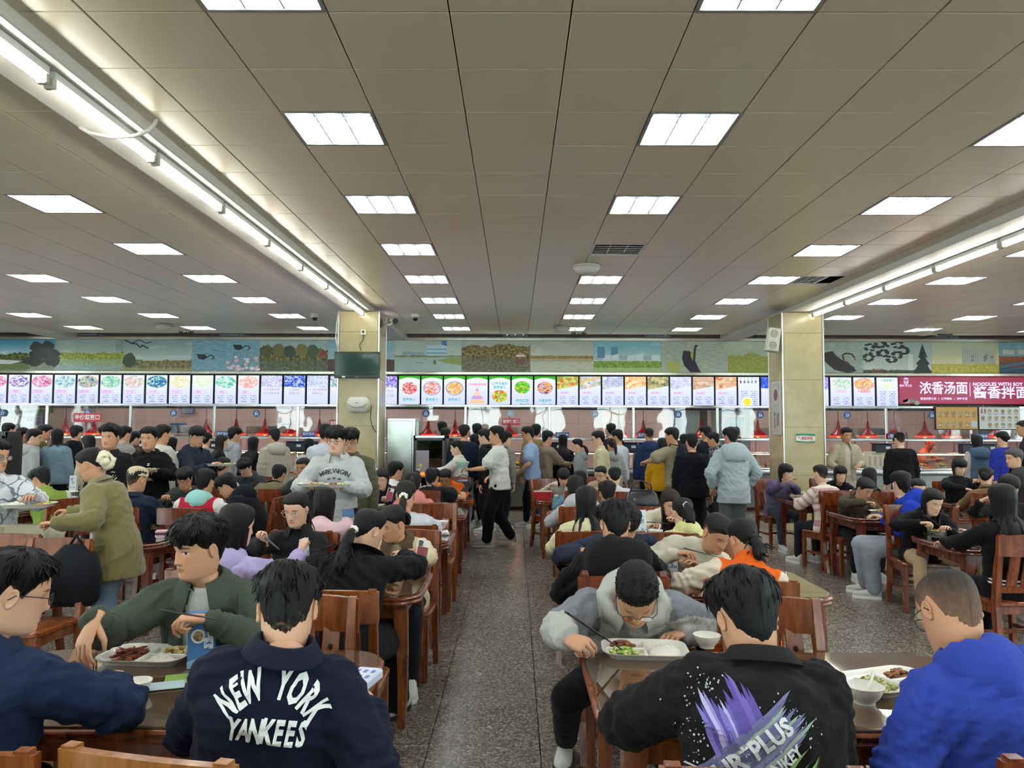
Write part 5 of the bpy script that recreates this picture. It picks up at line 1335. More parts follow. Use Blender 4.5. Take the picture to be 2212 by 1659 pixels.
    if lod < 2 and style in ('short', 'fluffy', 'fringe', 'crew', 'swept'):      # tufts
        for q in range((420 if lod == 0 else 110) if style != 'crew' else (300 if lod == 0 else 60)):
            j = rs.randint(nc); i = rs.randint(1, nr - 2); a = W[i * nc + j]; b = W[(i + 1) * nc + j]; t = Vector(b - a)
            if t.length < 1e-5: continue
            t.normalize(); nrm = (H @ Vector(V[i * nc + j])).normalized()
            L = (.012 if style == 'crew' else (.03 + .022 * rs.rand()) * (1 if i < nr * .62 else .4)) * hs; out = .25 if style != 'crew' else 1.3
            sid = t.cross(nrm) * ((rs.rand() - .5) * .7); p = Vector(a) - nrm * .004; d1 = (t + nrm * out * rs.rand() + sid).normalized(); d2 = (t - nrm * .25 + sid).normalized(); wv = t.cross(nrm).normalized() * (.0045 if style != 'crew' else .002)
            m = p + d1 * L * .5; e_ = m + d2 * L * .6
            pts = [p - wv, p + wv, p + nrm * .005, m - wv * .8, m + wv * .8, m + nrm * .004, e_]
            faces.extend([(cnt, cnt + 3, cnt + 5, cnt + 2), (cnt + 2, cnt + 5, cnt + 4, cnt + 1), (cnt + 3, cnt + 6, cnt + 5), (cnt + 5, cnt + 6, cnt + 4), (cnt, cnt + 1, cnt + 4, cnt + 3), (cnt + 3, cnt + 4, cnt + 6)])
            verts.append(np.array(pts)); uu.append(np.full(7, rs.rand() * 4)); cnt += 7
    me = mesh_np('hair', np.concatenate(verts), faces, m_hair(col, .6 if style == 'shaved' else .45, {'shaved': .75, 'crew': .30, 'short': .12}.get(style, 0.0)), {'hu': np.concatenate(uu), 'hz': np.concatenate([Z, np.zeros(cnt - len(Z))])})
    return link('hair', me, par)
_shoe = {}
def shoe_mesh(col, sole, lod):
    k = (col, sole, lod)
    if k in _shoe: return _shoe[k]
    prof = [(-.065, .020, .085), (-.06, .032, .10), (-.03, .037, .105), (.02, .040, .095), (.07, .044, .070), (.12, .047, .055), (.16, .044, .048), (.19, .032, .04), (.205, .012, .03)]
    n = 12 if lod < 2 else 8
    def loft(scale, z0, top):
        m = MB(); rs = []
        for y, w, h in prof:
            r = []
            for q in range(n):
                a = 2 * PI * q / n; c, s_ = math.cos(a), math.sin(a)
                r.append(Vector((w * scale * (abs(c) ** .7) * (1 if c > 0 else -1), y * (1.02 if scale > 1 else 1), z0 + (max(0, s_) ** .8) * (h if top else .002) + (0 if s_ >= 0 else -.0))))
            rs.append(r)
        return m.rings(rs)
    up = loft(1.0, .022, True).mesh('shoe', cloth(col, .7, .05), 180)
    sm = MB(); rs = []
    pts = [(w * 1.09, y) for y, w, h in prof] + [(-w * 1.09, y) for y, w, h in prof[::-1]]
    for z in (0, .006, .024, .03): rs.append([Vector((x * (.96 if z in (0, .03) else 1), y, z)) for x, y in pts])
    sm.rings([r for r in rs]); so = sm.mesh('sole', plain(sole, .6), 50)
    _shoe[k] = (up, so); return _shoe[k]
GLA = plain('#111114', .3)
def person(label, u, v, Y, face, pose='sit', sex='m', top=None, hair_=('short',), legs='#1b1c20', shoes=('#d8d8d4', '#e8e6e0'), chairkey='r', ch=None, rh=None, lh=None, lod=None, extra=None, **kw):
    P = dict(u=u, v=v, Y=Y, face=face, pose=pose, sex=sex, hair=hair_, seed=int(u * 7 + v * 3), **kw)
    J = solve(P); s = P['s']; fem = sex == 'f'
    if lod is None: lod = 0 if Y < 4.75 else (1 if Y < 8.6 else 2)
    if bpy.context.scene.get('draft'): lod = 2
    rot = P['rot']; root = P['root']
    loc = lambda p: rot.transposed() @ (Vector(p) - root)          # world -> own frame
    def tgt(h, side, default):
        if h is None: h = default
        if h[0] == 'px': return loc(at(*h[1:4]))
        if h[0] == 'w': return loc(Vector(h[1:4]))
        return Vector((h[0] * side if side < 0 else h[0], h[1], h[2]))
    if pose == 'sit': dr, dl = (.16, .36, .80), (.16, .38, .80)
    else: dr, dl = (.25, .05, .80 * s), (.25, .03, .80 * s)
    arms = {}; LA = (.275 if not fem else .26) * s; LB = (.25 if not fem else .235) * s
    pr_, pl_ = kw.get('pr', (.7, -.35, -.6)), kw.get('pl', (.7, -.35, -.6))
    Er, Wr = ik(J['shr'], tgt(rh, 1, dr), LA, LB, Vector(pr_)); El, Wl = ik(J['shl'], tgt(lh, -1, dl), LA, LB, Vector((-pl_[0], pl_[1], pl_[2])))
    arms['r'] = (J['shr'], Er, Wr); arms['l'] = (J['shl'], El, Wl); P['arms'] = arms
    # ---------------- body: trunk, neck and head in one skin
    nc = (60, 40, 26)[lod]; nz = (46, 28, 18)[lod]
    t0 = np.linspace(0, 2 * PI, nc, endpoint=False); th = t0 - .55 * np.sin(t0); H = J['H']; hs = J['hs']; o = J['head']
    zz = np.linspace(-.118, .1148, nz); zz = np.concatenate([zz[zz < .07], np.array([.08, .09, .098, .105, .110, .1135, .1148])])
    rows = []; hcs = []; Hm = np.array(H)
    for z in zz:
        x, y = head_pt(th, np.full(nc, z)); y2 = face_relief(x, y, np.full(nc, z), fem)
        q = np.stack([x * (.955 if fem and z < -.04 else 1), y2, np.full(nc, z)], 1); rows.append((q * hs) @ Hm.T + np.array(o)); hcs.append(q)
    chin = rows[0]; trunk = []
    T = TRUNK_F if fem else TRUNK_M
    for t, w, f, b in T[:-1] + [(.95, .085, .062, .068), (1.0, .060, .054, .058)]:
        c, d = spine_at(J, t, s); rt, fw = frame_at(J, d)
        k = s * (.93 if t < .94 else 1.0)
        trunk.append(np.array([c + rt * (w * k * math.sin(a)) + fw * ((f if math.cos(a) > 0 else b) * k * math.cos(a)) for a in th]))
    nb = trunk[-1]; nkw = .057 if not fem else .049
    ncn = []   # throat ring below the chin
    c2 = np.array(o) + Hm @ (np.array([0, -.014, -.128]) * hs)
    thr = np.array([c2 + Hm @ np.array([nkw * hs * math.sin(a), (.050 if math.cos(a) > 0 else .056) * hs * math.cos(a), -.012 * math.cos(a) * hs]) for a in th])
    mid = (nb * .55 + thr * .45)
    cm = mid.mean(0); mid = cm + (mid - cm) * .95
    allr = trunk + [mid, thr] + rows
    hc = np.concatenate([np.full((nc, 3), 9.0)] * (len(trunk) + 2) + hcs); V = np.concatenate(allr); F = []
    for i in range(len(allr) - 1):
        for j in range(nc):
            a = i * nc + j; b = i * nc + (j + 1) % nc; F.append((a, b, b + nc, a + nc))
    F.append(tuple(range(nc))[::-1]); F.append(tuple(range((len(allr) - 1) * nc, len(allr) * nc)))
    mb = MB()
    for k in (-1, 1):     # ears
        for r_, off in ((1.0, 0),):
            Em = H @ Matrix.Rotation(R(-14 * k), 3, 'Z') @ Matrix.Rotation(R(-12), 3, 'X')
            c_ = o + H @ (Vector((k * .0765, -.012, -.008)) * hs); m2 = MB(); m2.ball((0, 0, 0), (.010, .018, .031), 12 if lod < 2 else 8, 10 if lod < 2 else 6)
            for p in m2.v:
                p = Vector(p)
                if p.z < -.012: p.y *= .75; p.y += .003
                rr_ = math.hypot(p.y / .018, p.z / .031)
                if p.x * k > 0 and rr_ < .72: p.x *= -.15
                p.x += k * .35 * max(0, -p.y)
                mb.v.append(tuple(c_ + Em @ (p * hs)))
            o_ = len(mb.v) - len(m2.v); mb.f.extend([[i + o_ for i in f_] for f_ in m2.f]); mb.mi.extend([0] * len(m2.f))
    k1 = (.88 if fem else 1.0) * s
    for n, sd in (('r', 1), ('l', -1)):
        S, E, W = arms[n]; na = 10 if lod < 2 else 7
        D = (W - E).normalized()
        pts = [S, S + (E - S) * .3, S + (E - S) * .75, E, E + (W - E) * .25, E + (W - E) * .7, W - D * .005, W + D * .012]
        mb.tube(pts, [.046 * k1, .044 * k1, .038 * k1, .037 * k1, .038 * k1, .029 * k1, .0235 * k1, .022 * k1], na, True)
        hd = kw.get('hd' + n); Yh = Vector(hd).normalized() if hd else (D + Vector((0, .15, 0))).normalized()
        zn = kw.get('hn' + n, (0, 0, 1)); Zh = Vector(zn); Zh = Zh - Yh * Zh.dot(Yh)
        Zh = Zh.normalized() if Zh.length > .05 else Vector((sd, 0, 0))
        hand_mb(mb, W, Yh, Zh, sd, (.92 if fem else 1.02) * s, kw.get('p' + n + '_', kw.get('hands', 'relax')), lod)
    if kw.get('bare'):
        pass
    off = len(V); V = np.concatenate([V, np.array(mb.v)]); hc = np.concatenate([hc, np.full((len(mb.v), 3), 9.0)])
    F.extend([tuple(i + off for i in f_) for f_ in mb.f])
    # ---------------- legs
    hw = .088 * s; p0 = J['P0']; LG = {}
    for n, k in (('r', 1), ('l', -1)):
        hip = p0 + Vector((k * hw, .0, -.03 * s))
        if pose == 'sit':
            sp_ = kw.get('knee', .05); kn = hip + Vector((k * sp_, .40 * s, -.02)); kn.z = max(.44, kn.z - .02); dn = kw.get('shin', (.0, .02)); an = Vector((kn.x + k * dn[0], kn.y + dn[1] + .02, .085))
            tw = kw.get('leg' + n)
            if tw: kn = loc(Vector(tw[0])) if len(tw[0]) == 3 else kn; an = loc(Vector(tw[1]))
        else:
            a = kw.get('step', 0) * k; an = Vector((k * (.085 + kw.get('stance', 0)) * s, a + .0, .085 + (.05 if a < -.15 else 0))); kn = None
            kn, an = ik(hip, an, .42 * s, .41 * s, Vector((k * .1, 1, 0)))
        LG[n] = (hip, kn, an)
    P['legs'] = LG
    par = None
    me = mesh_np('person', V, F, m_skin(SKIN[kw.get('skin', 'a')], kw.get('eyes', 'closed')), {'hc': hc})
    body = link('person', me, None, root); body.rotation_euler = (0, 0, -R(face)); tag(body, label, 'person', kw.get('group'))
    G = dict(sleeve='long', hem=.12, ease=.018); G.update(top or {}); gn = G.get('name', 'jacket' if G.get('collar') else ('hoodie' if G.get('hood') else 'sweater'))
    gme, (gv, gf) = garment(P, J, G, lod, arms); gme.name = gn
    go = link(gn, gme, body); bvh = BVHTree.FromPolygons(gv.tolist(), gf); P['bvh'] = bvh
    if G.get('inner'):
        ime, _ = garment(dict(P, seed=P['seed'] + 1), J, dict(sleeve='short', hem=.05, ease=.004, col=G['inner'], fold=.002), max(1, lod), arms); ime.name = 'shirt'; link('shirt', ime, body)
    if G.get('collar'):      # turned-down collar
        c, d = spine_at(J, 1.0, s); rt, fw = frame_at(J, d); m = MB(); n = 26; rs = [[], [], [], []]
        cl = G['collar'] if isinstance(G['collar'], (int, float)) else 1.0
        for q in range(n + 1):
            a = R(-158 + 316 * q / n); sn, cs = math.sin(a), math.cos(a); dr_ = Vector(rt * sn - fw * cs); pt = max(0, -cs)
            for rr_, (r0, h) in zip(rs, ((.062, -.02), (.068, .050), (.077, .048), (.108 + .04 * pt, .008 - .06 * pt))): rr_.append(c + dr_ * (r0 * s * (.92 if fem else 1) * (cl if r0 > .1 else 1)) + d * (h * s * (cl if r0 > .1 else 1)))
        m.rings(rs, False, False, False); m.build('collar', G.get('cmat') or (cloth(G['ccol']) if 'ccol' in G else (G['mat'] if 'mat' in G else cloth(G['col']))), body, smooth=180)
    if G.get('hood'):        # hood lying on the shoulders, open like a thick soft collar
        c, d = spine_at(J, 1.0, s); rt, fw = frame_at(J, d); q_ = G['hood'] * s; nA = (44, 28, 18)[lod]; nB = (18, 12, 9)[lod]; rs = []
        for i in range(nA + 1):
            a = R(-152 + 304 * i / nA); w = (math.cos(a) + 1) / 2; w = w * w; sn, cs = math.sin(a), math.cos(a); dr_ = rt * (sn * 1.06) - fw * cs
            K = [(.060, -.015), (.070, .035 + .02 * w), (.080 + .008 * w, .050 + .028 * w), (.098 + .028 * w, .046 + .026 * w), (.118 + .05 * w, .018 + .012 * w), (.126 + .066 * w, -.022 - .02 * w), (.120 + .066 * w, -.05 - .06 * w), (.100 + .045 * w, -.062 - .10 * w), (.075 + .02 * w, -.06 - .085 * w)]
            x_ = np.linspace(0, 8, nB); r_ = _smooth2(np.interp(x_, range(9), [k[0] for k in K])); h_ = _smooth2(np.interp(x_, range(9), [k[1] for k in K]))
            wr = .009 * math.sin(a * 4 + P['seed']) + .006 * math.sin(a * 9 + 2)
            rs.append([c + dr_ * ((rr_ + wr * min(1, j / 4)) * q_) + d * ((hh_ - wr * .8 * min(1, j / 5)) * q_) for j, (rr_, hh_) in enumerate(zip(r_, h_))])
        m = MB(); m.rings(rs, False, False, False); v_, f_ = np.array(m.v), [tuple(x) for x in m.f]
        hm_ = G.get('hmat') or (cloth(G['hcol']) if 'hcol' in G else (G['mat'] if 'mat' in G else cloth(G['col'])))
        link('hood', mesh_np('hood', v_, f_, hm_, {'gt': np.tile(np.array([[0, .45, -1.0]]), (len(v_), 1))}), body)
    # trousers
    if legs:
        tm = MB(); e = kw.get('loose', .014)
        rs = []
        for t, w, f, b in ((-.16, .155, .10, .125), (-.06, .172, .112, .13), (.06, .165, .11, .12), (.14, .155, .105, .108)):
            c, d = spine_at(J, t, s); rt, fw = frame_at(J, d); rs.append(ring(c, rt, fw, w * s * (1.0 if not fem else .98), f * s, b * s, 16))
        tm.rings([r[::-1] for r in rs])
        for n in 'rl':
            hip, kn, an = LG[n]; k1 = .95 if fem else 1.0; lf = .86 if not kw.get('skirt') else 0
            capsule(tm, hip, kn if not kw.get('skirt') else hip + (kn - hip) * .68, (.088 * k1 + e * .6) * s, (.060 * k1 + e) * s)
            if not kw.get('skirt'): capsule(tm, kn, kn + (an - kn) * .94, (.060 * k1 + e) * s, (.040 + e * 1.2) * s)
        v_, nn_, f_ = remesh(tm, (.018, .024, .030)[lod], 3); v_ = wrinkle(v_, nn_, P['seed'] + 9, .0035, 90)
        lm = legs if isinstance(legs, bpy.types.Material) else cloth(legs)
        link('skirt' if kw.get('skirt') else 'trousers', mesh_np('trousers', v_, f_, lm), body)
        if kw.get('skirt'):
            tb = MB()
            for n in 'rl': hip, kn, an = LG[n]; tb.tube([hip + (kn - hip) * .3, hip + (kn - hip) * .7, kn + (an - kn) * .0, kn + (an - kn) * .25, kn + (an - kn) * .6, an + Vector((0, 0, -.02))], [.075, .07, .058, .056, .045, .034], 14)
            v_, nn_, f_ = remesh(tb, .012, 4); link('tights', mesh_np('tights', v_, f_, cloth('#b39a78', .75, .1, 60, .03)), body)
        if shoes:
            su, so = shoe_mesh(shoes[0], shoes[1], lod)
            for n, k in (('r', 1), ('l', -1)):
                hip, kn, an = LG[n]; fwd = Vector((k * .12, 1, 0)).normalized(); tip = kw.get('toe' + n, 0); m3 = Matrix.Rotation(-math.atan2(fwd.x, fwd.y), 3, 'Z') @ Matrix.Rotation(R(tip), 3, 'X')
                p = Vector((an.x, an.y - .0, max(0, an.z - .085)))
                sh = link('shoe', su, body, p); sh.rotation_euler = m3.to_euler(); link('sole', so, sh)
    if hair_: hair(P, J, lod, body, bvh)
    P['J'] = J; P['body'] = body; P['lod'] = lod
    hp = lambda x, y, z: o + H @ (Vector((x, y, z)) * hs)
    if kw.get('glasses'):
        gm = MB(); gc = kw['glasses'] if isinstance(kw['glasses'], str) else '#111114'; n = 16 if lod < 2 else 10; r_ = .0016 if lod < 2 else .0022
        for k in (-1, 1):
            gm.tube([hp(k * .034 + .0225 * math.cos(a), .1035 - .004 * abs(math.cos(a)), -.004 + .0185 * math.sin(a)) for a in np.linspace(0, 2 * PI, n)], r_, 5)
            gm.tube([hp(k * .056, .099, .002), hp(k * .074, .085, .004), hp(k * .0795, .03, .004), hp(k * .079, -.005, .002), hp(k * .078, -.02, -.012)], r_ * 1.1, 5)
        gm.tube([hp(-.0115, .105, .0), hp(0, .1075, .003), hp(.0115, .105, .0)], r_, 5)
        gl = gm.build('spectacles', plain(gc, .3), body, smooth=180)
        if lod < 2:
            for k in (-1, 1):
                l_ = MB(); l_._add([hp(k * .034 + .0215 * math.cos(a), .1035, -.004 + .0175 * math.sin(a)) for a in np.linspace(0, 2 * PI, 14, endpoint=False)], [tuple(range(14))]); l_.build('lens', glassm('#f2f6f6', 1.45, .0), gl)
    if kw.get('scrunchie'):
        st = hair_[0]; zt = {'pony': .045, 'ponybangs': .045, 'lowpony': -.035, 'bun': -.02}.get(st, .03); big = kw['scrunchie'][1]
        sm_ = MB(); sm_.tube([hp(.021 * big * math.cos(a), -.118 - .012 * (big - 1) + .008 * math.sin(5 * a), zt + .021 * big * (1 + .15 * math.sin(3 * a)) * math.sin(a)) for a in np.linspace(0, 2 * PI, 25)], [(.009 + .006 * (big > 1.5) + .004 * (q % 3)) * big * hs for q in range(25)], 8)
        sm_.build('hair_tie', cloth(kw['scrunchie'][0]), body, smooth=180)
    if kw.get('cap'):
        cm_ = MB(); rs = []
        for z, r_ in ((.035, 1.10), (.06, 1.12), (.085, 1.08), (.108, .92), (.125, .6), (.132, .25), (.133, .02)):
            x, y = head_pt(np.linspace(0, 2 * PI, 24, endpoint=False), np.full(24, min(z, .06))); rs.append([hp(a * r_, b * r_, z) for a, b in zip(x, y)])
        cm_.rings([r[::-1] for r in rs], False, True); cp = cm_.build('cap', cloth(kw['cap'][0]), body, smooth=180)
        k = kw['cap'][1]; bm_ = MB(); rs = []
        for q in range(4):
            w = .07 * (1 - .06 * q * q); yy = k * (.095 + .025 * q); rs.append([hp(-w + 2 * w * t / 8, yy + k * .02 * math.sin(PI * t / 8) * (q / 3), .038 - .008 * q - .012 * abs(t / 4 - 1) ** 2) for t in range(9)])
        bm_.rings(rs, False, False, False); bm_.build('cap_brim', cloth(kw['cap'][0]), cp, smooth=180)
    if ch and kw.get('chpos'): chair(*kw['chpos'], ch, chairkey, True)
    elif ch:
        b = rot @ Vector((0, .03, 0)); chair(root.x + b.x, root.y + b.y, face + kw.get('chturn', 0), ch, chairkey, lod == 0)
    P['hp'] = hp
    P['wr'] = root + rot @ Wr; P['wl'] = root + rot @ Wl
    return P
def print_on(P, txt_items, back=True, mat_=None, name='lettering', drop=0.0, lift=.0035):
    """lay flat shapes on the garment: items (verts Nx2 in metres, faces); origin at the shoulder-blade centre"""
    J = P['J']; up, rt, fw = J['up'], J['rt'], J['fw']
    if P.get('lat'): pass
    sgn = -1 if back else 1; o = J['sp'][3] - up * (.14 * P['s'] + drop); ax = rt * (1 if back else -1)
    for v, f in txt_items:
        bm = bmesh.new(); vs = [bm.verts.new((p[0], p[1], 0)) for p in v]
        for q in f:
            try: bm.faces.new([vs[i] for i in q])
            except ValueError: pass
        if P['lod'] < 2:
            for _ in range(4):
                le = [e for e in bm.edges if e.calc_length() > .011]
                if le: bmesh.ops.subdivide_edges(bm, edges=le, cuts=1)
            bmesh.ops.triangulate(bm, faces=bm.faces[:])
        for w in bm.verts:
            p = o + ax * w.co.x + up * w.co.y + fw * (sgn * .6)
            hit = P['bvh'].ray_cast(p, -fw * sgn)
            w.co = (hit[0] + fw * (sgn * lift)) if hit[0] is not None else o + ax * w.co.x + up * w.co.y + fw * (sgn * .15)
        me = bpy.data.meshes.new(name); bm.to_mesh(me); bm.free(); me.materials.append(mat_); link(name, me, P['body'])
def txt2(s, size, bold=.02, at_=(0, 0), rot=0, sx=1.0):
    v, f = text_mesh(s, size, bold); c, n = math.cos(R(rot)), math.sin(R(rot))
    x, y = v[:, 0] * sx, v[:, 1]; return np.stack([at_[0] + x * c - y * n, at_[1] + x * n + y * c], 1).tolist(), f
# ================================================================== everybody in the hall
HD = dict(hood=1.0, hem=.14, ease=.024); SW = dict(hem=.10, ease=.018); JK = dict(collar=1, hem=.12, ease=.022); TEE = dict(sleeve='short', hem=.12, ease=.022, name='t_shirt')
def W_(base, **k): d = dict(base); d.update(k); return d
DEN = denim('#8fa3b8'); DENB = denim('#4a6a8a'); DENG = denim('#8d929a')
PP = {}
# ---------------- front tables
PP['navy'] = person('person in a navy hoodie with glasses, seen from behind at the photo corner', 28, 1280, 2.42, 12, top=W_(HD, col='#1c2943', hood=.8, ease=.03), hair_=('short', '#0c0a0a'), glasses=True, hyaw=38, hp=14, nf=30, size=1.04, chpos=(-1.36, 2.13, 0), ch='wooden dining chair behind the navy hoodie at the photo corner', chairkey='b', rh=(.16, .42, .84), lh=(.2, .40, .80), wide=1.04, skin='a', pr=(.9, .1, -.4))
PP['yank'] = person('person in a navy jacket with large white lettering on the back, head bowed', 621, 1318, 2.33, -10, top=W_(JK, col='#171a2c', ease=.026, hem=.16, ccol='#171a2c'), hair_=('short', '#0b0a0a'), glasses=True, hyaw=-2, hp=36, nf=46, nl=.022, size=1.08, side=7, shrug=.012, swk=.80, chpos=(-.80, 2.11, 13), ch='light brown dining chair behind the navy lettered jacket', chairkey='l', rh=('px', 792, 1528, 2.42), lh=(.16, .40, .80), wide=1.04, skin='a', pr=(.5, -.3, -.8), pl=(.6, -.2, -.7), pr_='fist', hdr=(-.3, .9, .1))
PP['xman'] = person('person in a black jacket printed with a purple and green X of paint', 1612, 1338, 2.32, -3, top=W_(JK, col='#1b1a19', ease=.034, hem=.16, ccol='#1b1a19'), hair_=('swept', '#0b0a0a'), hyaw=-2, hp=38, nf=46, nl=.03, size=1.08, side=4, shrug=.02, swk=.84, chpos=(.58, 2.06, 3), ch='wooden dining chair behind the purple-print jacket', chairkey='r', rh=(.12, .40, .80), lh=(.12, .42, .80), wide=1.06, skin='b', pl=(1, .2, -.4), pr=(.5, -.3, -.8))
PP['blue'] = person('person in a bright blue hoodie with close-shaved hair, seen from behind', 2052, 1322, 2.42, -6, top=W_(HD, col='#32459c', hood=.74, ease=.028, hem=.18), hair_=('shaved', '#2a2a28'), glasses=True, hyaw=0, hp=36, hroll=8, nf=46, nl=.03, size=1.08, side=-8, swk=.84, chpos=(1.37, 2.12, 0), ch='wooden dining chair behind the bright blue hoodie', chairkey='r', rh=(.16, .30, .80), lh=(.16, .16, .64), wide=1.02, skin='b', pl=(.6, -.2, -.7), pr=(.5, -.3, -.8))
PP['olive'] = person('young man in an open olive jacket over white T-shirt, reaching across his tray', 428, 1183, 3.30, 178, top=W_(JK, col='#434a40', ease=.025, hem=.14, open=(.05, .115), inner='#d9d9d2', ccol='#434a40'), hair_=('fringe', '#120f0e'), hyaw=34, hp=8, size=1.08, ch='wooden dining chair under the man in the olive jacket', chairkey='b', rh=('px', 205, 1340, 2.90), lh=('px', 452, 1337, 3.08), hdr=(.1, .65, -.8), hnr=(.5, .7, .6), pr=(.5, -.3, -.5), pl=(.8, -.4, -.5), pl_='pinch', pr__='spread', hdl=(.9, .35, .1), wide=1.08, skin='b', eyes='open', lod=0)
PP['greyh'] = person('man in a pale grey hoodie with dark shoulder panels bending low over his plate', 1374, 1283, 3.40, 184, top=W_(HD, mat=yoke('#a9a9a2', '#77797f'), hood=1.05, ease=.036, hem=.16), hair_=('crew', '#0e0c0c'), glasses=True, hyaw=0, hp=50, hs=1.09, size=1.06, ch='wooden dining chair under the bending man in grey hoodie', rh=('px', 1222, 1378, 3.16), lh=(.22, .30, .775), hdr=(-.75, .65, -.1), hnr=(.1, .5, .85), pr=(1, -.2, -.35), pr_='pinch', wide=1.04, skin='b', lod=0, legs='#121216', legr=((.24, 3.55, .50), (.27, 4.10, .085)), shoes=('#cfcfc8', '#2a2a2c'))
chair(-.93, 3.22, 180, 'empty wooden dining chair pushed under the front table by the aisle', 'b', True)
chair(1.14, 3.22, 180, 'empty wooden dining chair pushed under the table beyond the purple-print jacket', 'b', True)
# ---------------- second tables
PP['blackpony'] = person('person with a long ponytail in a black wide-collared coat leaning on the table edge', 797, 1145, 4.50, 8, sex='f', top=W_(JK, col='#17171a', ease=.03, hem=.02, collar=1.5, ccol='#17171a'), hair_=('lowpony', '#0d0b0c', .36, .35), tail=.036, scrunchie=('#e8e2d0', 1.0), hyaw=30, hp=20, size=1.0, chpos=(-.87, 3.92, 0), ch='wooden dining chair under the black coat with the long ponytail', chairkey='b', rh=('px', 870, 1200, 4.75), lh=(.12, .45, .80), pr=(1, -.1, -.2), loose=.045, legs='#1a1a1d', shoes=('#d6d1c2', '#17171a'))
PP['cream'] = person('young woman in a cream trench coat with brown collar holding a phone', 847, 1130, 5.18, 182, sex='f', top=W_(JK, col='#cdbf9c', ease=.03, collar=1.2, ccol='#5a4636'), hair_=('bun', '#141010'), hyaw=42, hp=22, hroll=-6, ch='wooden dining chair under the cream trench coat', rh=(.05, .40, .82), lh=('px', 905, 1212, 4.86), hdl=(.3, .3, .9), pl=(1, -.2, -.3), pl_='grip', skin='b')
PP['glassgirl'] = person('young woman in round glasses and black jacket talking with chopsticks in hand', 640, 1100, 5.30, 180, sex='f', top=W_(JK, col='#1d1d20', ease=.026, ccol='#1d1d20'), hair_=('lowpony', '#100d0d', .25), glasses='#b8a894', hyaw=12, hp=16, ch='wooden dining chair under the young woman in round glasses', rh=('px', 572, 1172, 4.95), lh=(.10, .40, .84), hdr=(.1, .4, .8), pr_='pinch', pr=(1, -.2, -.4), skin='c', eyes='open')
PP['purple'] = person('person with long dark hair in a lilac hoodie stretching an arm over the table', 512, 1135, 4.30, 24, sex='f', top=W_(HD, col='#a99cc4', hood=.8, ease=.026), hair_=('long', '#15100f', .34, 75), hyaw=14, hp=10, ch='wooden dining chair under the lilac hoodie', rh=('px', 648, 1195, 4.62), lh=(.1, .38, .80), hdr=(.1, .4, .9), pr=(.6, -.3, -.8), pr_='fist', skin='c')
PP['hooded'] = person('broad person in a black hooded jacket and glasses, bowed over the table', 1328, 1132, 4.38, 2, top=W_(HD, col='#161618', hood=1.3, ease=.034, hem=.14), hair_=('fringe', '#0d0c0c'), glasses=True, hyaw=-8, hp=26, ch='wooden dining chair under the broad black hooded jacket', rh=(.16, .42, .82), lh=(.2, .42, .80), wide=1.06, skin='b', pl=(.7, -.2, -.6), pr=(.7, -.2, -.6))
PP['orange'] = person('person with a short ponytail in an orange varsity jacket with cream sleeves', 1606, 1165, 4.42, 6, sex='f', top=W_(SW, mat=twotone('#d95f17', '#cfc4ae'), ease=.036, hem=.14, high=1, name='varsity_jacket'), hair_=('lowpony', '#0e0c0c', .15, .2), tail=.032, hyaw=-20, hp=24, side=9, ch='wooden dining chair under the orange varsity jacket', chairkey='b', rh=(.14, .42, .80), lh=(.26, .36, .80), pl=(1, -.2, -.3), wide=1.1, skin='b')
PP['creamman'] = person('man in a cream sweater leaning over to eat beside the orange jacket', 1548, 1152, 5.02, 182, top=W_(SW, col='#bdb9a6', ease=.026), hair_=('crew', '#100e0e'), hyaw=-24, hp=34, side=-22, ch='wooden dining chair under the leaning man in cream', rh=('px', 1462, 1195, 4.95), lh=(.1, .42, .82), hdr=(-.8, .5, .1), pr_='pinch', pr=(.9, -.2, -.4), skin='b', glasses=False)
PP['denimman'] = person('person in a dark denim jacket hidden behind the black hooded jacket', 1352, 1132, 5.12, 180, top=W_(JK, mat=denim('#252b3c'), ease=.028), hair_=('fringe', '#0d0c0c'), hp=40, rh=('px', 1254, 1190, 5.0), lh=(.15, .4, .8), hdr=(-.8, .5, .2), pr=(1, -.2, -.3), pr_='pinch', ch='wooden dining chair under the dark denim jacket', skin='b')
# ---------------- third tables
PP['pink'] = person('person with long loose dark hair in a pale pink fleece', 701, 1085, 6.12, 6, sex='f', top=W_(SW, col='#d2b1b6', ease=.03), hair_=('long', '#14100f', .36, 70), hp=12, ch='wooden dining chair under the pale pink fleece', rh=('px', 748, 1122, 6.45), lh=(.2, .4, .8), hdr=(.1, .3, .9), pr_='grip', skin='c')
PP['fleece'] = person('person with a white-tied ponytail in a white fleece jacket', 877, 1070, 6.25, -14, sex='f', top=W_(SW, col='#c4c5c9', ease=.04), hair_=('lowpony', '#1c1412', .22), scrunchie=('#e8e4d4', 1.1), hp=16, hyaw=16, ch='wooden dining chair under the white fleece jacket', rh=(.26, .40, .82), lh=(.2, .4, .8), pr=(1, -.1, -.2), skin='b')
chair(-.80, 7.42, 180, 'empty wooden dining chair beside the white bowl and the black bull T-shirt', 'b')
PP['longblack'] = person('person with very long black hair over a pale yellow top', 1266, 1082, 6.05, 4, sex='f', top=W_(SW, col='#cfc9a0', ease=.024), hair_=('long', '#100d0d', .46, 66), hp=10, ch='wooden dining chair under the very long black hair', rh=(.2, .4, .8), skin='b')
PP['yellow'] = person('person with a white-tied ponytail in a pale lemon hoodie', 1475, 1108, 6.05, -6, sex='f', top=W_(HD, col='#c9c78a', hood=.8, ease=.024), hair_=('pony', '#0e0c0c', .26), scrunchie=('#e8e6dc', .9), tail=.036, hp=14, ch='wooden dining chair under the pale lemon hoodie', chairkey='b', skin='c')
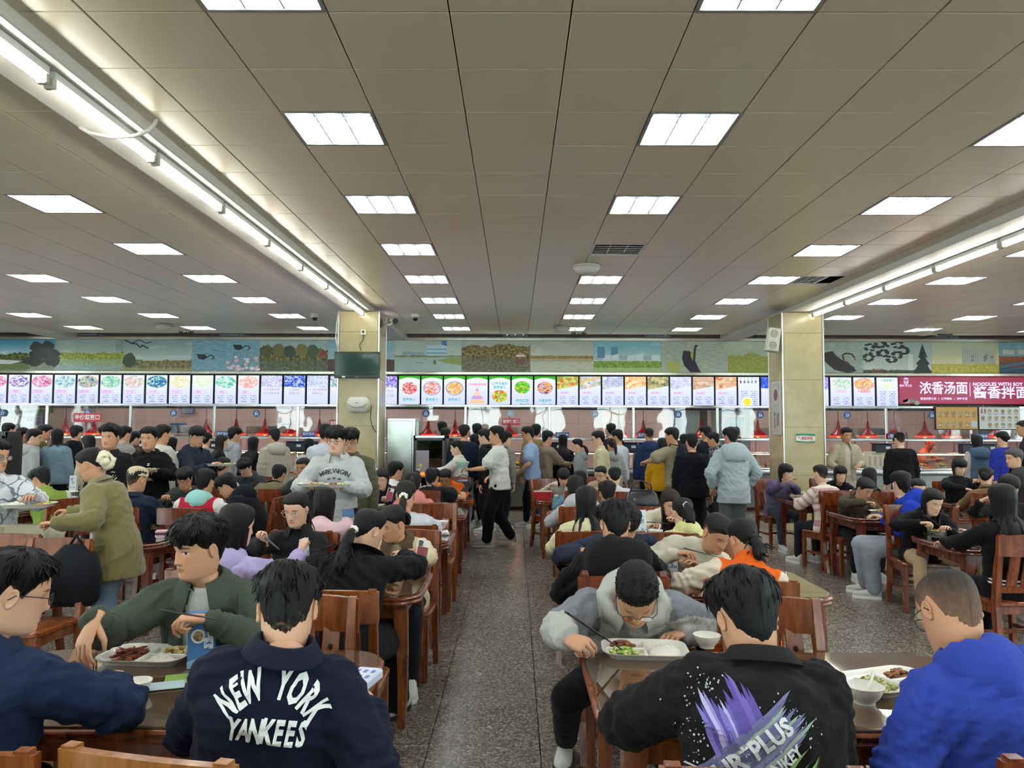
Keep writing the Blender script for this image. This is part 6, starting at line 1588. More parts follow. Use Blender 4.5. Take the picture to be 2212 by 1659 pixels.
PP['brown'] = person('young woman with long brown hair in a cream top eating with chopsticks', 1447, 1085, 7.16, 186, sex='f', top=W_(SW, col='#cfc8b2', ease=.026), hair_=('long', '#2c1a16', .40, 50), hyaw=-18, hp=30, ch='wooden dining chair under the young woman with long brown hair', rh=('px', 1404, 1138, 6.95), lh=(.1, .38, .84), hdr=(-.5, .5, .4), pr_='pinch', skin='c')
# ---------------- fourth tables
PP['salmon'] = person('person with a white headband in a salmon pink hoodie', 893, 1045, 8.05, -16, sex='f', top=W_(HD, col='#cf8078', hood=.9, ease=.026), hair_=('ponybangs', '#0e0c0d', .18), hp=14, hyaw=14, ch='wooden dining chair under the salmon pink hoodie', rh=(.24, .40, .82), skin='b')
PP['phone'] = person('young woman in a navy hooded top and glasses looking at her phone', 825, 1034, 9.28, 180, sex='f', top=W_(HD, col='#191d2c', hood=.7, ease=.024), hair_=('bob', '#1a1312', .12), glasses='#c0b09c', hp=22, hyaw=8, ch='wooden dining chair under the young woman looking at her phone', rh=('px', 786, 1090, 9.15), lh=('px', 835, 1085, 9.0), hdr=(.1, .2, .95), hdl=(.1, .5, .8), pl_='grip', pr_='relax', skin='c', eyes='open')
PP['greystreak'] = person('person with a blond streak in dark hair and a pale grey hoodie', 1243, 1052, 7.88, 6, sex='f', top=W_(HD, col='#abacae', hood=.9, ease=.028), hair_=('long', '#14100f', .14, 60), hp=16, side=-10, ch='wooden dining chair under the pale grey hoodie', lh=(.28, .42, .80), skin='c')
PP['darkback'] = person('dark-haired person sitting low behind the very long black hair', 1312, 1066, 8.15, 0, top=W_(SW, col='#202024'), hair_=('short', '#171211'), hp=16, ch='wooden dining chair under the low dark-haired person', chairkey='r', skin='b')
# ---------------- fifth tables
PP['bull'] = person('person in a black T-shirt with a large white bull print', 934, 1033, 9.86, 6, top=W_(TEE, col='#151518', ease=.03), hair_=('short', '#0c0b0d'), hp=16, hyaw=6, ch='wooden dining chair under the black bull T-shirt', rh=('px', 1012, 1078, 10.25), lh=(.2, .38, .8), hdr=(-.2, .5, .7), pr=(1, -.1, -.5), pr_='grip', skin='b', lod=1)
PP['orangeboy'] = person('boy in an orange hoodie and glasses facing the black bull T-shirt', 962, 1034, 11.0, 188, top=W_(HD, col='#d4601c', hood=.7), hair_=('short', '#0c0b0b'), glasses=True, hp=24, ch='wooden dining chair under the boy in the orange hoodie', skin='d')
PP['whitejk'] = person('short-haired person in a white jacket with black print beside the steel cabinet', 855, 1018, 10.2, 16, top=W_(SW, col='#c6c8cc', ease=.03), hair_=('short', '#0c0b0c'), hyaw=26, hp=8, ch='wooden dining chair under the white printed jacket', skin='b')
PP['denimgirl'] = person('dark-haired person in a blue denim jacket behind the blond streak', 1253, 1036, 9.75, 0, sex='f', top=W_(JK, mat=denim('#5d7d8f')), hair_=('long', '#13100f', .16, 70), ch='wooden dining chair under the blue denim jacket', lh=(.3, .3, .82), skin='c')
PP['bunwhite'] = person('person with a black hair bun and white sweater sitting with back turned', 1328, 1030, 9.65, 4, sex='f', top=W_(SW, col='#c2c4c8', ease=.028), hair_=('clip', '#0b0a0b'), hp=14, ch='wooden dining chair under the white sweater and black bun', skin='c')
PP['whiteclip'] = person('person with a white hair clip and cream top near the red box', 1217, 1030, 10.75, 150, sex='f', top=W_(SW, col='#b9b3a8'), hair_=('bobbangs', '#0d0b0c', .10), hp=34, hyaw=30, rh=('px', 1188, 1050, 10.5), ch='wooden dining chair under the person with a white hair clip', skin='c')
PP['glassbeige'] = person('young woman in round glasses and a beige jacket looking sideways', 1298, 1025, 11.2, 186, sex='f', top=W_(JK, col='#b39e80', inner='#c4c0bc', open=(.03, .06)), hair_=('tied' and 'clip', '#0e0c0c'), glasses='#6f5a48', hyaw=26, hp=16, ch='wooden dining chair under the young woman in beige', skin='c', eyes='open')
# ---------------- right-hand tables
PP['suit'] = person('young woman in a black suit and tie eating from a white tray', 2014, 1084, 7.12, 188, sex='f', top=W_(JK, col='#141416', open=(.03, .065), inner='#cfcdc4', ccol='#141416', ease=.024), hair_=('long', '#0f0c0c', .22, 48), hyaw=-16, hp=22, ch='wooden dining chair under the young woman in the black suit', rh=('px', 1988, 1130, 7.0), lh=(.12, .42, .8), hdr=(-.6, .6, .1), pr=(1, -.2, -.25), pr_='pinch', skin='c', skirt=1, legs='#141416', legr=((3.62, 6.96, .52), (3.60, 6.94, .085)), legl=((4.15, 6.92, .52), (4.25, 7.05, .085)), shoes=('#b3a88e', '#a89c82'))
PP['clipgirl'] = person('person with very long black hair and a white clip in a black tracksuit', 2166, 1080, 5.86, -4, sex='f', top=W_(HD, col='#141416', hood=.6, ease=.028, hem=.2), hair_=('longbangs', '#0d0b0b', .52, 68), hp=8, ch='wooden dining chair under the black tracksuit', rh=(.15, .42, .8), lh=(.2, .42, .8), legs='#141418', skin='c', shoes=('#d8d8d4', '#e8e6e0'))
PP['bangs2'] = person('young woman with bangs behind the long-haired tracksuit, cream cuff raised', 2180, 1052, 7.5, 184, sex='f', top=W_(SW, col='#1a1918'), hair_=('ponybangs', '#0d0b0b', .2), hp=22, rh=('px', 2120, 1082, 7.3), hdr=(-.6, .5, .5), pr_='fist', ch='wooden dining chair under the young woman with bangs', skin='c')
PP['greylady'] = person('grey-haired woman in an olive-brown jacket eating with a fork', 1868, 1056, 8.80, 176, sex='f', top=W_(JK, col='#4c4436', ease=.026), hair_=('short', '#1f1c1b'), hyaw=-18, hp=32, ch='wooden dining chair under the grey-haired woman', rh=('px', 1870, 1085, 8.62), lh=(.2, .4, .78), hdr=(-.6, .6, 0), pr=(1, 0, -.1), pr_='pinch', skin='b')
PP['bluehood'] = person('boy in a royal blue hoodie and grey jeans sitting sideways', 1946, 1046, 7.92, -62, top=W_(HD, col='#1f38a0', hood=1.1, ease=.03, hem=.16), hair_=('short', '#15110f'), hyaw=58, hp=8, lean=16, ch='wooden dining chair turned sideways under the royal blue hoodie', rh=(.2, .42, .78), legs=DENG, shoes=('#c4c3bd', '#e4e2da'), loose=.035, skin='c', legl=((3.55, 7.80, .52), (3.62, 7.85, .085)), legr=((3.58, 8.05, .52), (3.66, 8.1, .085)))
PP['glass2'] = person('young woman in round glasses sitting behind the royal blue hoodie', 1983, 1056, 8.95, 186, sex='f', top=W_(JK, col='#201d1e'), hair_=('tied' and 'lowpony', '#100d0d', .2), glasses='#3a2f2a', hyaw=6, hp=16, ch='wooden dining chair under the young woman behind the blue hoodie', skin='c', eyes='open')
PP['purplejk'] = person('young woman in a grey and purple jacket with hands at her mouth', 1697, 1020, 10.95, 172, sex='f', top=W_(SW, mat=twotone('#6d6480', '#4c4060'), ease=.03, hem=.22, high=1, name='jacket'), hair_=('bobbangs', '#0d0b0c', .06), hyaw=-26, hp=14, rh=('px', 1694, 1046, 10.7), lh=('px', 1710, 1046, 10.7), hdr=(.2, .4, .8), hdl=(-.2, .4, .8), ch='wooden dining chair under the grey and purple jacket', legs='#3f4650', skin='c')
PP['striped'] = person('person in a cream and pink striped sweater with a patterned black cap of hair', 1772, 1024, 9.62, -16, sex='f', top=W_(SW, mat=stripes('#b98d96', '#d6cfbc', .085, .42), ease=.034, hem=.12), hair_=('crew', '#14110f'), hp=8, ch='wooden dining chair under the striped sweater', legs='#23262c', skin='c')
PP['blackscarf'] = person('smiling young woman in black beside the striped sweater', 1815, 1024, 11.1, 180, sex='f', top=W_(SW, col='#17171a'), hair_=('longbangs', '#0c0a0b', .14), hp=10, ch='wooden dining chair under the smiling young woman in black', skin='c', eyes='open')
PP['longback'] = person('person with long dark hair falling to one side behind the grey-haired woman', 1878, 1030, 9.7, 12, sex='f', top=W_(SW, col='#33302e'), hair_=('long', '#14100f', .30, 70), hp=10, side=8, ch='wooden dining chair under the long dark hair', skin='c')
PP['bangs'] = person('young woman with blunt bangs in black eating with fork and chopsticks', 2072, 1008, 10.85, 182, sex='f', top=W_(SW, col='#161618', ease=.026), hair_=('bobbangs', '#0b0a0a', .06), hp=20, hyaw=-6, rh=('px', 2084, 1056, 10.6), lh=('px', 2112, 1042, 10.6), hdr=(-.6, .5, -.1), pr=(1, 0, .1), ch='wooden dining chair under the young woman with blunt bangs', pr_='pinch', pl_='fist', skin='c')
PP['claw'] = person('person with a claw clip in tied hair and a brown coat', 2130, 1030, 9.45, 20, sex='f', top=W_(JK, col='#6f553a'), hair_=('clip', '#100d0c'), hp=12, hyaw=20, ch='wooden dining chair under the brown coat with a claw clip', skin='c')
PP['faceright'] = person('young woman glancing sideways beside the old man at the edge', 2196, 1036, 10.6, 184, sex='f', top=W_(SW, col='#23211f'), hair_=('clip', '#12100f'), hp=10, hyaw=-24, ch='wooden dining chair under the young woman glancing sideways', skin='c')
# ---------------- left-hand tables
PP['varsity'] = person('boy in a cream and green varsity jacket with glasses, head bowed', 87, 1036, 8.3, -62, top=W_(SW, mat=twotone('#7d9440', '#c9c5b4'), ease=.03, high=1, name='varsity_jacket'), hair_=('short', '#0c0b0d'), glasses=True, hyaw=-8, hp=26, rh=(.1, .4, .82), lh=(.12, .3, 1.0), ch='wooden dining chair under the green varsity jacket', skin='b')
PP['capboy'] = person('person in a beige baseball cap and dark navy jacket seen from behind', 296, 1036, 7.55, 6, top=W_(JK, col='#1c2536', ease=.04), hair_=('fade', '#0c0b0b') and ('crew', '#0c0b0b'), cap=('#c4b596', 1), hp=10, hyaw=14, ch='wooden dining chair under the beige baseball cap', skin='b')
PP['mint'] = person('person in a red and white varsity jacket with a mint hood', 443, 1042, 7.62, 4, top=W_(SW, mat=twotone('#a81e34', '#cfcdc8'), ease=.036, hem=.14, hood=.9, hcol='#8cc0b8', name='varsity_jacket'), hair_=('short', '#0b0a0b'), hp=12, ch='wooden dining chair under the red jacket with mint hood', skin='b')
PP['eatboy'] = person('boy in glasses and dark grey top eating with chopsticks near the mint hood', 399, 1034, 9.0, 182, top=W_(SW, col='#3a3c3c', ease=.026), hair_=('fringe', '#0c0b0b'), glasses=True, hp=20, hyaw=-6, rh=('px', 354, 1080, 8.8), lh=(.14, .34, .82), hdr=(-.4, .5, .5), pr_='pinch', ch='wooden dining chair under the boy eating in glasses', skin='b')
PP['leaner'] = person('boy in a dark navy hooded jacket bending far forward over the table', 490, 1050, 8.45, -86, top=W_(HD, col='#17191f', hood=1.0, ease=.034), hair_=('fringe', '#0c0b0c'), glasses=True, hp=34, lean=46, ch='wooden dining chair under the far-bending boy', skin='b')
PP['bunback'] = person('person with pinned-up dark hair and pale collar, back turned', 482, 1008, 9.9, 8, sex='f', top=W_(SW, col='#b9b4aa'), hair_=('clip', '#121013'), hp=8, ch='wooden dining chair under the pinned-up dark hair', skin='c')
PP['greylook'] = person('boy in a dark grey hoodie and glasses looking down', 530, 1010, 11.05, 182, top=W_(HD, col='#3b3e42', hood=.8), hair_=('fluffy', '#0e0c0c'), glasses='#8f8f90', hp=30, hyaw=10, ch='wooden dining chair under the boy in dark grey looking down', skin='c')
PP['khaki'] = person('person in a khaki corduroy jacket with back turned', 602, 1026, 9.95, 2, top=W_(JK, col='#6f6a50', ease=.04), hair_=('short', '#0c0b0b'), hp=26, ch='wooden dining chair under the khaki corduroy jacket', skin='b')
PP['bowlboy'] = person('crew-cut boy lifting a white bowl to his mouth', 655, 1010, 9.75, 186, top=W_(JK, col='#3a3d3c', ease=.026), hair_=('crew', '#0c0b0b'), hp=12, hyaw=8, rh=('px', 642, 1036, 9.5), lh=('px', 672, 1034, 9.5), hdr=(.3, .3, .8), hdl=(-.3, .3, .8), ch='wooden dining chair under the crew-cut boy', skin='d', eyes='open')
# ---------------- standing, left
PP['tweed'] = person('smiling woman in a long olive tweed jacket bending over, scrunchie in her bun', 196, 1003, 5.55, -90, pose='stand', sex='f', lean=17, top=W_(JK, mat=cloth('#6f6840', .95, .3, 40, .22), ease=.045, hem=.24, flare=.05, collar=1.1, inner='#a9bfd2', open=(.02, .05)), hair_=('bun', '#191312', .2), scrunchie=('#d8d0b4', 1.9), hp=24, hyaw=6, rh=('px', 152, 1105, 5.75), lh=('px', 118, 1130, 5.15), hdr=(-.2, .8, .1), pr=(.4, -.9, -.5), pl=(.3, -.9, -.6), pr_='pinch', pl_='fist', legs=denim('#6d8496'), step=.08, loose=.03, skin='b')
PP['print'] = person('person in a white and black graphic print jacket carrying a tray', -10, 985, 5.92, 150, pose='stand', top=W_(JK, mat=camo('#c4c6ca', '#6f7278', '#a4a6aa', 9), ease=.04, hem=.1), hair_=('short', '#0c0b0b'), glasses=True, hp=8, hyaw=-50, rh=(.12, .36, 1.06), lh=('px', 68, 1075, 5.75), legs=camo('#a9abb0', '#66686e', '#8f9196', 10), skin='b')
PP['blackjk'] = person('young man in a black jacket with a white face print, looking at camera', 238, 945, 8.75, 180, pose='stand', top=W_(JK, col='#1b1c20', inner='#bfae8e', open=(.02, .045), ease=.03), hair_=('swept', '#0d0c0c'), hs=1.10, wide=1.1, hp=2, eyes='open', skin='b', lod=1)
PP['bighood'] = person('stout young man in a black hoodie smiling and carrying a tray', 322, 948, 9.55, 178, pose='stand', top=W_(HD, col='#121215', hood=.9, ease=.04), hair_=('short', '#0c0b0b'), hs=1.14, wide=1.3, hp=2, rh=(.06, .32, 1.18), lh=(.22, .32, 1.16), hands='tray', eyes='open', skin='b', lod=1)
PP['creamback'] = person('tall person in a cream sweater with back turned behind the black hoodie', 352, 938, 10.6, 30, pose='stand', top=W_(SW, col='#bdb9ac', ease=.035), hair_=('short', '#0c0b0b'), wide=1.1, skin='b')
PP['navytray'] = person('boy in a dark navy hoodie and glasses carrying a heaped tray', 425, 943, 9.85, 112, pose='stand', top=W_(HD, col='#242a38', hood=.9, ease=.03), hair_=('fringe', '#0c0b0c'), glasses='#8f8f90', hp=14, hyaw=16, rh=(.05, .36, 1.22), lh=(.12, .34, 1.20), hands='tray', skin='b')
PP['wigan'] = person('young man in a pale grey hoodie with arched lettering carrying two plates', 726, 952, 7.5, 176, pose='stand', top=W_(HD, col='#aeb0ae', hood=.9, ease=.046, hem=.18), hair_=('fluffy', '#0e0c0c'), glasses=True, hp=6, hyaw=10, rh=(.22, .30, 1.17), lh=(.12, .32, 1.15), hands='tray', legs='#4a443e', skin='c', eyes='open')
PP['olivejk'] = person('young man in an olive work jacket just behind the lettered hoodie', 757, 952, 8.0, 174, pose='stand', top=W_(JK, col='#5c5b46', inner='#17171a', open=(.03, .05), ease=.03), hair_=('fringe', '#0c0b0b'), glasses=True, hp=12, legs='#22262e', skin='b')
for lb, u, v, Y, f, sx_, top, hr, kw in (
    ('person with short dark hair and white shirt behind the lettered hoodie', 703, 936, 10.9, 10, 'm', W_(SW, col='#b4b8c0'), ('short', '#0c0b0c'), {}),
    ('person in a pale grey hoodie turning to the counter beside the blue sweater', 74, 945, 11.7, 40, 'm', W_(HD, col='#a9aaa6', hood=1), ('short', '#0b0a0d'), dict(hyaw=25)),
    ('tall dark-haired person in olive by the red lamp', 97, 934, 13.0, 60, 'm', W_(SW, col='#544f2c'), ('short', '#0c0b0c'), {}),
    ('person with long black hair in a dusty blue sweater holding plates', 124, 943, 11.9, 6, 'f', W_(SW, col='#6f8794', ease=.05), ('long', '#0e0c0e', .2, 75), dict(hyaw=-30)),
    ('person with black hair and black jacket left of the pale-faced girl', 165, 936, 12.9, 0, 'm', W_(HD, col='#15161a', hood=.8), ('short', '#0a090b'), {}),
    ('pale-faced young woman in profile with wavy black hair', 191, 957, 11.4, -70, 'f', W_(SW, col='#c4b99a'), ('long', '#0c0a0c', .2, 85), {}),
    ('person in a brown jacket beside the blue no-cash notice', 291, 948, 13.8, 30, 'm', W_(JK, col='#4c3f34'), ('short', '#0d0b0c'), {}),
    ('person in a grey shirt half hidden behind the black jacket', 270, 938, 12.4, 20, 'm', W_(SW, col='#8f8a88'), ('short', '#0c0b0c'), {}),
    ('dark-haired person in white between the cream sweater and navy hoodie', 372, 958, 14.2, 0, 'f', W_(SW, col='#b9babd'), ('bob', '#0e0c0e', .08), {}),
    ('young woman with long brown hair in black at the card machine', 479, 955, 12.5, 62, 'f', W_(SW, col='#141417'), ('long', '#241513', .32, 70), {}),
    ('boy in a pale grey hoodie with dark backpack straps', 507, 940, 13.2, 40, 'm', W_(HD, col='#a4a6aa', hood=1), ('fluffy', '#17120f'), {}),
    ('person in a checked shirt squeezed behind the navy hoodie', 446, 950, 13.6, 0, 'm', W_(SW, col='#7f8288'), ('short', '#0c0b0c'), {}),
    ('person with long straight black hair dressed in black', 547, 958, 13.0, 10, 'f', W_(SW, col='#121216'), ('long', '#0b0a0e', .3, 70), {}),
    ('person in a pale beige hooded windbreaker at the counter', 592, 943, 12.2, -42, 'm', W_(HD, col='#a8a195', hood=1.1, ease=.035), ('short', '#0c0b10'), dict(legs='#5a564e')),
    ('person with a black bob in a white top and dark strap', 667, 962, 13.0, 4, 'f', W_(SW, col='#c0bdb4'), ('bob', '#0b090b', .12), {}),
    ('brown-haired person near the dark glass cabinet', 49, 940, 13.2, 20, 'm', W_(SW, col='#5d4a3c'), ('short', '#15100f'), {}),
    ('person in a dark cap-like haircut at the left edge counter', 18, 930, 13.6, 10, 'm', W_(SW, col='#2a2a30'), ('short', '#0c0b0c'), {}),
    # centre
    ('person with short hair at the counter behind the steel cabinet', 955, 926, 14.6, 0, 'm', W_(SW, col='#3a2f33'), ('short', '#0b0a0c'), {}),
    ('person with round dark hair behind the glass-door cabinet', 962, 940, 14.0, 10, 'm', W_(SW, col='#1d1d24'), ('short', '#0b0a0c'), {}),
    ('man in a navy sweater and pale jeans with back turned', 1003, 934, 13.1, 8, 'm', W_(SW, col='#1a2230', ease=.03), ('short', '#0c0b0c'), dict(legs=DEN)),
    ('person with dark hair in maroon between navy sweater and black jacket', 1026, 952, 13.4, -30, 'f', W_(SW, col='#4a1f28'), ('bob', '#0c0b0c', .05), {}),
    ('boy in a black jacket in profile next to the white T-shirt', 1046, 944, 12.6, -70, 'm', W_(JK, col='#16181a'), ('short', '#0c0b0c'), dict(legs='#241f22')),
    ('person with black hair deep in the queue at the nutrition window', 1030, 930, 14.6, 0, 'm', W_(SW, col='#b0a890'), ('short', '#0b0a0b'), {}),
    ('person in a grey patterned jacket bending behind the white T-shirt', 1094, 948, 13.0, 40, 'm', W_(JK, col='#7d7870'), ('short', '#0c0b0c'), dict(lean=14)),
    ('man in a khaki sweater right behind the light blue T-shirt', 1158, 932, 14.0, 0, 'm', W_(SW, col='#85734f', ease=.03), ('short', '#0c0b0c'), dict(legs=DENB)),
    ('person in a taupe sweater reaching out with plates', 1183, 946, 13.6, 55, 'm', W_(SW, col='#8f7c6a', ease=.026), ('short', '#0c0b0c'), dict(rh=(.1, .42, 1.05), lh=(.0, .42, 1.05))),
    ('person with long straight black hair near window thirty-four', 1216, 952, 14.1, 4, 'f', W_(SW, col='#17171b'), ('long', '#0b0a0e', .34, 66), {}),
    ('young woman in a grey hoodie in profile, hair tied low', 1247, 962, 13.1, -70, 'f', W_(HD, col='#85888a', hood=.9), ('lowpony', '#0d0b0c', .2), {}),
    ('boy in a cream fleece and glasses in profile', 1292, 948, 12.5, -82, 'm', W_(SW, col='#c2b795', ease=.03, high=1), ('short', '#0c0b0d'), dict(glasses=True)),
    ('person with a long brown ponytail and pale hood', 1321, 962, 13.2, -10, 'f', W_(HD, col='#9a9c98', hood=1), ('pony', '#24171a', .34), {}),
    ('boy in a white T-shirt behind the brown ponytail', 1333, 944, 13.6, -50, 'm', W_(TEE, col='#c4c8d0'), ('short', '#0c0b0d'), {}),
    ('person whose dark hair shows above the white T-shirt boy', 1320, 930, 14.6, 0, 'm', W_(SW, col='#23242c'), ('short', '#0a090c'), {}),
    ('person in a dark blue hoodie left of the yellow hoodie', 1402, 940, 13.6, 0, 'm', W_(HD, col='#28365a', hood=1), ('crew', '#0b0a0e'), {}),
    ('person with long black hair in a mustard yellow hoodie', 1431, 962, 12.2, 14, 'f', W_(HD, col='#c0921c', hood=.7, ease=.04), ('long', '#0c0a0b', .26, 64), {}),
    ('dark-haired person half hidden right of the khaki T-shirt', 1479, 952, 13.4, 0, 'f', W_(SW, col='#b0aaa0'), ('bob', '#0d0b0c', .06), {}),
    ('person in black with head above the light jacket', 1524, 936, 13.6, -20, 'm', W_(SW, col='#20232c'), ('short', '#0a090b'), {}),
    ('young person with a grey hood and paisley-dark jacket', 1540, 950, 13.0, -60, 'f', W_(HD, mat=camo('#1d1d20', '#8f9090', '#2c2c30', 16), hood=1.1), ('short', '#0c0b0d'), {}),
    # right
    ('young man in a beige jacket and cream T-shirt facing the tables', 1828, 940, 13.3, 178, 'm', W_(JK, col='#b0a68f', inner='#c9c0ae', open=(.05, .08), ease=.03), ('short', '#14100f'), dict(hp=10, rh=(.2, .26, 1.0), lh=(.1, .3, 1.08), legs='#b9b3a6')),
    ('person in a black sweater and black cap with back turned', 1943, 950, 13.0, 4, 'm', W_(SW, col='#141417', ease=.04), ('crew', '#0c0b0b'), dict(cap=('#141416', 1))),
    ('young woman in a red, white and blue panelled hooded jacket', 2110, 955, 13.4, 6, 'f', W_(HD, mat=twotone('#4a6078', '#b8aaa6'), hood=1.2, ease=.04), ('bob', '#1a1113', .06), {}),
    ('person with tied black hair in a royal blue sweater', 2165, 948, 12.6, -8, 'f', W_(SW, col='#27318a', ease=.045), ('clip', '#0d0b0d'), {}),
    ('short grey-haired old man in a charcoal jacket in profile', 2190, 990, 9.6, -80, 'm', W_(JK, col='#3d3a3a', ease=.03), ('short', '#4f4d4c'), dict(hyaw=-10, hp=8, lean=10)),
    ('tall man at the very edge of the photo by the menu board', 2212, 925, 12.6, -60, 'm', W_(SW, col='#3b3436'), ('crew', '#14100f'), {}),
    ('serving worker in a cap and uniform behind the counter, lit orange', 2008, 962, 17.75, 150, 'm', W_(JK, col='#c9a58c'), ('crew', '#1c1412'), dict(lean=16, hp=34, cap=('#d8a080', 1), rh=(.1, .4, 1.0), lh=(.2, .4, 1.0))),  # heat-lamp orange painted into the colour of a white uniform
):
    PP[lb] = person(lb, u, v, Y, f, pose='stand', sex=sx_, top=top, hair_=hr, skin='abc'[u % 3], **kw)
PP['whitetee'] = person('young man in a white T-shirt and black trousers walking with a pale green bowl', 1072, 940, 11.1, -84, pose='stand', top=W_(TEE, col='#c9c9c2', ease=.035), hair_=('short', '#0d0c0c'), hp=2, lean=3, step=-.17, rh=(.20, .14, 1.0), lh=(.10, .40, 1.10), hdl=(0, 1, .1), pl_='tray', legs='#121215', shoes=('#a9a698', '#c8c4b4'), loose=.03, skin='b', lod=1)
PP['bluetee'] = person('young man in a light blue T-shirt and black trousers in profile', 1140, 938, 13.2, -84, pose='stand', top=W_(TEE, col='#8ca3c2', ease=.03), hair_=('short', '#0d0c0c'), glasses=True, step=.1, lh=(.22, .2, .95), legs='#17181c', shoes=('#c4c4c0', '#d8d6ce'), skin='b')
PP['whitecoat'] = person('young woman in a white jacket carrying a loaded tray in profile', 986, 968, 11.95, -84, pose='stand', sex='f', top=W_(JK, col='#c4c2b6', ease=.045, hem=.1), hair_=('short', '#0d0b0d'), hp=10, rh=(.1, .40, 1.02), lh=(.12, .40, 1.02), hands='tray', legs='#33363e', skin='c')
PP['khakitee'] = person('young man in a khaki T-shirt and black backpack with an arm around the yellow hoodie', 1451, 942, 11.7, -36, pose='stand', top=W_(TEE, col='#8f866c', ease=.035), hair_=('short', '#0c0b0c'), glasses='#b4a48c', hyaw=-20, lh=('px', 1394, 998, 11.8), pl=(.9, -.4, -.2), legs='#6d6656', skin='b')
PP['blackman'] = person('broad man in a plain black sweater and black trousers with back turned', 1494, 956, 10.9, 2, pose='stand', top=W_(SW, col='#121217', ease=.035, hem=.14), hair_=('short', '#0d0b0b'), wide=1.2, legs='#121215', loose=.03, skin='b', lod=1)
PP['lightjk'] = person('man in a pale blue-grey hooded jacket and grey trousers with back turned', 1578, 944, 10.35, -6, pose='stand', top=W_(HD, col='#9fabae', hood=1.25, ease=.04, hem=.22), hair_=('short', '#0c0b0d'), hyaw=-10, wide=1.08, rh=(.24, .12, .92), lh=(.24, .14, .92), legs='#5d6062', loose=.03, skin='b', lod=1)
# ================================================================== prints on clothing
WHT = plain('#dcdcd6', .8)
def arc_text(s, size, rad, span, bold=.03, cy=0, sx=1.0):
    """letters along an arch, each upright to the arch; returns print items"""
    its = []; n = len(s)
    for i, chh in enumerate(s):
        if chh == ' ': continue
        a = -span / 2 + span * i / (n - 1); x = rad * math.sin(R(a)); y = rad * math.cos(R(a)) - rad + cy
        its.append(txt2(chh, size, bold, (x, y), -a, sx))
    return its
P = PP['yank']
print_on(P, arc_text('NEW YORK', .094, .140, 114, .04, .118, .54) + [txt2(c, .088, .04, (-.09 + .030 * i, .002 - .002 * abs(i - 3)), -3, .54) for i, c in enumerate('YANKEES')], True, plain('#dfe3df', .8), lift=.007)
P = PP['xman']
def strokes(x0, y0, x1, y1, w, n, seed, cols):
    rr = random.Random(seed); out = {c: [] for c in cols}
    L = math.hypot(x1 - x0, y1 - y0); dx, dy = (x1 - x0) / L, (y1 - y0) / L; nx, ny = -dy, dx
    for k in range(n):
        o = (k + .5) / n * w - w / 2; a = -.02 + rr.uniform(0, .04); b = L - rr.uniform(0, .08) + .03 * rr.random(); t = w / n * rr.uniform(1.0, 1.9)
        pts = [(a, o - t / 2), (a + .3 * (b - a), o - t * .6), (b - .03, o - t * .4), (b, o), (b - .03, o + t * .4), (a + .4 * (b - a), o + t * .6), (a, o + t / 2)]
        out[rr.choice(cols)].append(([(x0 + dx * p + nx * q, y0 + dy * p + ny * q) for p, q in pts], [tuple(range(7))]))
    return out
def dots(cx, cy, rx, ry, n, seed, r0=.002):
    rr = random.Random(seed); o = []
    for _ in range(n):
        x, y = cx + rr.gauss(0, rx), cy + rr.gauss(0, ry); r_ = r0 * rr.uniform(.3, 1.2); o.append(([(x + r_ * math.cos(a), y + r_ * 1.5 * math.sin(a)) for a in (0, 1.2, 2.4, 3.6, 4.9)], [(0, 1, 2, 3, 4)]))
    return o
XO = -.09
cols = ['#6f5fae', '#8f82c4', '#b3abd6', '#5a4a96', '#7a6cb8']
for (x0, y0, x1, y1, w, sd, cc, lift) in ((.06 + XO, -.22, -.075 + XO, .115, .135, 1, cols, .003), (-.12 + XO, -.20, .15 + XO, .06, .11, 2, ['#6d6a92', '#7f83a0', '#8fa08f', '#62628a'], .0042), (.03 + XO, -.22, .16 + XO, -.06, .07, 3, ['#3f6a24', '#5a8a30', '#7fa85a', '#2f4f1f'], .0054)):
    for c, it in strokes(x0, y0, x1, y1, w, 15, sd, cc).items():
        if it: print_on(P, it, True, plain(c, .8), 'paint_print', lift=lift); lift += .0004
print_on(P, dots(.10 + XO, .01, .035, .03, 70, 4) + dots(-.12 + XO, -.02, .02, .06, 60, 5) + dots(-.08 + XO, .10, .02, .02, 25, 6), True, plain('#c4c2cc', .8), 'paint_print')
print_on(P, [txt2('UR*PLUS', .062, .035, (.015 + XO, -.055), 38, .92), txt2('A MONKEY', .038, .035, (.055 + XO, -.10), 38, .95)], True, plain('#d3d4d2', .8), lift=.009)
P = PP['orange']
print_on(P, [txt2('GENTO', .068, .035, (.015, -.115), 0, .9)], True, plain('#e4ddd0', .8))
print_on(P, [([(.015 + .105 * math.cos(a) + sgn_ * 0, -.085 + (.042 + k) * math.sin(a) + .03 * math.cos(a)) for a in np.linspace(.1, 2.9, 18) for k in (0, .005)], [(2 * i, 2 * i + 1, 2 * i + 3, 2 * i + 2) for i in range(17)]) for sgn_ in (0,)] +
         [([(.118 + r_ * math.cos(a), -.052 + r_ * math.sin(a)) for a, r_ in zip(np.linspace(0, 2 * PI, 9)[:-1], [.016, .004] * 4)], [tuple(range(8))])], True, plain('#e4ddd0', .8), 'swoosh_print')
P = PP['wigan']
print_on(P, arc_text('MARK WIGAN', .062, .24, 62, .02, .03), False, plain('#2c2f38', .8))
print_on(P, [([(.05 * k + .018 * math.cos(a), -.035 + .012 * math.sin(a) - .01 * abs(k)) for a in np.linspace(0, 2 * PI, 7)[:-1]], [tuple(range(6))]) for k in (-1, 0, 1)], False, plain('#55585f', .8), 'emblem_print')
P = PP['bull']
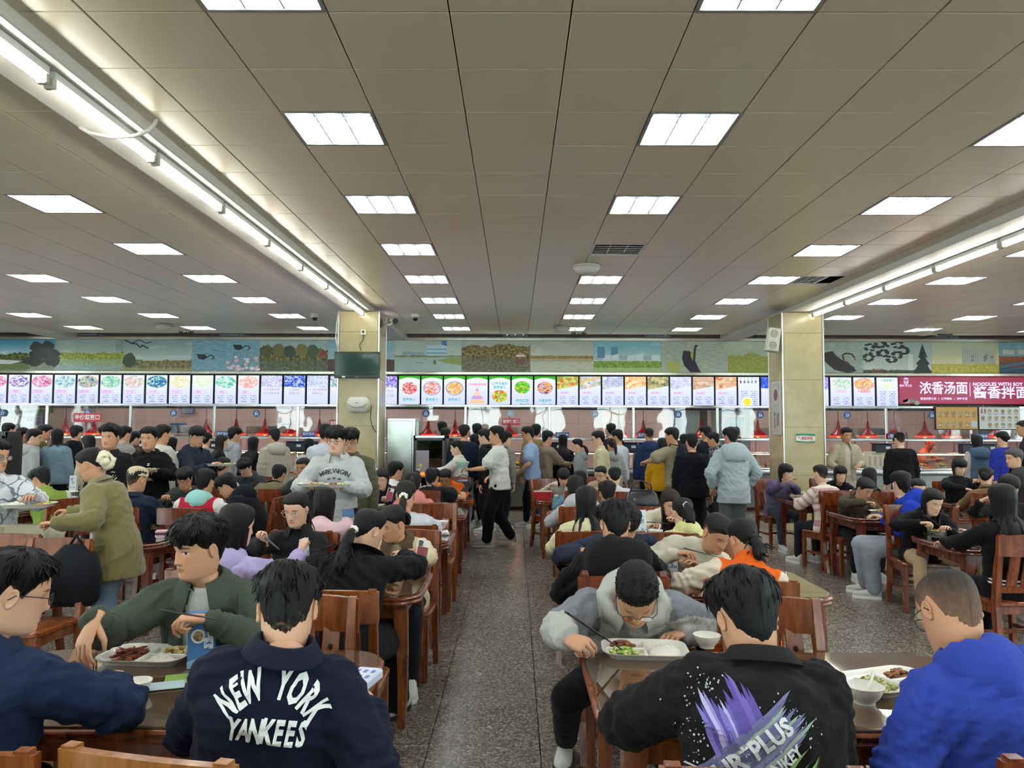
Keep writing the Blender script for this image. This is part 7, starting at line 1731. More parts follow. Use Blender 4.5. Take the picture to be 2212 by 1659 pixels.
print_on(P, [([(.16 * math.cos(a) * r_, -.07 + .10 * math.sin(a) * r_) for a in np.linspace(-2.9, -.25, 14) for r_ in (.72, .98)], [(2 * i, 2 * i + 1, 2 * i + 3, 2 * i + 2) for i in range(13)])], True, WHT, 'horn_print')
print_on(P, [txt2('ONE AND ON', .034, .04, (-.07, .075), 6), txt2('MEDLEY', .034, .04, (.04, -.235), 0)], True, WHT)
print_on(P, [([(-.02 + .11 * i + x, -.15 + y) for x, y in ((-.05, -.05), (.04, -.06), (.045, .05), (-.02, .06))], [(0, 1, 2, 3)]) for i in (0, 1)], True, plain('#6f7276', .8), 'photo_print')
P = PP['blackjk']
print_on(P, [([(.09 + .045 * math.cos(a), -.10 + .05 * math.sin(a)) for a in np.linspace(b, b + .9, 6)] + [(.09 + .037 * math.cos(a), -.10 + .042 * math.sin(a)) for a in np.linspace(b + .9, b, 6)], [tuple(range(12))]) for b in (1.0, 2.9, 5.0)] + dots(.09, -.10, .012, .006, 3, 3, .008), False, WHT, 'face_print')
print_on(PP['bighood'], [txt2('H', .04, .04, (.06, .02), 90)], False, WHT)
print_on(PP['whitetee'], [], False, WHT)
for k in ('clipgirl',):
    J_ = PP[k]; print_on(J_, [([(-.17 + .34 * t / 12, -.27 - q - .0 * t) for t in range(13) for q in (0, .012)], [(2 * i, 2 * i + 1, 2 * i + 3, 2 * i + 2) for i in range(12)]), ([(-.17 + .34 * t / 12, -.295 - q) for t in range(13) for q in (0, .012)], [(2 * i, 2 * i + 1, 2 * i + 3, 2 * i + 2) for i in range(12)])], True, WHT, 'hem_stripe')
# mint hood, tie, pockets, buttons
def on_front(P, pts, mat_, name): print_on(P, [(pts, [tuple(range(len(pts)))])], False, mat_, name)
on_front(PP['suit'], [(-.012, .10), (.012, .10), (.02, -.10), (0, -.13), (-.02, -.10)], plain('#0c0c0e', .6), 'necktie')
for y in (.02, -.09, -.2): print_on(PP['cream'], [([(-.07 + .012 * math.cos(a), y + .012 * math.sin(a)) for a in np.linspace(0, 2 * PI, 9)[:-1]], [tuple(range(8))])], False, plain('#171417', .3), 'button')
def side_patch(P, u, v, w, h, mat_, name, rot=0):
    """small flat piece laid on the garment where the photo's ray meets it"""
    o = Vector((0, 0, CAMZ)); inv = P['rot'].transposed(); M = Vector(at(u, v, 10)) - o
    ro = inv @ (o - P['root']); rd = (inv @ M).normalized(); h_ = P['bvh'].ray_cast(ro, rd)
    if h_[0] is None: return
    n = h_[1]; X = Vector((0, 0, 1)).cross(n).normalized(); Y = n.cross(X); c_, s_ = math.cos(R(rot)), math.sin(R(rot)); X, Y = X * c_ + Y * s_, Y * c_ - X * s_
    m = MB(); g = [[h_[0] + X * (w * (i / 4 - .5)) + Y * (h * (j / 2 - .5)) for i in range(5)] for j in range(3)]; vs = []
    for r_ in g:
        for p in r_:
            q = P['bvh'].find_nearest(p); vs.append((q[0] + q[1] * .006) if q[0] is not None else p)
    m._add(vs, [(j * 5 + i, j * 5 + i + 1, j * 5 + i + 6, j * 5 + i + 5) for i in range(4) for j in range(2)]); o_ = m.build(name, mat_, P['body'], smooth=180); return o_
tw = cloth('#6f6840', .95, .3, 40, .22)
side_patch(PP['tweed'], 208, 1186, .15, .035, cloth('#5f5832', .95, .1), 'pocket_flap', 12)
for v in (1183, 1214): side_patch(PP['tweed'], 169, v, .022, .022, plain('#3a3322', .3), 'button')
side_patch(PP['blackpony'], 915, 1253, .028, .028, plain('#a08c4a', .3, .8), 'button')
for u, v in ((1238, 1490), (1245, 1500)): pass
# ================================================================== things on the tables
def on(u, v, z=.7565):
    d = CR @ Vector(((u - 1106) / FPX, (829.5 - v) / FPX, -1)); return Vector((0, 0, CAMZ)) + d * ((z - CAMZ) / d.z)
MP = plain('#e2e0d4', .18)
def plate_mesh(w, d):
    m = MB(); prof = [(-.030, 0), (-.028, .004), (-.006, .022), (0, .026), (.001, .029), (-.004, .0285), (-.012, .024), (-.032, .009), (-.04, .008)]
    m.rings([[Vector((x, y, z)) for x, y in rrect(w + 2 * o, d + 2 * o, .07 + o, 5)] for o, z in prof]); 
    return m.mesh('dish', MP, 60)
tray_me = plate_mesh(.36, .25); plate_me = plate_mesh(.25, .19)
dv = MB(); dv.bbox((0, 0, .016), (.012, .19, .018), .004); dv.bbox((.08, 0, .016), (.16, .012, .018), .004); div2_me = dv.mesh('divider', MP)
bowl_me = MB().lathe([(.001, .006), (.028, .004), (.03, 0), (.034, .0), (.034, .008), (.048, .022), (.060, .045), (.064, .058), (.062, .0585), (.056, .044), (.044, .022), (.025, .012), (.001, .011)], 28).mesh('shell', MP, 60)
FD = {'feet': food('#7a2f12', '#a8521f', '#5f200c', 55), 'cab': food('#c8b87a', '#dccf9a', '#9a6f3a', 70), 'rice': NT('rice').set('#d9d6c8', .5, 0, .4), 'green': food('#5f8f2f', '#a8b84a', '#d8d49a', 60), 'brown': food('#6f3a1c', '#9a5f2f', '#4a2412', 55), 'mush': food('#3f2a1c', '#6f4f34', '#8f7a5a', 50), 'egg': food('#d8a83f', '#e8cf7a', '#c87f2f', 60), 'pick': food('#8fa03f', '#5f3a1f', '#c8c48a', 60)}
rice_k = [0]
def lump_mesh(kind, w, d, h, n, seed, r=.016):
    rr = random.Random(seed); m = MB()
    if kind == 'rice':
        rs = []
        for j in range(7):
            t = j / 6; rs.append([Vector((w * (1 - t ** 1.6) * math.cos(a) * (1 + .12 * rr.random()), d * (1 - t ** 1.6) * math.sin(a) * (1 + .12 * rr.random()), h * t * (1 + .1 * rr.random()))) for a in np.linspace(0, 2 * PI, 18, endpoint=False)])
        m.rings(rs, False, True)
        for _ in range(n * 6):
            a = rr.random() * 6.28; q = math.sqrt(rr.random()); z = h * (1 - q ** 1.6) + .0005
            m.ball((w * q * math.cos(a), d * q * math.sin(a), z), (.0055, .002, .002), 5, 3, Euler((rr.random() * .8, rr.random() * .8, rr.random() * 6)).to_matrix())
    else:
        for _ in range(n):
            a = rr.random() * 6.28; q = math.sqrt(rr.random()); s = r * rr.uniform(.6, 1.2); el = {'feet': 3.2, 'green': 2.2, 'cab': 1.9}.get(kind, 1.4)
            m.ball((w * q * math.cos(a), d * q * math.sin(a), h * (1 - q * q) * rr.random() + s * .4), (s * el, s * .8, s * .55), 6, 4, Euler((rr.uniform(-.5, .5), rr.uniform(-.6, .6), rr.random() * 6)).to_matrix())
    return m.mesh(kind if kind == 'rice' else 'food', FD[kind], 180)
_lm = {}
def lump(kind, w, d, h, n, seed=1, r=.016):
    k = (kind, w, d, h, n, seed, r)
    if k not in _lm: _lm[k] = lump_mesh(*k)
    return _lm[k]
def tray(label, p, rz=0, foods=('rice', 'green', 'brown'), kind='tray', near=False, tilt=0, group=None):
    t = thing('meal_tray' if kind == 'tray' else 'plate', label, 'tray' if kind == 'tray' else 'plate', p, R(rz)); t.rotation_euler = (0, R(tilt), R(rz))
    link('dish', tray_me if kind == 'tray' else plate_me, t)
    n = 26 if near else 9
    if kind == 'tray':
        link('divider', div2_me, t)
        sp = ((-.085, 0, .062, .075), (.085, .052, .055, .035), (.085, -.052, .055, .035))
    else: sp = ((-.04, 0, .045, .05), (.04, .02, .04, .04), (.02, -.03, .03, .03))
    for f, (x, y, w, d) in zip(foods, sp):
        if f: link('rice' if f == 'rice' else 'food', lump(f, w, d, .035 if f == 'rice' else .022, n, 3 if near else 1, .014 if near else .018), t, (x, y, .009))
    return t
def bowl(label, p, col=None, sc=1.0, spoon=False, soup=None):
    t = thing('bowl', label, 'bowl', p); o = link('shell', bowl_me, t); o.scale = (sc,) * 3
    if col:
        k = 'b' + col
        if k not in _lm: m2 = bowl_me.copy(); m2.materials[0] = plain(col, .3); _lm[k] = m2
        o.data = _lm[k]
    if soup: MB().lathe([(.001, .04 * sc), (.052 * sc, .04 * sc)], 20).build('soup', plain(soup, .1), t)
    if spoon: MB().tube([(.0, .0, .02), (.03, .02, .06), (.05, .03, .10)], [.012, .006, .005], 8, flat=.5).build('spoon', MP, t, smooth=180)
    return t
tray('white tray of braised chicken feet and shredded cabbage on front table', on(320, 1424), -4, ('feet', 'cab', 'rice'), near=True)
tray('white tray of rice and greens under the bending man in grey', on(1392, 1412), 176, ('rice', 'green', 'brown'), near=True)
tray('white tray of rice and chopped vegetables beside the white bowl', on(1925, 1482), 20, ('pick', 'brown', 'rice'), near=True)
bowl('white fluted bowl with a spoon handle on the glossy table', on(1868, 1518), None, 1.05, True)
bowl('white bowl half hidden behind the purple-print jacket', on(1527, 1398), None, .95)
bowl('white bowl half hidden behind the navy hoodie sleeve', on(296, 1498), None, .8)
tray('white plate with dark mushroom in front of the orange jacket', on(1508, 1228), 0, ('mush', None, 'green'), 'plate', True)
bowl('white bowl beside the tent card near the lemon hoodie', on(1416, 1160), None, 1.05, True)
bowl('bright green bowl held before the long brown hair', on(1430, 1140) + Vector((0, 0, .02)), '#5fae22', .9)
tray('white plate before the young woman in round glasses', on(690, 1226), 0, ('cab', None, 'rice'), 'plate', True)
bowl('white bowl beside the white fleece sleeve', on(953, 1140), None, 1.1)
bowl('white bowl left of the tray before the girl in navy', on(773, 1098), None, 1.05)
tray('full white tray before the girl looking at her phone', on(818, 1096), 6, ('egg', 'cab', 'brown'), near=True)
tray('white tray before the young woman in the black suit', on(2046, 1151), 4, ('egg', 'green', 'brown'), near=True)
tray('white plate of greens before the long black hair', on(2110, 1168), -4, ('green', 'pick', 'mush'), 'plate', True)
tray('white tray before the grey-haired woman', on(1862, 1101), 0, ('pick', 'green', 'rice'))
tray('small white plate right of the grey-haired woman', on(1902, 1108), 0, ('pick', None, 'cab'), 'plate')
tray('white tray before the purple jacket', on(1722, 1068), 0, ('rice', 'green', None))
tray('white tray before the young woman with blunt bangs', on(2078, 1068), 0, ('rice', 'green', 'egg'))
tray('white plate of brown scraps on the dark table corner', on(92, 1226), 10, ('brown', None, None), 'tray')
bowl('white bowl with a spoon standing in it beside brown scraps', on(52, 1216), None, 1.3, True)
tray('white tray before the green varsity jacket', on(78, 1100), 20, ('rice', 'brown', 'green'))
bowl('white bowl before the boy eating in glasses', on(386, 1096), None, 1.3)
bowl('white bowl near the far-bending boy', on(532, 1094), None, 1.0)
tray('white plate at the back table with the menu stand', on(150, 1066), 0, ('rice', None, None), 'plate')
# trays and bowls being carried
def held(P, dz=.012, off=(0, 0)): m = (P['wr'] + P['wl']) / 2; f = P['rot'] @ Vector((off[0], .10 + off[1], 0)); return m + f + Vector((0, 0, dz))
tray('white tray carried by the stout young man in black hoodie', held(PP['bighood'], .0), 0, ('rice', 'green', 'brown'))
tray('heaped white tray carried by the boy in dark navy hoodie', held(PP['navytray'], .0), 10, ('rice', 'brown', 'green'))
m = held(PP['wigan'], .0); tray('white plate carried on the lettered hoodie wearer\'s right hand', m + Vector((-.13, 0, 0)), 0, (None, 'cab', None), 'plate'); tray('white plate of brown food carried by the lettered hoodie wearer', m + Vector((.12, 0, -.005)), 8, ('brown', 'green', None), 'plate')
tray('loaded white tray carried by the young woman in white jacket', held(PP['whitecoat'], .0), 0, ('brown', 'rice', 'green'))
t = PP['person in a taupe sweater reaching out with plates']; tray('white plate carried by the taupe sweater', held(t, .0), 0, ('green', 'brown', None), 'plate')
t = bowl('pale green square bowl carried by the white T-shirt walker', PP['whitetee']['wl'] + Vector((-.12, 0, .02)), '#9fc0b4', 1.6)
tray('white tray carried by the print jacket at the edge', on(62, 1095, 1.10), 10, ('rice', 'green', 'egg'))
# chopsticks
MCS = plain('#141213', .35)
def chop(label, a, b, sp=.012):
    a = Vector(a); b = Vector(b); t = thing('chopsticks', label, 'chopsticks', a); d = b - a
    n = d.cross(Vector((0, 0, 1))).normalized() * sp
    for k in (-.5, .5): MB().tube([n * k, d + n * k * .3], [.0042, .0026], 6).build('stick', MCS, t)
chop('black chopsticks reaching into the rice tray from the grey hoodie hand', at(1222, 1322, 3.08), on(1345, 1420) + Vector((0, 0, .03)))
chop('black chopsticks lying across the olive jacket hand', at(346, 1317, 2.92), at(470, 1338, 3.0))
chop('black chopsticks from the cream sweater hand to the face', at(1478, 1184, 4.85), at(1562, 1206, 4.9))
chop('black chopsticks in the raised hand of the girl in round glasses', at(572, 1160, 4.86), at(603, 1187, 4.8))
chop('black chopsticks held before the long brown hair', at(1390, 1127, 6.86), at(1446, 1131, 6.9))
chop('black chopsticks dipping into the suit girl\'s tray', at(1996, 1112, 6.95), on(2040, 1150) + Vector((0, 0, .03)))
chop('black chopsticks held up by the salmon hoodie', at(926, 1121, 7.9), at(946, 1113, 7.9))
chop('dark chopsticks in the hand of the boy eating in glasses', at(356, 1064, 8.8), at(392, 1067, 8.8))
chop('black chopsticks under the navy hoodie arm', on(205, 1396) + Vector((0, 0, .03)), at(212, 1378, 2.9))
# phones
def phone(label, p, col, back, rot):
    t = thing('phone', label, 'phone', p); t.rotation_euler = [R(a) for a in rot]
    MB().bbox((0, 0, 0), (.074, .009, .15), .004).build('case', plain(col, .3), t); MB().bbox((0, -.0055, -.02), (.066, .003, .10), .001).build('back_print', plain(back, .3), t); MB().bbox((-.018, -.007, .05), (.026, .005, .034), .002).build('camera_bump', plain('#1a1a1c', .2), t)
    return t
phone('white phone with red patterned back held by cream coat', at(912, 1192, 4.78), '#d8d4c8', '#7a1f2a', (-20, 12, 8))
phone('white and red phone held by the girl in navy', at(842, 1068, 8.95), '#d8cfc8', '#8f3038', (-20, 14, 6))
phone('blue-screened phone held by the pale pink fleece', at(758, 1108, 6.4), '#1d2430', '#5f86b4', (10, 80, 0))
phone('dark phone held by the black bull T-shirt boy', at(1006, 1056, 10.2), '#15151a', '#22222a', (0, 40, 0))
# tent cards
def card(label, u, v, w, h, kind, rz=0):
    t = thing('tent_card', label, 'table sign', on(u, v), R(rz))
    if kind == 'blue':
        MB().bbox((0, 0, h / 2), (w, .035, h), .002).build('box', plain('#4a7fb8', .25), t)
        MB().bbox((.028, -.019, h * .62), (.036, .003, h * .52), .001).build('title_strip', plain('#d8e2ec', .4), t)
        letters('节', .034, plain('#2c4f9c', .5), t, (.028, -.0215, h * .80), .03); letters('约', .034, plain('#2c4f9c', .5), t, (.028, -.0215, h * .66), .03); letters('粮', .034, plain('#2c4f9c', .5), t, (.028, -.0215, h * .52), .03); letters('食', .034, plain('#2c4f9c', .5), t, (.028, -.0215, h * .40), .03)
        m = MB().lathe([(.02, 0), (.028, 0)], 20, M=Matrix.Rotation(R(90), 3, 'X')); m.build('plate_print', plain('#e4e4e0', .5), t, (-.012, -.0195, h * .58)); MB().lathe([(.001, 0), (.02, 0)], 18, M=Matrix.Rotation(R(90), 3, 'X')).build('food_print', food('#8f6a4a', '#c8a070', '#4a2f2a', 90), t, (-.012, -.0193, h * .58))
        MB().poly([(-w / 2, .0), (w / 2, .0), (w / 2, h * .16), (.01, h * .22), (-w / 2, h * .12)], .002).build('wave_print', plain('#8fb4d4', .5), t, (0, -.019, .002))
    else:
        for k in (-1, 1): MB().bbox((0, k * .018, h / 2), (w, .004, h), .001, Matrix.Rotation(R(5 * k), 3, 'X')).build('sheet', plain('#dfe4e4', .4), t)
        MB().bbox((0, 0, .003), (w + .01, .06, .006), .001).build('foot', plain('#cfd3d3', .2), t)
        letters('梦', w * .42, plain('#5a7f9c', .5), t, (-w * .08, -.0265, h * .78), .01); letters('想', w * .40, plain('#5a7f9c', .5), t, (w * .1, -.0265, h * .58), .01)
        MB().poly([(-w * .45, h * .22), (-w * .2, h * .34), (-.0, h * .24), (w * .15, h * .38), (w * .3, h * .27), (w * .45, h * .33), (w * .45, h * .18), (-w * .45, h * .16)], .002).build('mountain_print', plain('#8fa9bd', .5), t, (0, -.025, 0))
    return t
card('tall blue tent card about saving food beside the tray of chicken feet', 436, 1442, .105, .22, 'blue', 8)
card('white tent card with blue mountains near the lemon hoodie', 1382, 1160, .11, .235, 'w', 4)
card('white tent card between the black hooded jacket and cream sweater', 1446, 1240, .10, .20, 'w', 0)
card('pale blue tent card seen edge-on under the lilac sleeve', 655, 1240, .10, .23, 'w', 82)
card('white menu stand on the far back table', 158, 1064, .10, .24, 'w', 0)
card('small white tent card before the smiling young woman in black', 1790, 1062, .10, .20, 'w', 0)
# small loose things
def small(name, label, cat, p, parts):
    t = thing(name, label, cat, p)
    for nm, mb, mt in parts: mb.build(nm, mt, t, smooth=60)
    return t
def paper(seed, w):
    m = MB(); rr = random.Random(seed); rs = [[Vector((w * r_ * math.cos(a) * rr.uniform(.7, 1.2), w * r_ * math.sin(a) * rr.uniform(.7, 1.2), h * w * rr.uniform(.8, 1.3))) for a in np.linspace(0, 2 * PI, 12, endpoint=False)] for r_, h in ((.6, 0), (1, .3), (.9, .8), (.5, 1.1), (.1, .9))]
    return m.rings(rs)
NAP = plain('#dcdcdc', .8)
for u, v, lb, sd in ((2116, 1155, 'crumpled white tissue beside the plate of greens', 1), (1698, 1063, 'crumpled white tissue before the purple jacket', 2), (962, 1156, 'blue-white mask and tissue beside the fleece bowl', 3), (724, 1228, 'white napkin near the black coat', 4)):
    t = thing('tissue', lb, 'tissue', on(u, v)); paper(sd, .035).build('fold', NAP, t, smooth=180)
t = thing('tissue_pack', 'white and blue tissue pack on the glass table corner', 'tissue pack', on(784, 1478), R(-12)); MB().bbox((0, 0, .02), (.10, .16, .04), .008).build('pack', plain('#ccd4e4', .4), t)
for q in range(6): MB().bbox((-.03 + .03 * (q % 3), -.035 + .06 * (q // 3), .0405), (.014, .03, .002), .0005).build('print', plain('#5a72b4', .5), t)
t = thing('leaflet', 'green and pale blue leaflets by the navy lettered jacket', 'leaflet', on(372, 1478), R(20)); MB().bbox((.02, .05, .002), (.10, .12, .002), .0005).build('green_sheet', plain('#7f9f4a', .4), t); MB().bbox((-.02, -.02, .004), (.13, .09, .002), .0005).build('blue_sheet', plain('#a9c0c4', .4), t)
t = thing('sauce_cup', 'small red sauce puddle cup on the dark red table', 'sauce', on(2058, 1163)); MB().lathe([(.001, .004), (.025, .003), (.03, 0), (.032, .018), (.029, .018), (.001, .012)], 16).build('cup', plain('#7a2416', .2), t, smooth=60)
t = thing('sweet_wrapper', 'pink wrapper on the dark red table', 'wrapper', on(2098, 1148)); paper(9, .022).build('wrapper', plain('#d88fa8', .4), t, smooth=180)
t = thing('tissue_pack', 'pink tissue pack on the empty dark glass table', 'tissue pack', on(352, 1152), R(15)); MB().bbox((0, 0, .015), (.12, .07, .03), .008).build('pack', plain('#d8a8b4', .4), t)
t = thing('red_box', 'bright red plastic box on the end of the back table', 'box', on(1172, 1077), R(4)); MB().rings([[Vector((x * s_, y * s_, z)) for x, y in rrect(.24, .17, .02, 3)] for s_, z in ((.86, 0), (1, .09), (1.05, .092), (1.05, .10), (.97, .10), (.85, .01))]).build('tub', plain('#b0222c', .3), t, smooth=50); MB().bbox((0, 0, .095), (.25, .18, .008), .003).build('film', plain('#c9c4bc', .3), t)
t = thing('black_tray', 'black lacquer tray at the end of the hooded jacket\'s table', 'tray', on(1234, 1238), R(5)); MB().rings([[Vector((x * s_, y * s_, z)) for x, y in rrect(.18, .26, .02, 3)] for s_, z in ((.9, 0), (1, .03), (.96, .03), (.88, .006))]).build('tray', plain('#121112', .15), t, smooth=50); MB().bbox((0, .02, .012), (.10, .12, .012), .004).build('cake', plain('#d8a860', .5), t)
# bags and coats
def bag(label, p, rz, sc=1.0):
    t = thing('handbag', label, 'bag', p, R(rz)); m = MB()
    for z, w, d in ((0, .14, .06), (.02, .17, .075), (.10, .18, .08), (.18, .15, .05), (.22, .10, .015)): m.v.extend([]) if False else None
    m.rings([[Vector((x * sc, y * sc + .012 * math.sin(x * 40), z * sc)) for x, y in rrect(2 * w, 2 * d, d * .8, 4)] for z, w, d in ((0, .14, .06), (.02, .17, .075), (.10, .18, .08), (.18, .15, .05), (.22, .10, .02))]).build('body', NT('black_leather').set('#121214', .32, 0, .5), t, smooth=180)
    MB().tube([(-.12 * sc, .0, .17 * sc), (-.10 * sc, .01, .27 * sc), (0, .02, .31 * sc), (.10 * sc, .01, .27 * sc), (.12 * sc, 0, .17 * sc)], .009 * sc, 6).build('handle', plain('#19191b', .4), t, smooth=180)
    for x in (-.1, .1): MB().bbox((x * sc, -.07 * sc, .13 * sc), (.02, .01, .03), .002).build('buckle', steel(.2), t)
    return t
bq = bag('shiny black handbag on a chair behind the long brown hair', at(1386, 1088, 7.75) - Vector((0, 0, .08)), 10, 1.0)
chair(at(1390, 1105, 7.8).x, 7.75, 0, 'wooden dining chair holding the shiny black handbag', 'r')
bag('black shoulder bag on the end of the back table', on(1000, 1062), 0, .8)
def pos_chair(u, v, face, lb, key='r', d=None):
    d = d or FPX * .775 / (v - 921); p = at(u, v, d); f = Vector((math.sin(R(face)), math.cos(R(face)), 0)); chair(p.x + f.x * .27, p.y + f.y * .27, face, lb, key); return p
c1 = pos_chair(14, 1160, 176, 'wooden dining chair at the edge beside the draped coat', 'b')
c2 = pos_chair(85, 1140, 182, 'wooden dining chair covered by the pale draped coat', 'r')
c3 = pos_chair(130, 1168, 186, 'wooden dining chair holding the black backpack', 'b')
ct = thing('draped_coat', 'pale cream coat draped over a chair back', 'coat', (c2.x, c2.y, .95)); rs = []
for q in range(15):
    t_ = (q - 7) / 7; ln_ = abs(t_); sy = 1 if t_ > 0 else -1
    yy = sy * (.02 + .055 * min(1, ln_ * 3)) - .01 * math.sin(ln_ * 7); zz = .02 - .52 * max(0, ln_ - .12) * (1.0 if sy > 0 else .8)
    rs.append([Vector((x + .02 * math.sin(ln_ * 5 + x * 9), yy + .018 * ln_ * math.sin(x * 34 + 1.3 * sy) + .012 * ln_ * math.sin(x * 71), zz + .02 * math.sin(x * 14) * ln_)) for x in np.linspace(-.25, .25, 36)])
MB().rings(rs, False, False, False).build('cloth', cloth('#a8a38a'), ct, smooth=180)
MB().tube([(-.26, -.07, .0), (-.27, -.075, -.2), (-.25, -.08, -.4)], [.04, .045, .035], 10).build('sleeve', cloth('#a8a38a'), ct, smooth=180)
bp = thing('backpack', 'black backpack hanging between chairs behind the tweed jacket', 'bag', (c3.x + .12, c3.y - .02, .52)); m = MB()
m.rings([[Vector((x, y - .02 * z, z)) for x, y in rrect(2 * w, 2 * d, d * .9, 4)] for z, w, d in ((0, .13, .06), (.04, .16, .09), (.2, .17, .10), (.33, .14, .08), (.40, .07, .03))]).build('body', cloth('#15161b', .7), bp, smooth=180)
MB().tube([(-.05, 0, .38), (0, .0, .46), (.05, 0, .38)], .01, 6).build('handle', cloth('#1c1d22'), bp, smooth=180)
k = PP['khakitee']; hb = MB(); J_ = k['J']; up, rt, fw = J_['up'], J_['rt'], J_['fw']; c_ = J_['sp'][2] - fw * .22
kb = thing('backpack', 'black backpack worn over the khaki T-shirt', 'bag', k['root'], -R(k['face'])); rs = []
for z, w, d in ((-.26, .10, .05), (-.22, .14, .075), (0, .15, .085), (.14, .13, .07), (.20, .06, .03)): rs.append([c_ + up * z + rt * x - fw * (y - .02) for x, y in rrect(2 * w, 2 * d, d * .8, 3)])
hb.rings([r_[::-1] for r_ in rs]).build('body', cloth('#1b1c21', .7), kb, smooth=180)
for a in (-1, 1): MB().tube([c_ + up * .16 + rt * (a * .09), J_['sp'][3] + rt * (a * .10) - fw * .03 + up * .045, J_['sp'][3] + rt * (a * .115) + fw * .10 - up * .05, J_['sp'][2] + rt * (a * .14) + fw * .13 - up * .04, J_['sp'][1] + rt * (a * .17) - fw * .02], .016, 6, flat=.5).build('strap', cloth('#1b1c21', .7), kb, smooth=180)
# ================================================================== on the pillars and ceiling
Yp = 12.945
t = thing('television', 'dark switched-off television on the marble pillar', 'television', at(771, 788, Yp - .1)); w = 98 * Yp / FPX
MB().bbox((0, .03, 0), (w, .06, .44), .008).build('casing', plain('#101313', .3), t); MB().box((0, -.002, .015), (w - .03, .008, .39)).build('screen', NT('dark_screen').set('#1c3a34', .06, 0, .6), t); MB().bbox((-.22, -.008, -.205), (.055, .012, .03), .002).build('receiver', plain('#d4d4cc', .4), t); MB().box((0, -.004, -.207), (.05, .004, .006)).build('badge', plain('#b4b4b0', .3), t); MB().box((0, .08, 0), (.2, .06, .2)).build('bracket', plain('#2a2a2a', .4), t)
t = thing('hand_dryer', 'white rounded hand dryer on the marble pillar', 'hand dryer', at(774, 873, Yp - .09)); rs = []
prof = [(-.14, .11, .05), (-.12, .16, .09), (-.04, .19, .125), (.02, .19, .115), (.09, .17, .095), (.125, .13, .05)]
rs = [[Vector((x, -abs(y) if y < 0 else .09, z)) for x, y in [(w_ * math.cos(a) , -d_ * math.sin(a) ** .6) for a in np.linspace(0, PI, 13)] + [(-w_, .09), (w_, .09)]] for z, w_, d_ in prof]
MB().rings([r_[::-1] for r_ in rs]).build('housing', plain('#c9c7b9', .3), t, smooth=50); MB().tube([(-.16, -.105, -.0), (-.09, -.135, -.045), (0, -.14, -.06), (.09, -.135, -.045), (.16, -.105, 0)], .008, 6).build('seam', plain('#8f8d80', .4), t, smooth=180); MB().bbox((0, -.128, .02), (.035, .004, .015), .001).build('badge', plain('#4a62a0', .4), t)
t = thing('socket', 'white wall socket with plug above the television', 'socket', at(785, 718, Yp - .015)); MB().bbox((0, 0, 0), (.09, .03, .09), .006).build('box', plain('#e0ded4', .4), t); MB().bbox((0, -.025, .01), (.035, .03, .035), .006).build('plug', plain('#18181a', .4), t)
tag(MB().tube([at(785, 722, Yp - .03), at(784, 735, Yp - .02), at(776, 745, Yp - .015), at(780, 757, Yp - .02)], .006, 6).build('power_cable', plain('#22221f', .5), None, smooth=180), 'dark power cable between socket and television', 'cable')
tag(MB().tube([at(731, 672, Yp - .02), at(727, 700, Yp - .03), at(725, 730, Yp - .03), at(730, 757, Yp - .04)], .009, 6).build('white_cable', plain('#d8d6cc', .5), None, smooth=180), 'white cable running down the corner of the pillar with the television', 'cable')
tag(MB().tube([at(736, 762, Yp - .03), at(738, 750, Yp - .02), at(748, 743, Yp - .02), at(758, 748, Yp - .02), at(760, 760, Yp - .03)], .005, 6).build('looped_cable', plain('#c4bfae', .5), None, smooth=180), 'thin looped cable above the television', 'cable')
tag(MB().tube([at(802, 876, Yp - .03), at(800, 905, Yp - .015), at(806, 925, Yp - .015), at(813, 934, Yp - .02)], .006, 6).build('dryer_cable', plain('#1c1c1c', .5), None, smooth=180), 'black cable hanging from the hand dryer', 'cable')
t = thing('pillar_sign', 'green and white sign with red characters on the marble pillar', 'sign', at(1740, 946, Yp - .01)); MB().bbox((0, 0, 0), (.315, .012, .145), .002).build('plate', plain('#e2e2da', .4), t); MB().poly([(-.157, .03), (-.05, .045), (.157, .03), (.157, .072), (-.157, .072)], .002).build('green_band', plain('#2f7a4f', .4), t, (0, -.009, 0)); MB().poly([(-.157, -.072), (.157, -.072), (.157, -.05), (0, -.06), (-.157, -.045)], .002).build('green_band', plain('#2f7a4f', .4), t, (0, -.009, 0))
letters('餐具取用处', .062, plain('#c0444c', .5), t, (0, -.009, -.01), .02, width=.25)
t = thing('framed_poster', 'tall framed soup poster on the side of the marble pillar', 'poster', (4.495, 13.22, at(1675, 881, 13.2).z)); Mz = Matrix.Rotation(R(-90), 3, 'Z')
MB().bbox((0, 0, 0), (.03, .42, .92), .004).build('frame', plain('#c9c9c4', .3), t); MB().box((-.016, 0, 0), (.004, .37, .87)).build('print', plain('#b8b0a4', .4), t)
MB().lathe([(.001, 0), (.14, 0)], 24, M=Matrix.Rotation(R(-90), 3, 'Y')).build('bowl_print', plain('#d4d0c8', .4), t, (-.019, .0, .22)); MB().lathe([(.001, 0), (.105, 0)], 24, M=Matrix.Rotation(R(-90), 3, 'Y')).build('soup_print', plain('#6f3a24', .4), t, (-.0215, .0, .22))
for q, c_ in enumerate('养生汤'): letters(c_, .09, plain('#2a2422', .5), t, (-.021, .06, -.12 - .1 * q), .01, rz=-90)
MB().box((-.02, -.09, -.2), (.003, .10, .22)).build('text_block', plain('#8f7a72', .5), t)
t = thing('loudspeaker', 'grey wall loudspeaker tilted on the side of the marble pillar', 'speaker', (4.36, 12.98, at(1656, 735, 13.0).z)); Mx = Matrix.Rotation(R(8), 3, 'Y')
MB().bbox((0, 0, 0), (.19, .17, .40), .012, Mx).build('cabinet', plain('#b8b6a4', .5), t)
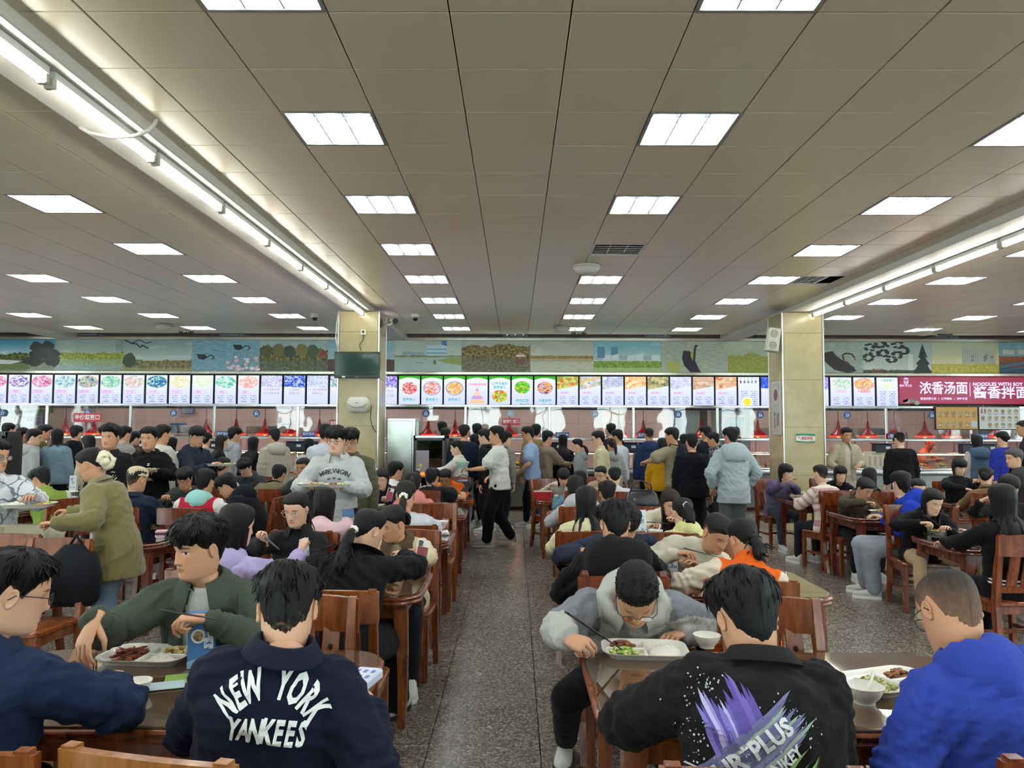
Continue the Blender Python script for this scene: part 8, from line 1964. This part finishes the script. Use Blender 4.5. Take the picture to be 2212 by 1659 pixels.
for z in (-.1, .1): MB().lathe([(.001, .004), (.055, .0), (.065, .006), (.065, 0)], 18, M=Mx @ Matrix.Rotation(R(90), 3, 'X')).build('cone', plain('#8f8d80', .5), t, Mx @ Vector((-.02, -.092, z)))
MB().tube([(.08, .03, .05), (.16, .05, .05)], .02, 8).build('bracket', plain('#8f8d80', .4), t)
def exit_sign(u, v, Y, arrow, lb):
    p = at(u, v, Y); t = thing('exit_sign', lb, 'exit sign', p); MB().bbox((0, 0, 0), (.32, .03, .14), .004).build('box', plain('#14231f', .3), t); G_ = emis('#c9e4d4', .75)
    m = MB(); m.box((-.048, -.017, 0), (.008, .003, .11)); m.box((.048, -.017, 0), (.008, .003, .11)); m.box((0, -.017, .052), (.10, .003, .008)); m.build('doorway_mark', G_, t)
    k = arrow; m = MB(); m.ball((.016 * k, -.017, .034), (.011, .002, .011), 8, 5)
    for a, b in (((.008, .02), (-.006, -.01)), ((-.006, -.01), (.016, -.022)), ((.016, -.022), (.014, -.046)), ((-.006, -.01), (-.014, -.03)), ((-.014, -.03), (-.034, -.032)), ((.008, .016), (.03, .006)), ((.006, .016), (-.014, .008)), ((-.014, .008), (-.018, -.006))): m.tube([(a[0] * k, -.017, a[1]), (b[0] * k, -.017, b[1])], .006, 5)
    m.build('running_figure', G_, t); m = MB(); m.poly([(.07 * k, -.007), (.115 * k, -.007), (.115 * k, -.022), (.145 * k, 0), (.115 * k, .022), (.115 * k, .007), (.07 * k, .007)], .003); m.build('arrow', G_, t, (0, -.0175, 0)); MB().box((-.11 * k, -.017, 0), (.07, .003, .014)).build('caption', plain('#6f8f80', .5), t)
    MB().tube([(-.1, 0, .06), (-.1, 0, CZ - p.z)], .006, 6).build('hanger', plain('#8f8f8a', .4), t); MB().tube([(.1, 0, .06), (.1, 0, CZ - p.z)], .006, 6).build('hanger', plain('#8f8f8a', .4), t)
exit_sign(402, 713, 16.6, -1, 'green exit sign with arrow pointing to the mural of blossom'); exit_sign(1250, 716, 16.6, 1, 'green exit sign hung over the centre aisle'); exit_sign(2041, 717, 16.6, 1, 'green exit sign above the maroon noodle sign')
dome_me = MB().lathe([(.001, -.13), (.06, -.125), (.12, -.105), (.15, -.075), (.158, -.06), (.17, -.055), (.175, -.035), (.17, -.02), (.12, 0)], 28).mesh('shell', plain('#c9c6b8', .4), 40)
ring_me = MB().lathe([(.176, -.05), (.182, -.042), (.176, -.034)], 28).mesh('ring', plain('#a9a698', .4), 60)
for u, v, Y, lb in ((1267, 567, 9.55, 'white domed ceiling speaker beside the square vent'), (355, 708, 15.4, 'pale ceiling dome beside the exit sign over the blossom mural'), (1213, 711, 15.6, 'pale ceiling dome beside the centre exit sign'), (1995, 713, 15.9, 'pale ceiling dome beside the exit sign near the noodle sign')):
    p = at(u, v, Y); t = thing('ceiling_dome', lb, 'ceiling dome', (p.x, p.y, CZ)); link('shell', dome_me, t); link('ring', ring_me, t)
cbase = MB().lathe([(.001, 0), (.07, 0), (.07, -.05), (.065, -.06), (.055, -.065)], 20).mesh('housing', plain('#d0cdc4', .4), 40); cball = MB().ball((0, 0, -.07), (.052, .052, .055), 16, 10).mesh('lens_dome', plain('#101014', .08), 180)
for u, v, Y, lb in ((680, 684, 13.9, 'white dome camera on the ceiling beside the pillar with the television'), (897, 684, 13.9, 'white dome camera on the ceiling over the steel cabinet')):
    p = at(u, v, Y); t = thing('dome_camera', lb, 'camera', (p.x, p.y, CZ)); link('housing', cbase, t); link('lens_dome', cball, t)
t = thing('bullet_camera', 'white bullet camera bracketed to the pillar corner', 'camera', at(850, 693, 13.1)); Mb = Euler((R(100), 0, R(25))).to_matrix()
MB().tube([Mb @ Vector((0, 0, -.10)), Mb @ Vector((0, 0, .10))], .045, 14).build('barrel', plain('#d4d1c2', .4), t, smooth=50); MB().tube([Mb @ Vector((0, 0, .095)), Mb @ Vector((0, 0, .125))], .048, 14).build('lens_hood', plain('#15151a', .2), t, smooth=50); MB().tube([(0, 0, -.02), (-.06, 0, -.07), (-.20, .0, -.07)], .014, 8).build('arm', plain('#d4d1c2', .4), t, smooth=180); MB().bbox((-.21, 0, -.05), (.02, .08, .14), .004).build('mount', plain('#2a2a2a', .4), t)
# cabinets
t = thing('steel_cabinet', 'tall stainless steel cabinet beside the marble pillar', 'cabinet', (-2.0, 13.78, 0)); w = .50
MB().bbox((0, .0, .93), (w, .6, 1.86), .01).build('body', steel(.2, '#b9bdb6'), t); MB().bbox((-.02, -.312, .95), (w - .06, .025, 1.72), .006).build('door', steel(.22, '#a9ada6'), t); MB().bbox((w / 2 + .03, -.1, 1.0), (.06, .3, 1.6), .006).build('side_panel', steel(.3, '#8f938e'), t)
for z in (.7, 1.0, 1.3, 1.55): MB().bbox((w / 2 + .07, -.15, z), (.03, .05, .09), .006).build('latch', plain('#1a1a1c', .3), t)
def glass_cab(label, x, y, w, d, h, fm, extra=True):
    t = thing('display_cabinet', label, 'cabinet', (x, y, 0)); 
    MB().bbox((0, d / 2 - .02, h / 2), (w, .04, h), .004).build('back_panel', plain('#3a3634', .6), t); MB().bbox((0, 0, h - .03), (w, d, .06), .006).build('top', fm, t); MB().bbox((0, 0, .2), (w, d, .4), .006).build('base', plain('#17181a', .4), t)
    for a in (-1, 1): MB().bbox((a * (w / 2 - .02), 0, h / 2), (.04, d, h), .004).build('side_panel', plain('#1c1d20', .4), t)
    for a in (-1, 1): MB().bbox((a * (w / 2 - .045), -d / 2 - .012, h * .62), (.05, .024, h * .70), .004).build('door_stile', plain('#22252a', .3), t)
    for a in (.29, .96): MB().bbox((0, -d / 2 - .012, h * a), (w - .04, .024, .05), .004).build('door_rail', plain('#22252a', .3), t)
    MB().box((0, -d / 2 - .008, h * .62), (w - .1, .008, h * .66)).build('pane', glassm('#b4c0bc', 1.5, .0), t)
    for z in (.55, .85, 1.15): MB().box((0, 0, z), (w - .1, d - .1, .015)).build('shelf', steel(.3), t)
    if extra: MB().bbox((-.12, -d / 2 - .024, h - .42), (.22, .006, .34), .002).build('notice', plain('#8f8790', .5), t); MB().lathe([(.001, 0), (.03, 0)], 14, M=Matrix.Rotation(R(90), 3, 'X')).build('badge', plain('#c9b03f', .5), t, (-.15, -d / 2 - .03, h - .5)); MB().lathe([(.001, 0), (.03, 0)], 14, M=Matrix.Rotation(R(90), 3, 'X')).build('badge', plain('#a9b4c0', .5), t, (-.15, -d / 2 - .03, h - .57)); MB().box((0, -.02, .9), (w - .2, .2, .05)).build('warming_light', emis('#ff8a40', 3.0), t)
    return t
glass_cab('steel-framed glass door warming cabinet right of the steel cabinet', -1.44, 13.3, .56, .55, 1.56, steel(.2))
glass_cab('black-framed glass display cabinet at the edge of the photo', -6.98, 9.9, 1.1, .3, 1.63, plain('#2a2d33', .3), False)
t = thing('crate', 'dark red plastic crate behind the girl looking at her phone', 'crate', (at(797, 1048, 11.6).x, 11.75, 0)); MB().rings([[Vector((x * s_, y * s_, z)) for x, y in rrect(.5, .36, .03, 3)] for s_, z in ((.9, 0), (1, .84), (1.04, .84), (1.04, .90), (.95, .90), (.88, .05))]).build('tub', plain('#7a1a2a', .4), t, smooth=50); MB().bbox((0, -.19, .72), (.4, .01, .05), .003).build('label_strip', plain('#c4b4b4', .5), t)
t = thing('plastic_bag', 'white plastic bag bundle beside the pillar', 'bag', (at(797, 1048, 11.6).x, 11.75, .905)); paper(21, .15).build('bundle', plain('#c9ccd0', .5), t, smooth=180); paper(22, .1).build('knot', plain('#c9ccd0', .5), t, (0, 0, .16), smooth=180)
t = thing('price_stand', 'leaning price board with green title on the serving counter', 'price board', (at(1897, 995, 15.95).x, 15.98, .885)); Ms = Matrix.Rotation(R(-22), 3, 'X'); MB().bbox((0, 0, .17), (.56, .012, .34), .002, None).build('board', plain('#c9bfa4', .4), t)
letters('千里香馄饨', .05, plain('#3f8f3f', .5), t, (0, -.009, .29), .014)
for q in range(4): MB().box((-.16 + .11 * q, -.009, .14), (.05, .003, .2)).build('price_column', plain('#a89a90', .5), t)
t = thing('foam_lid', 'white foam box lid lying on the counter rail near the black sweater', 'lid', (at(1960, 1020, 15.6).x, 15.72, .86)); MB().bbox((0, 0, .02), (.62, .2, .04), .01).build('lid', plain('#d4d6d8', .7), t)
bpy.data.scenes.remove(TMP)
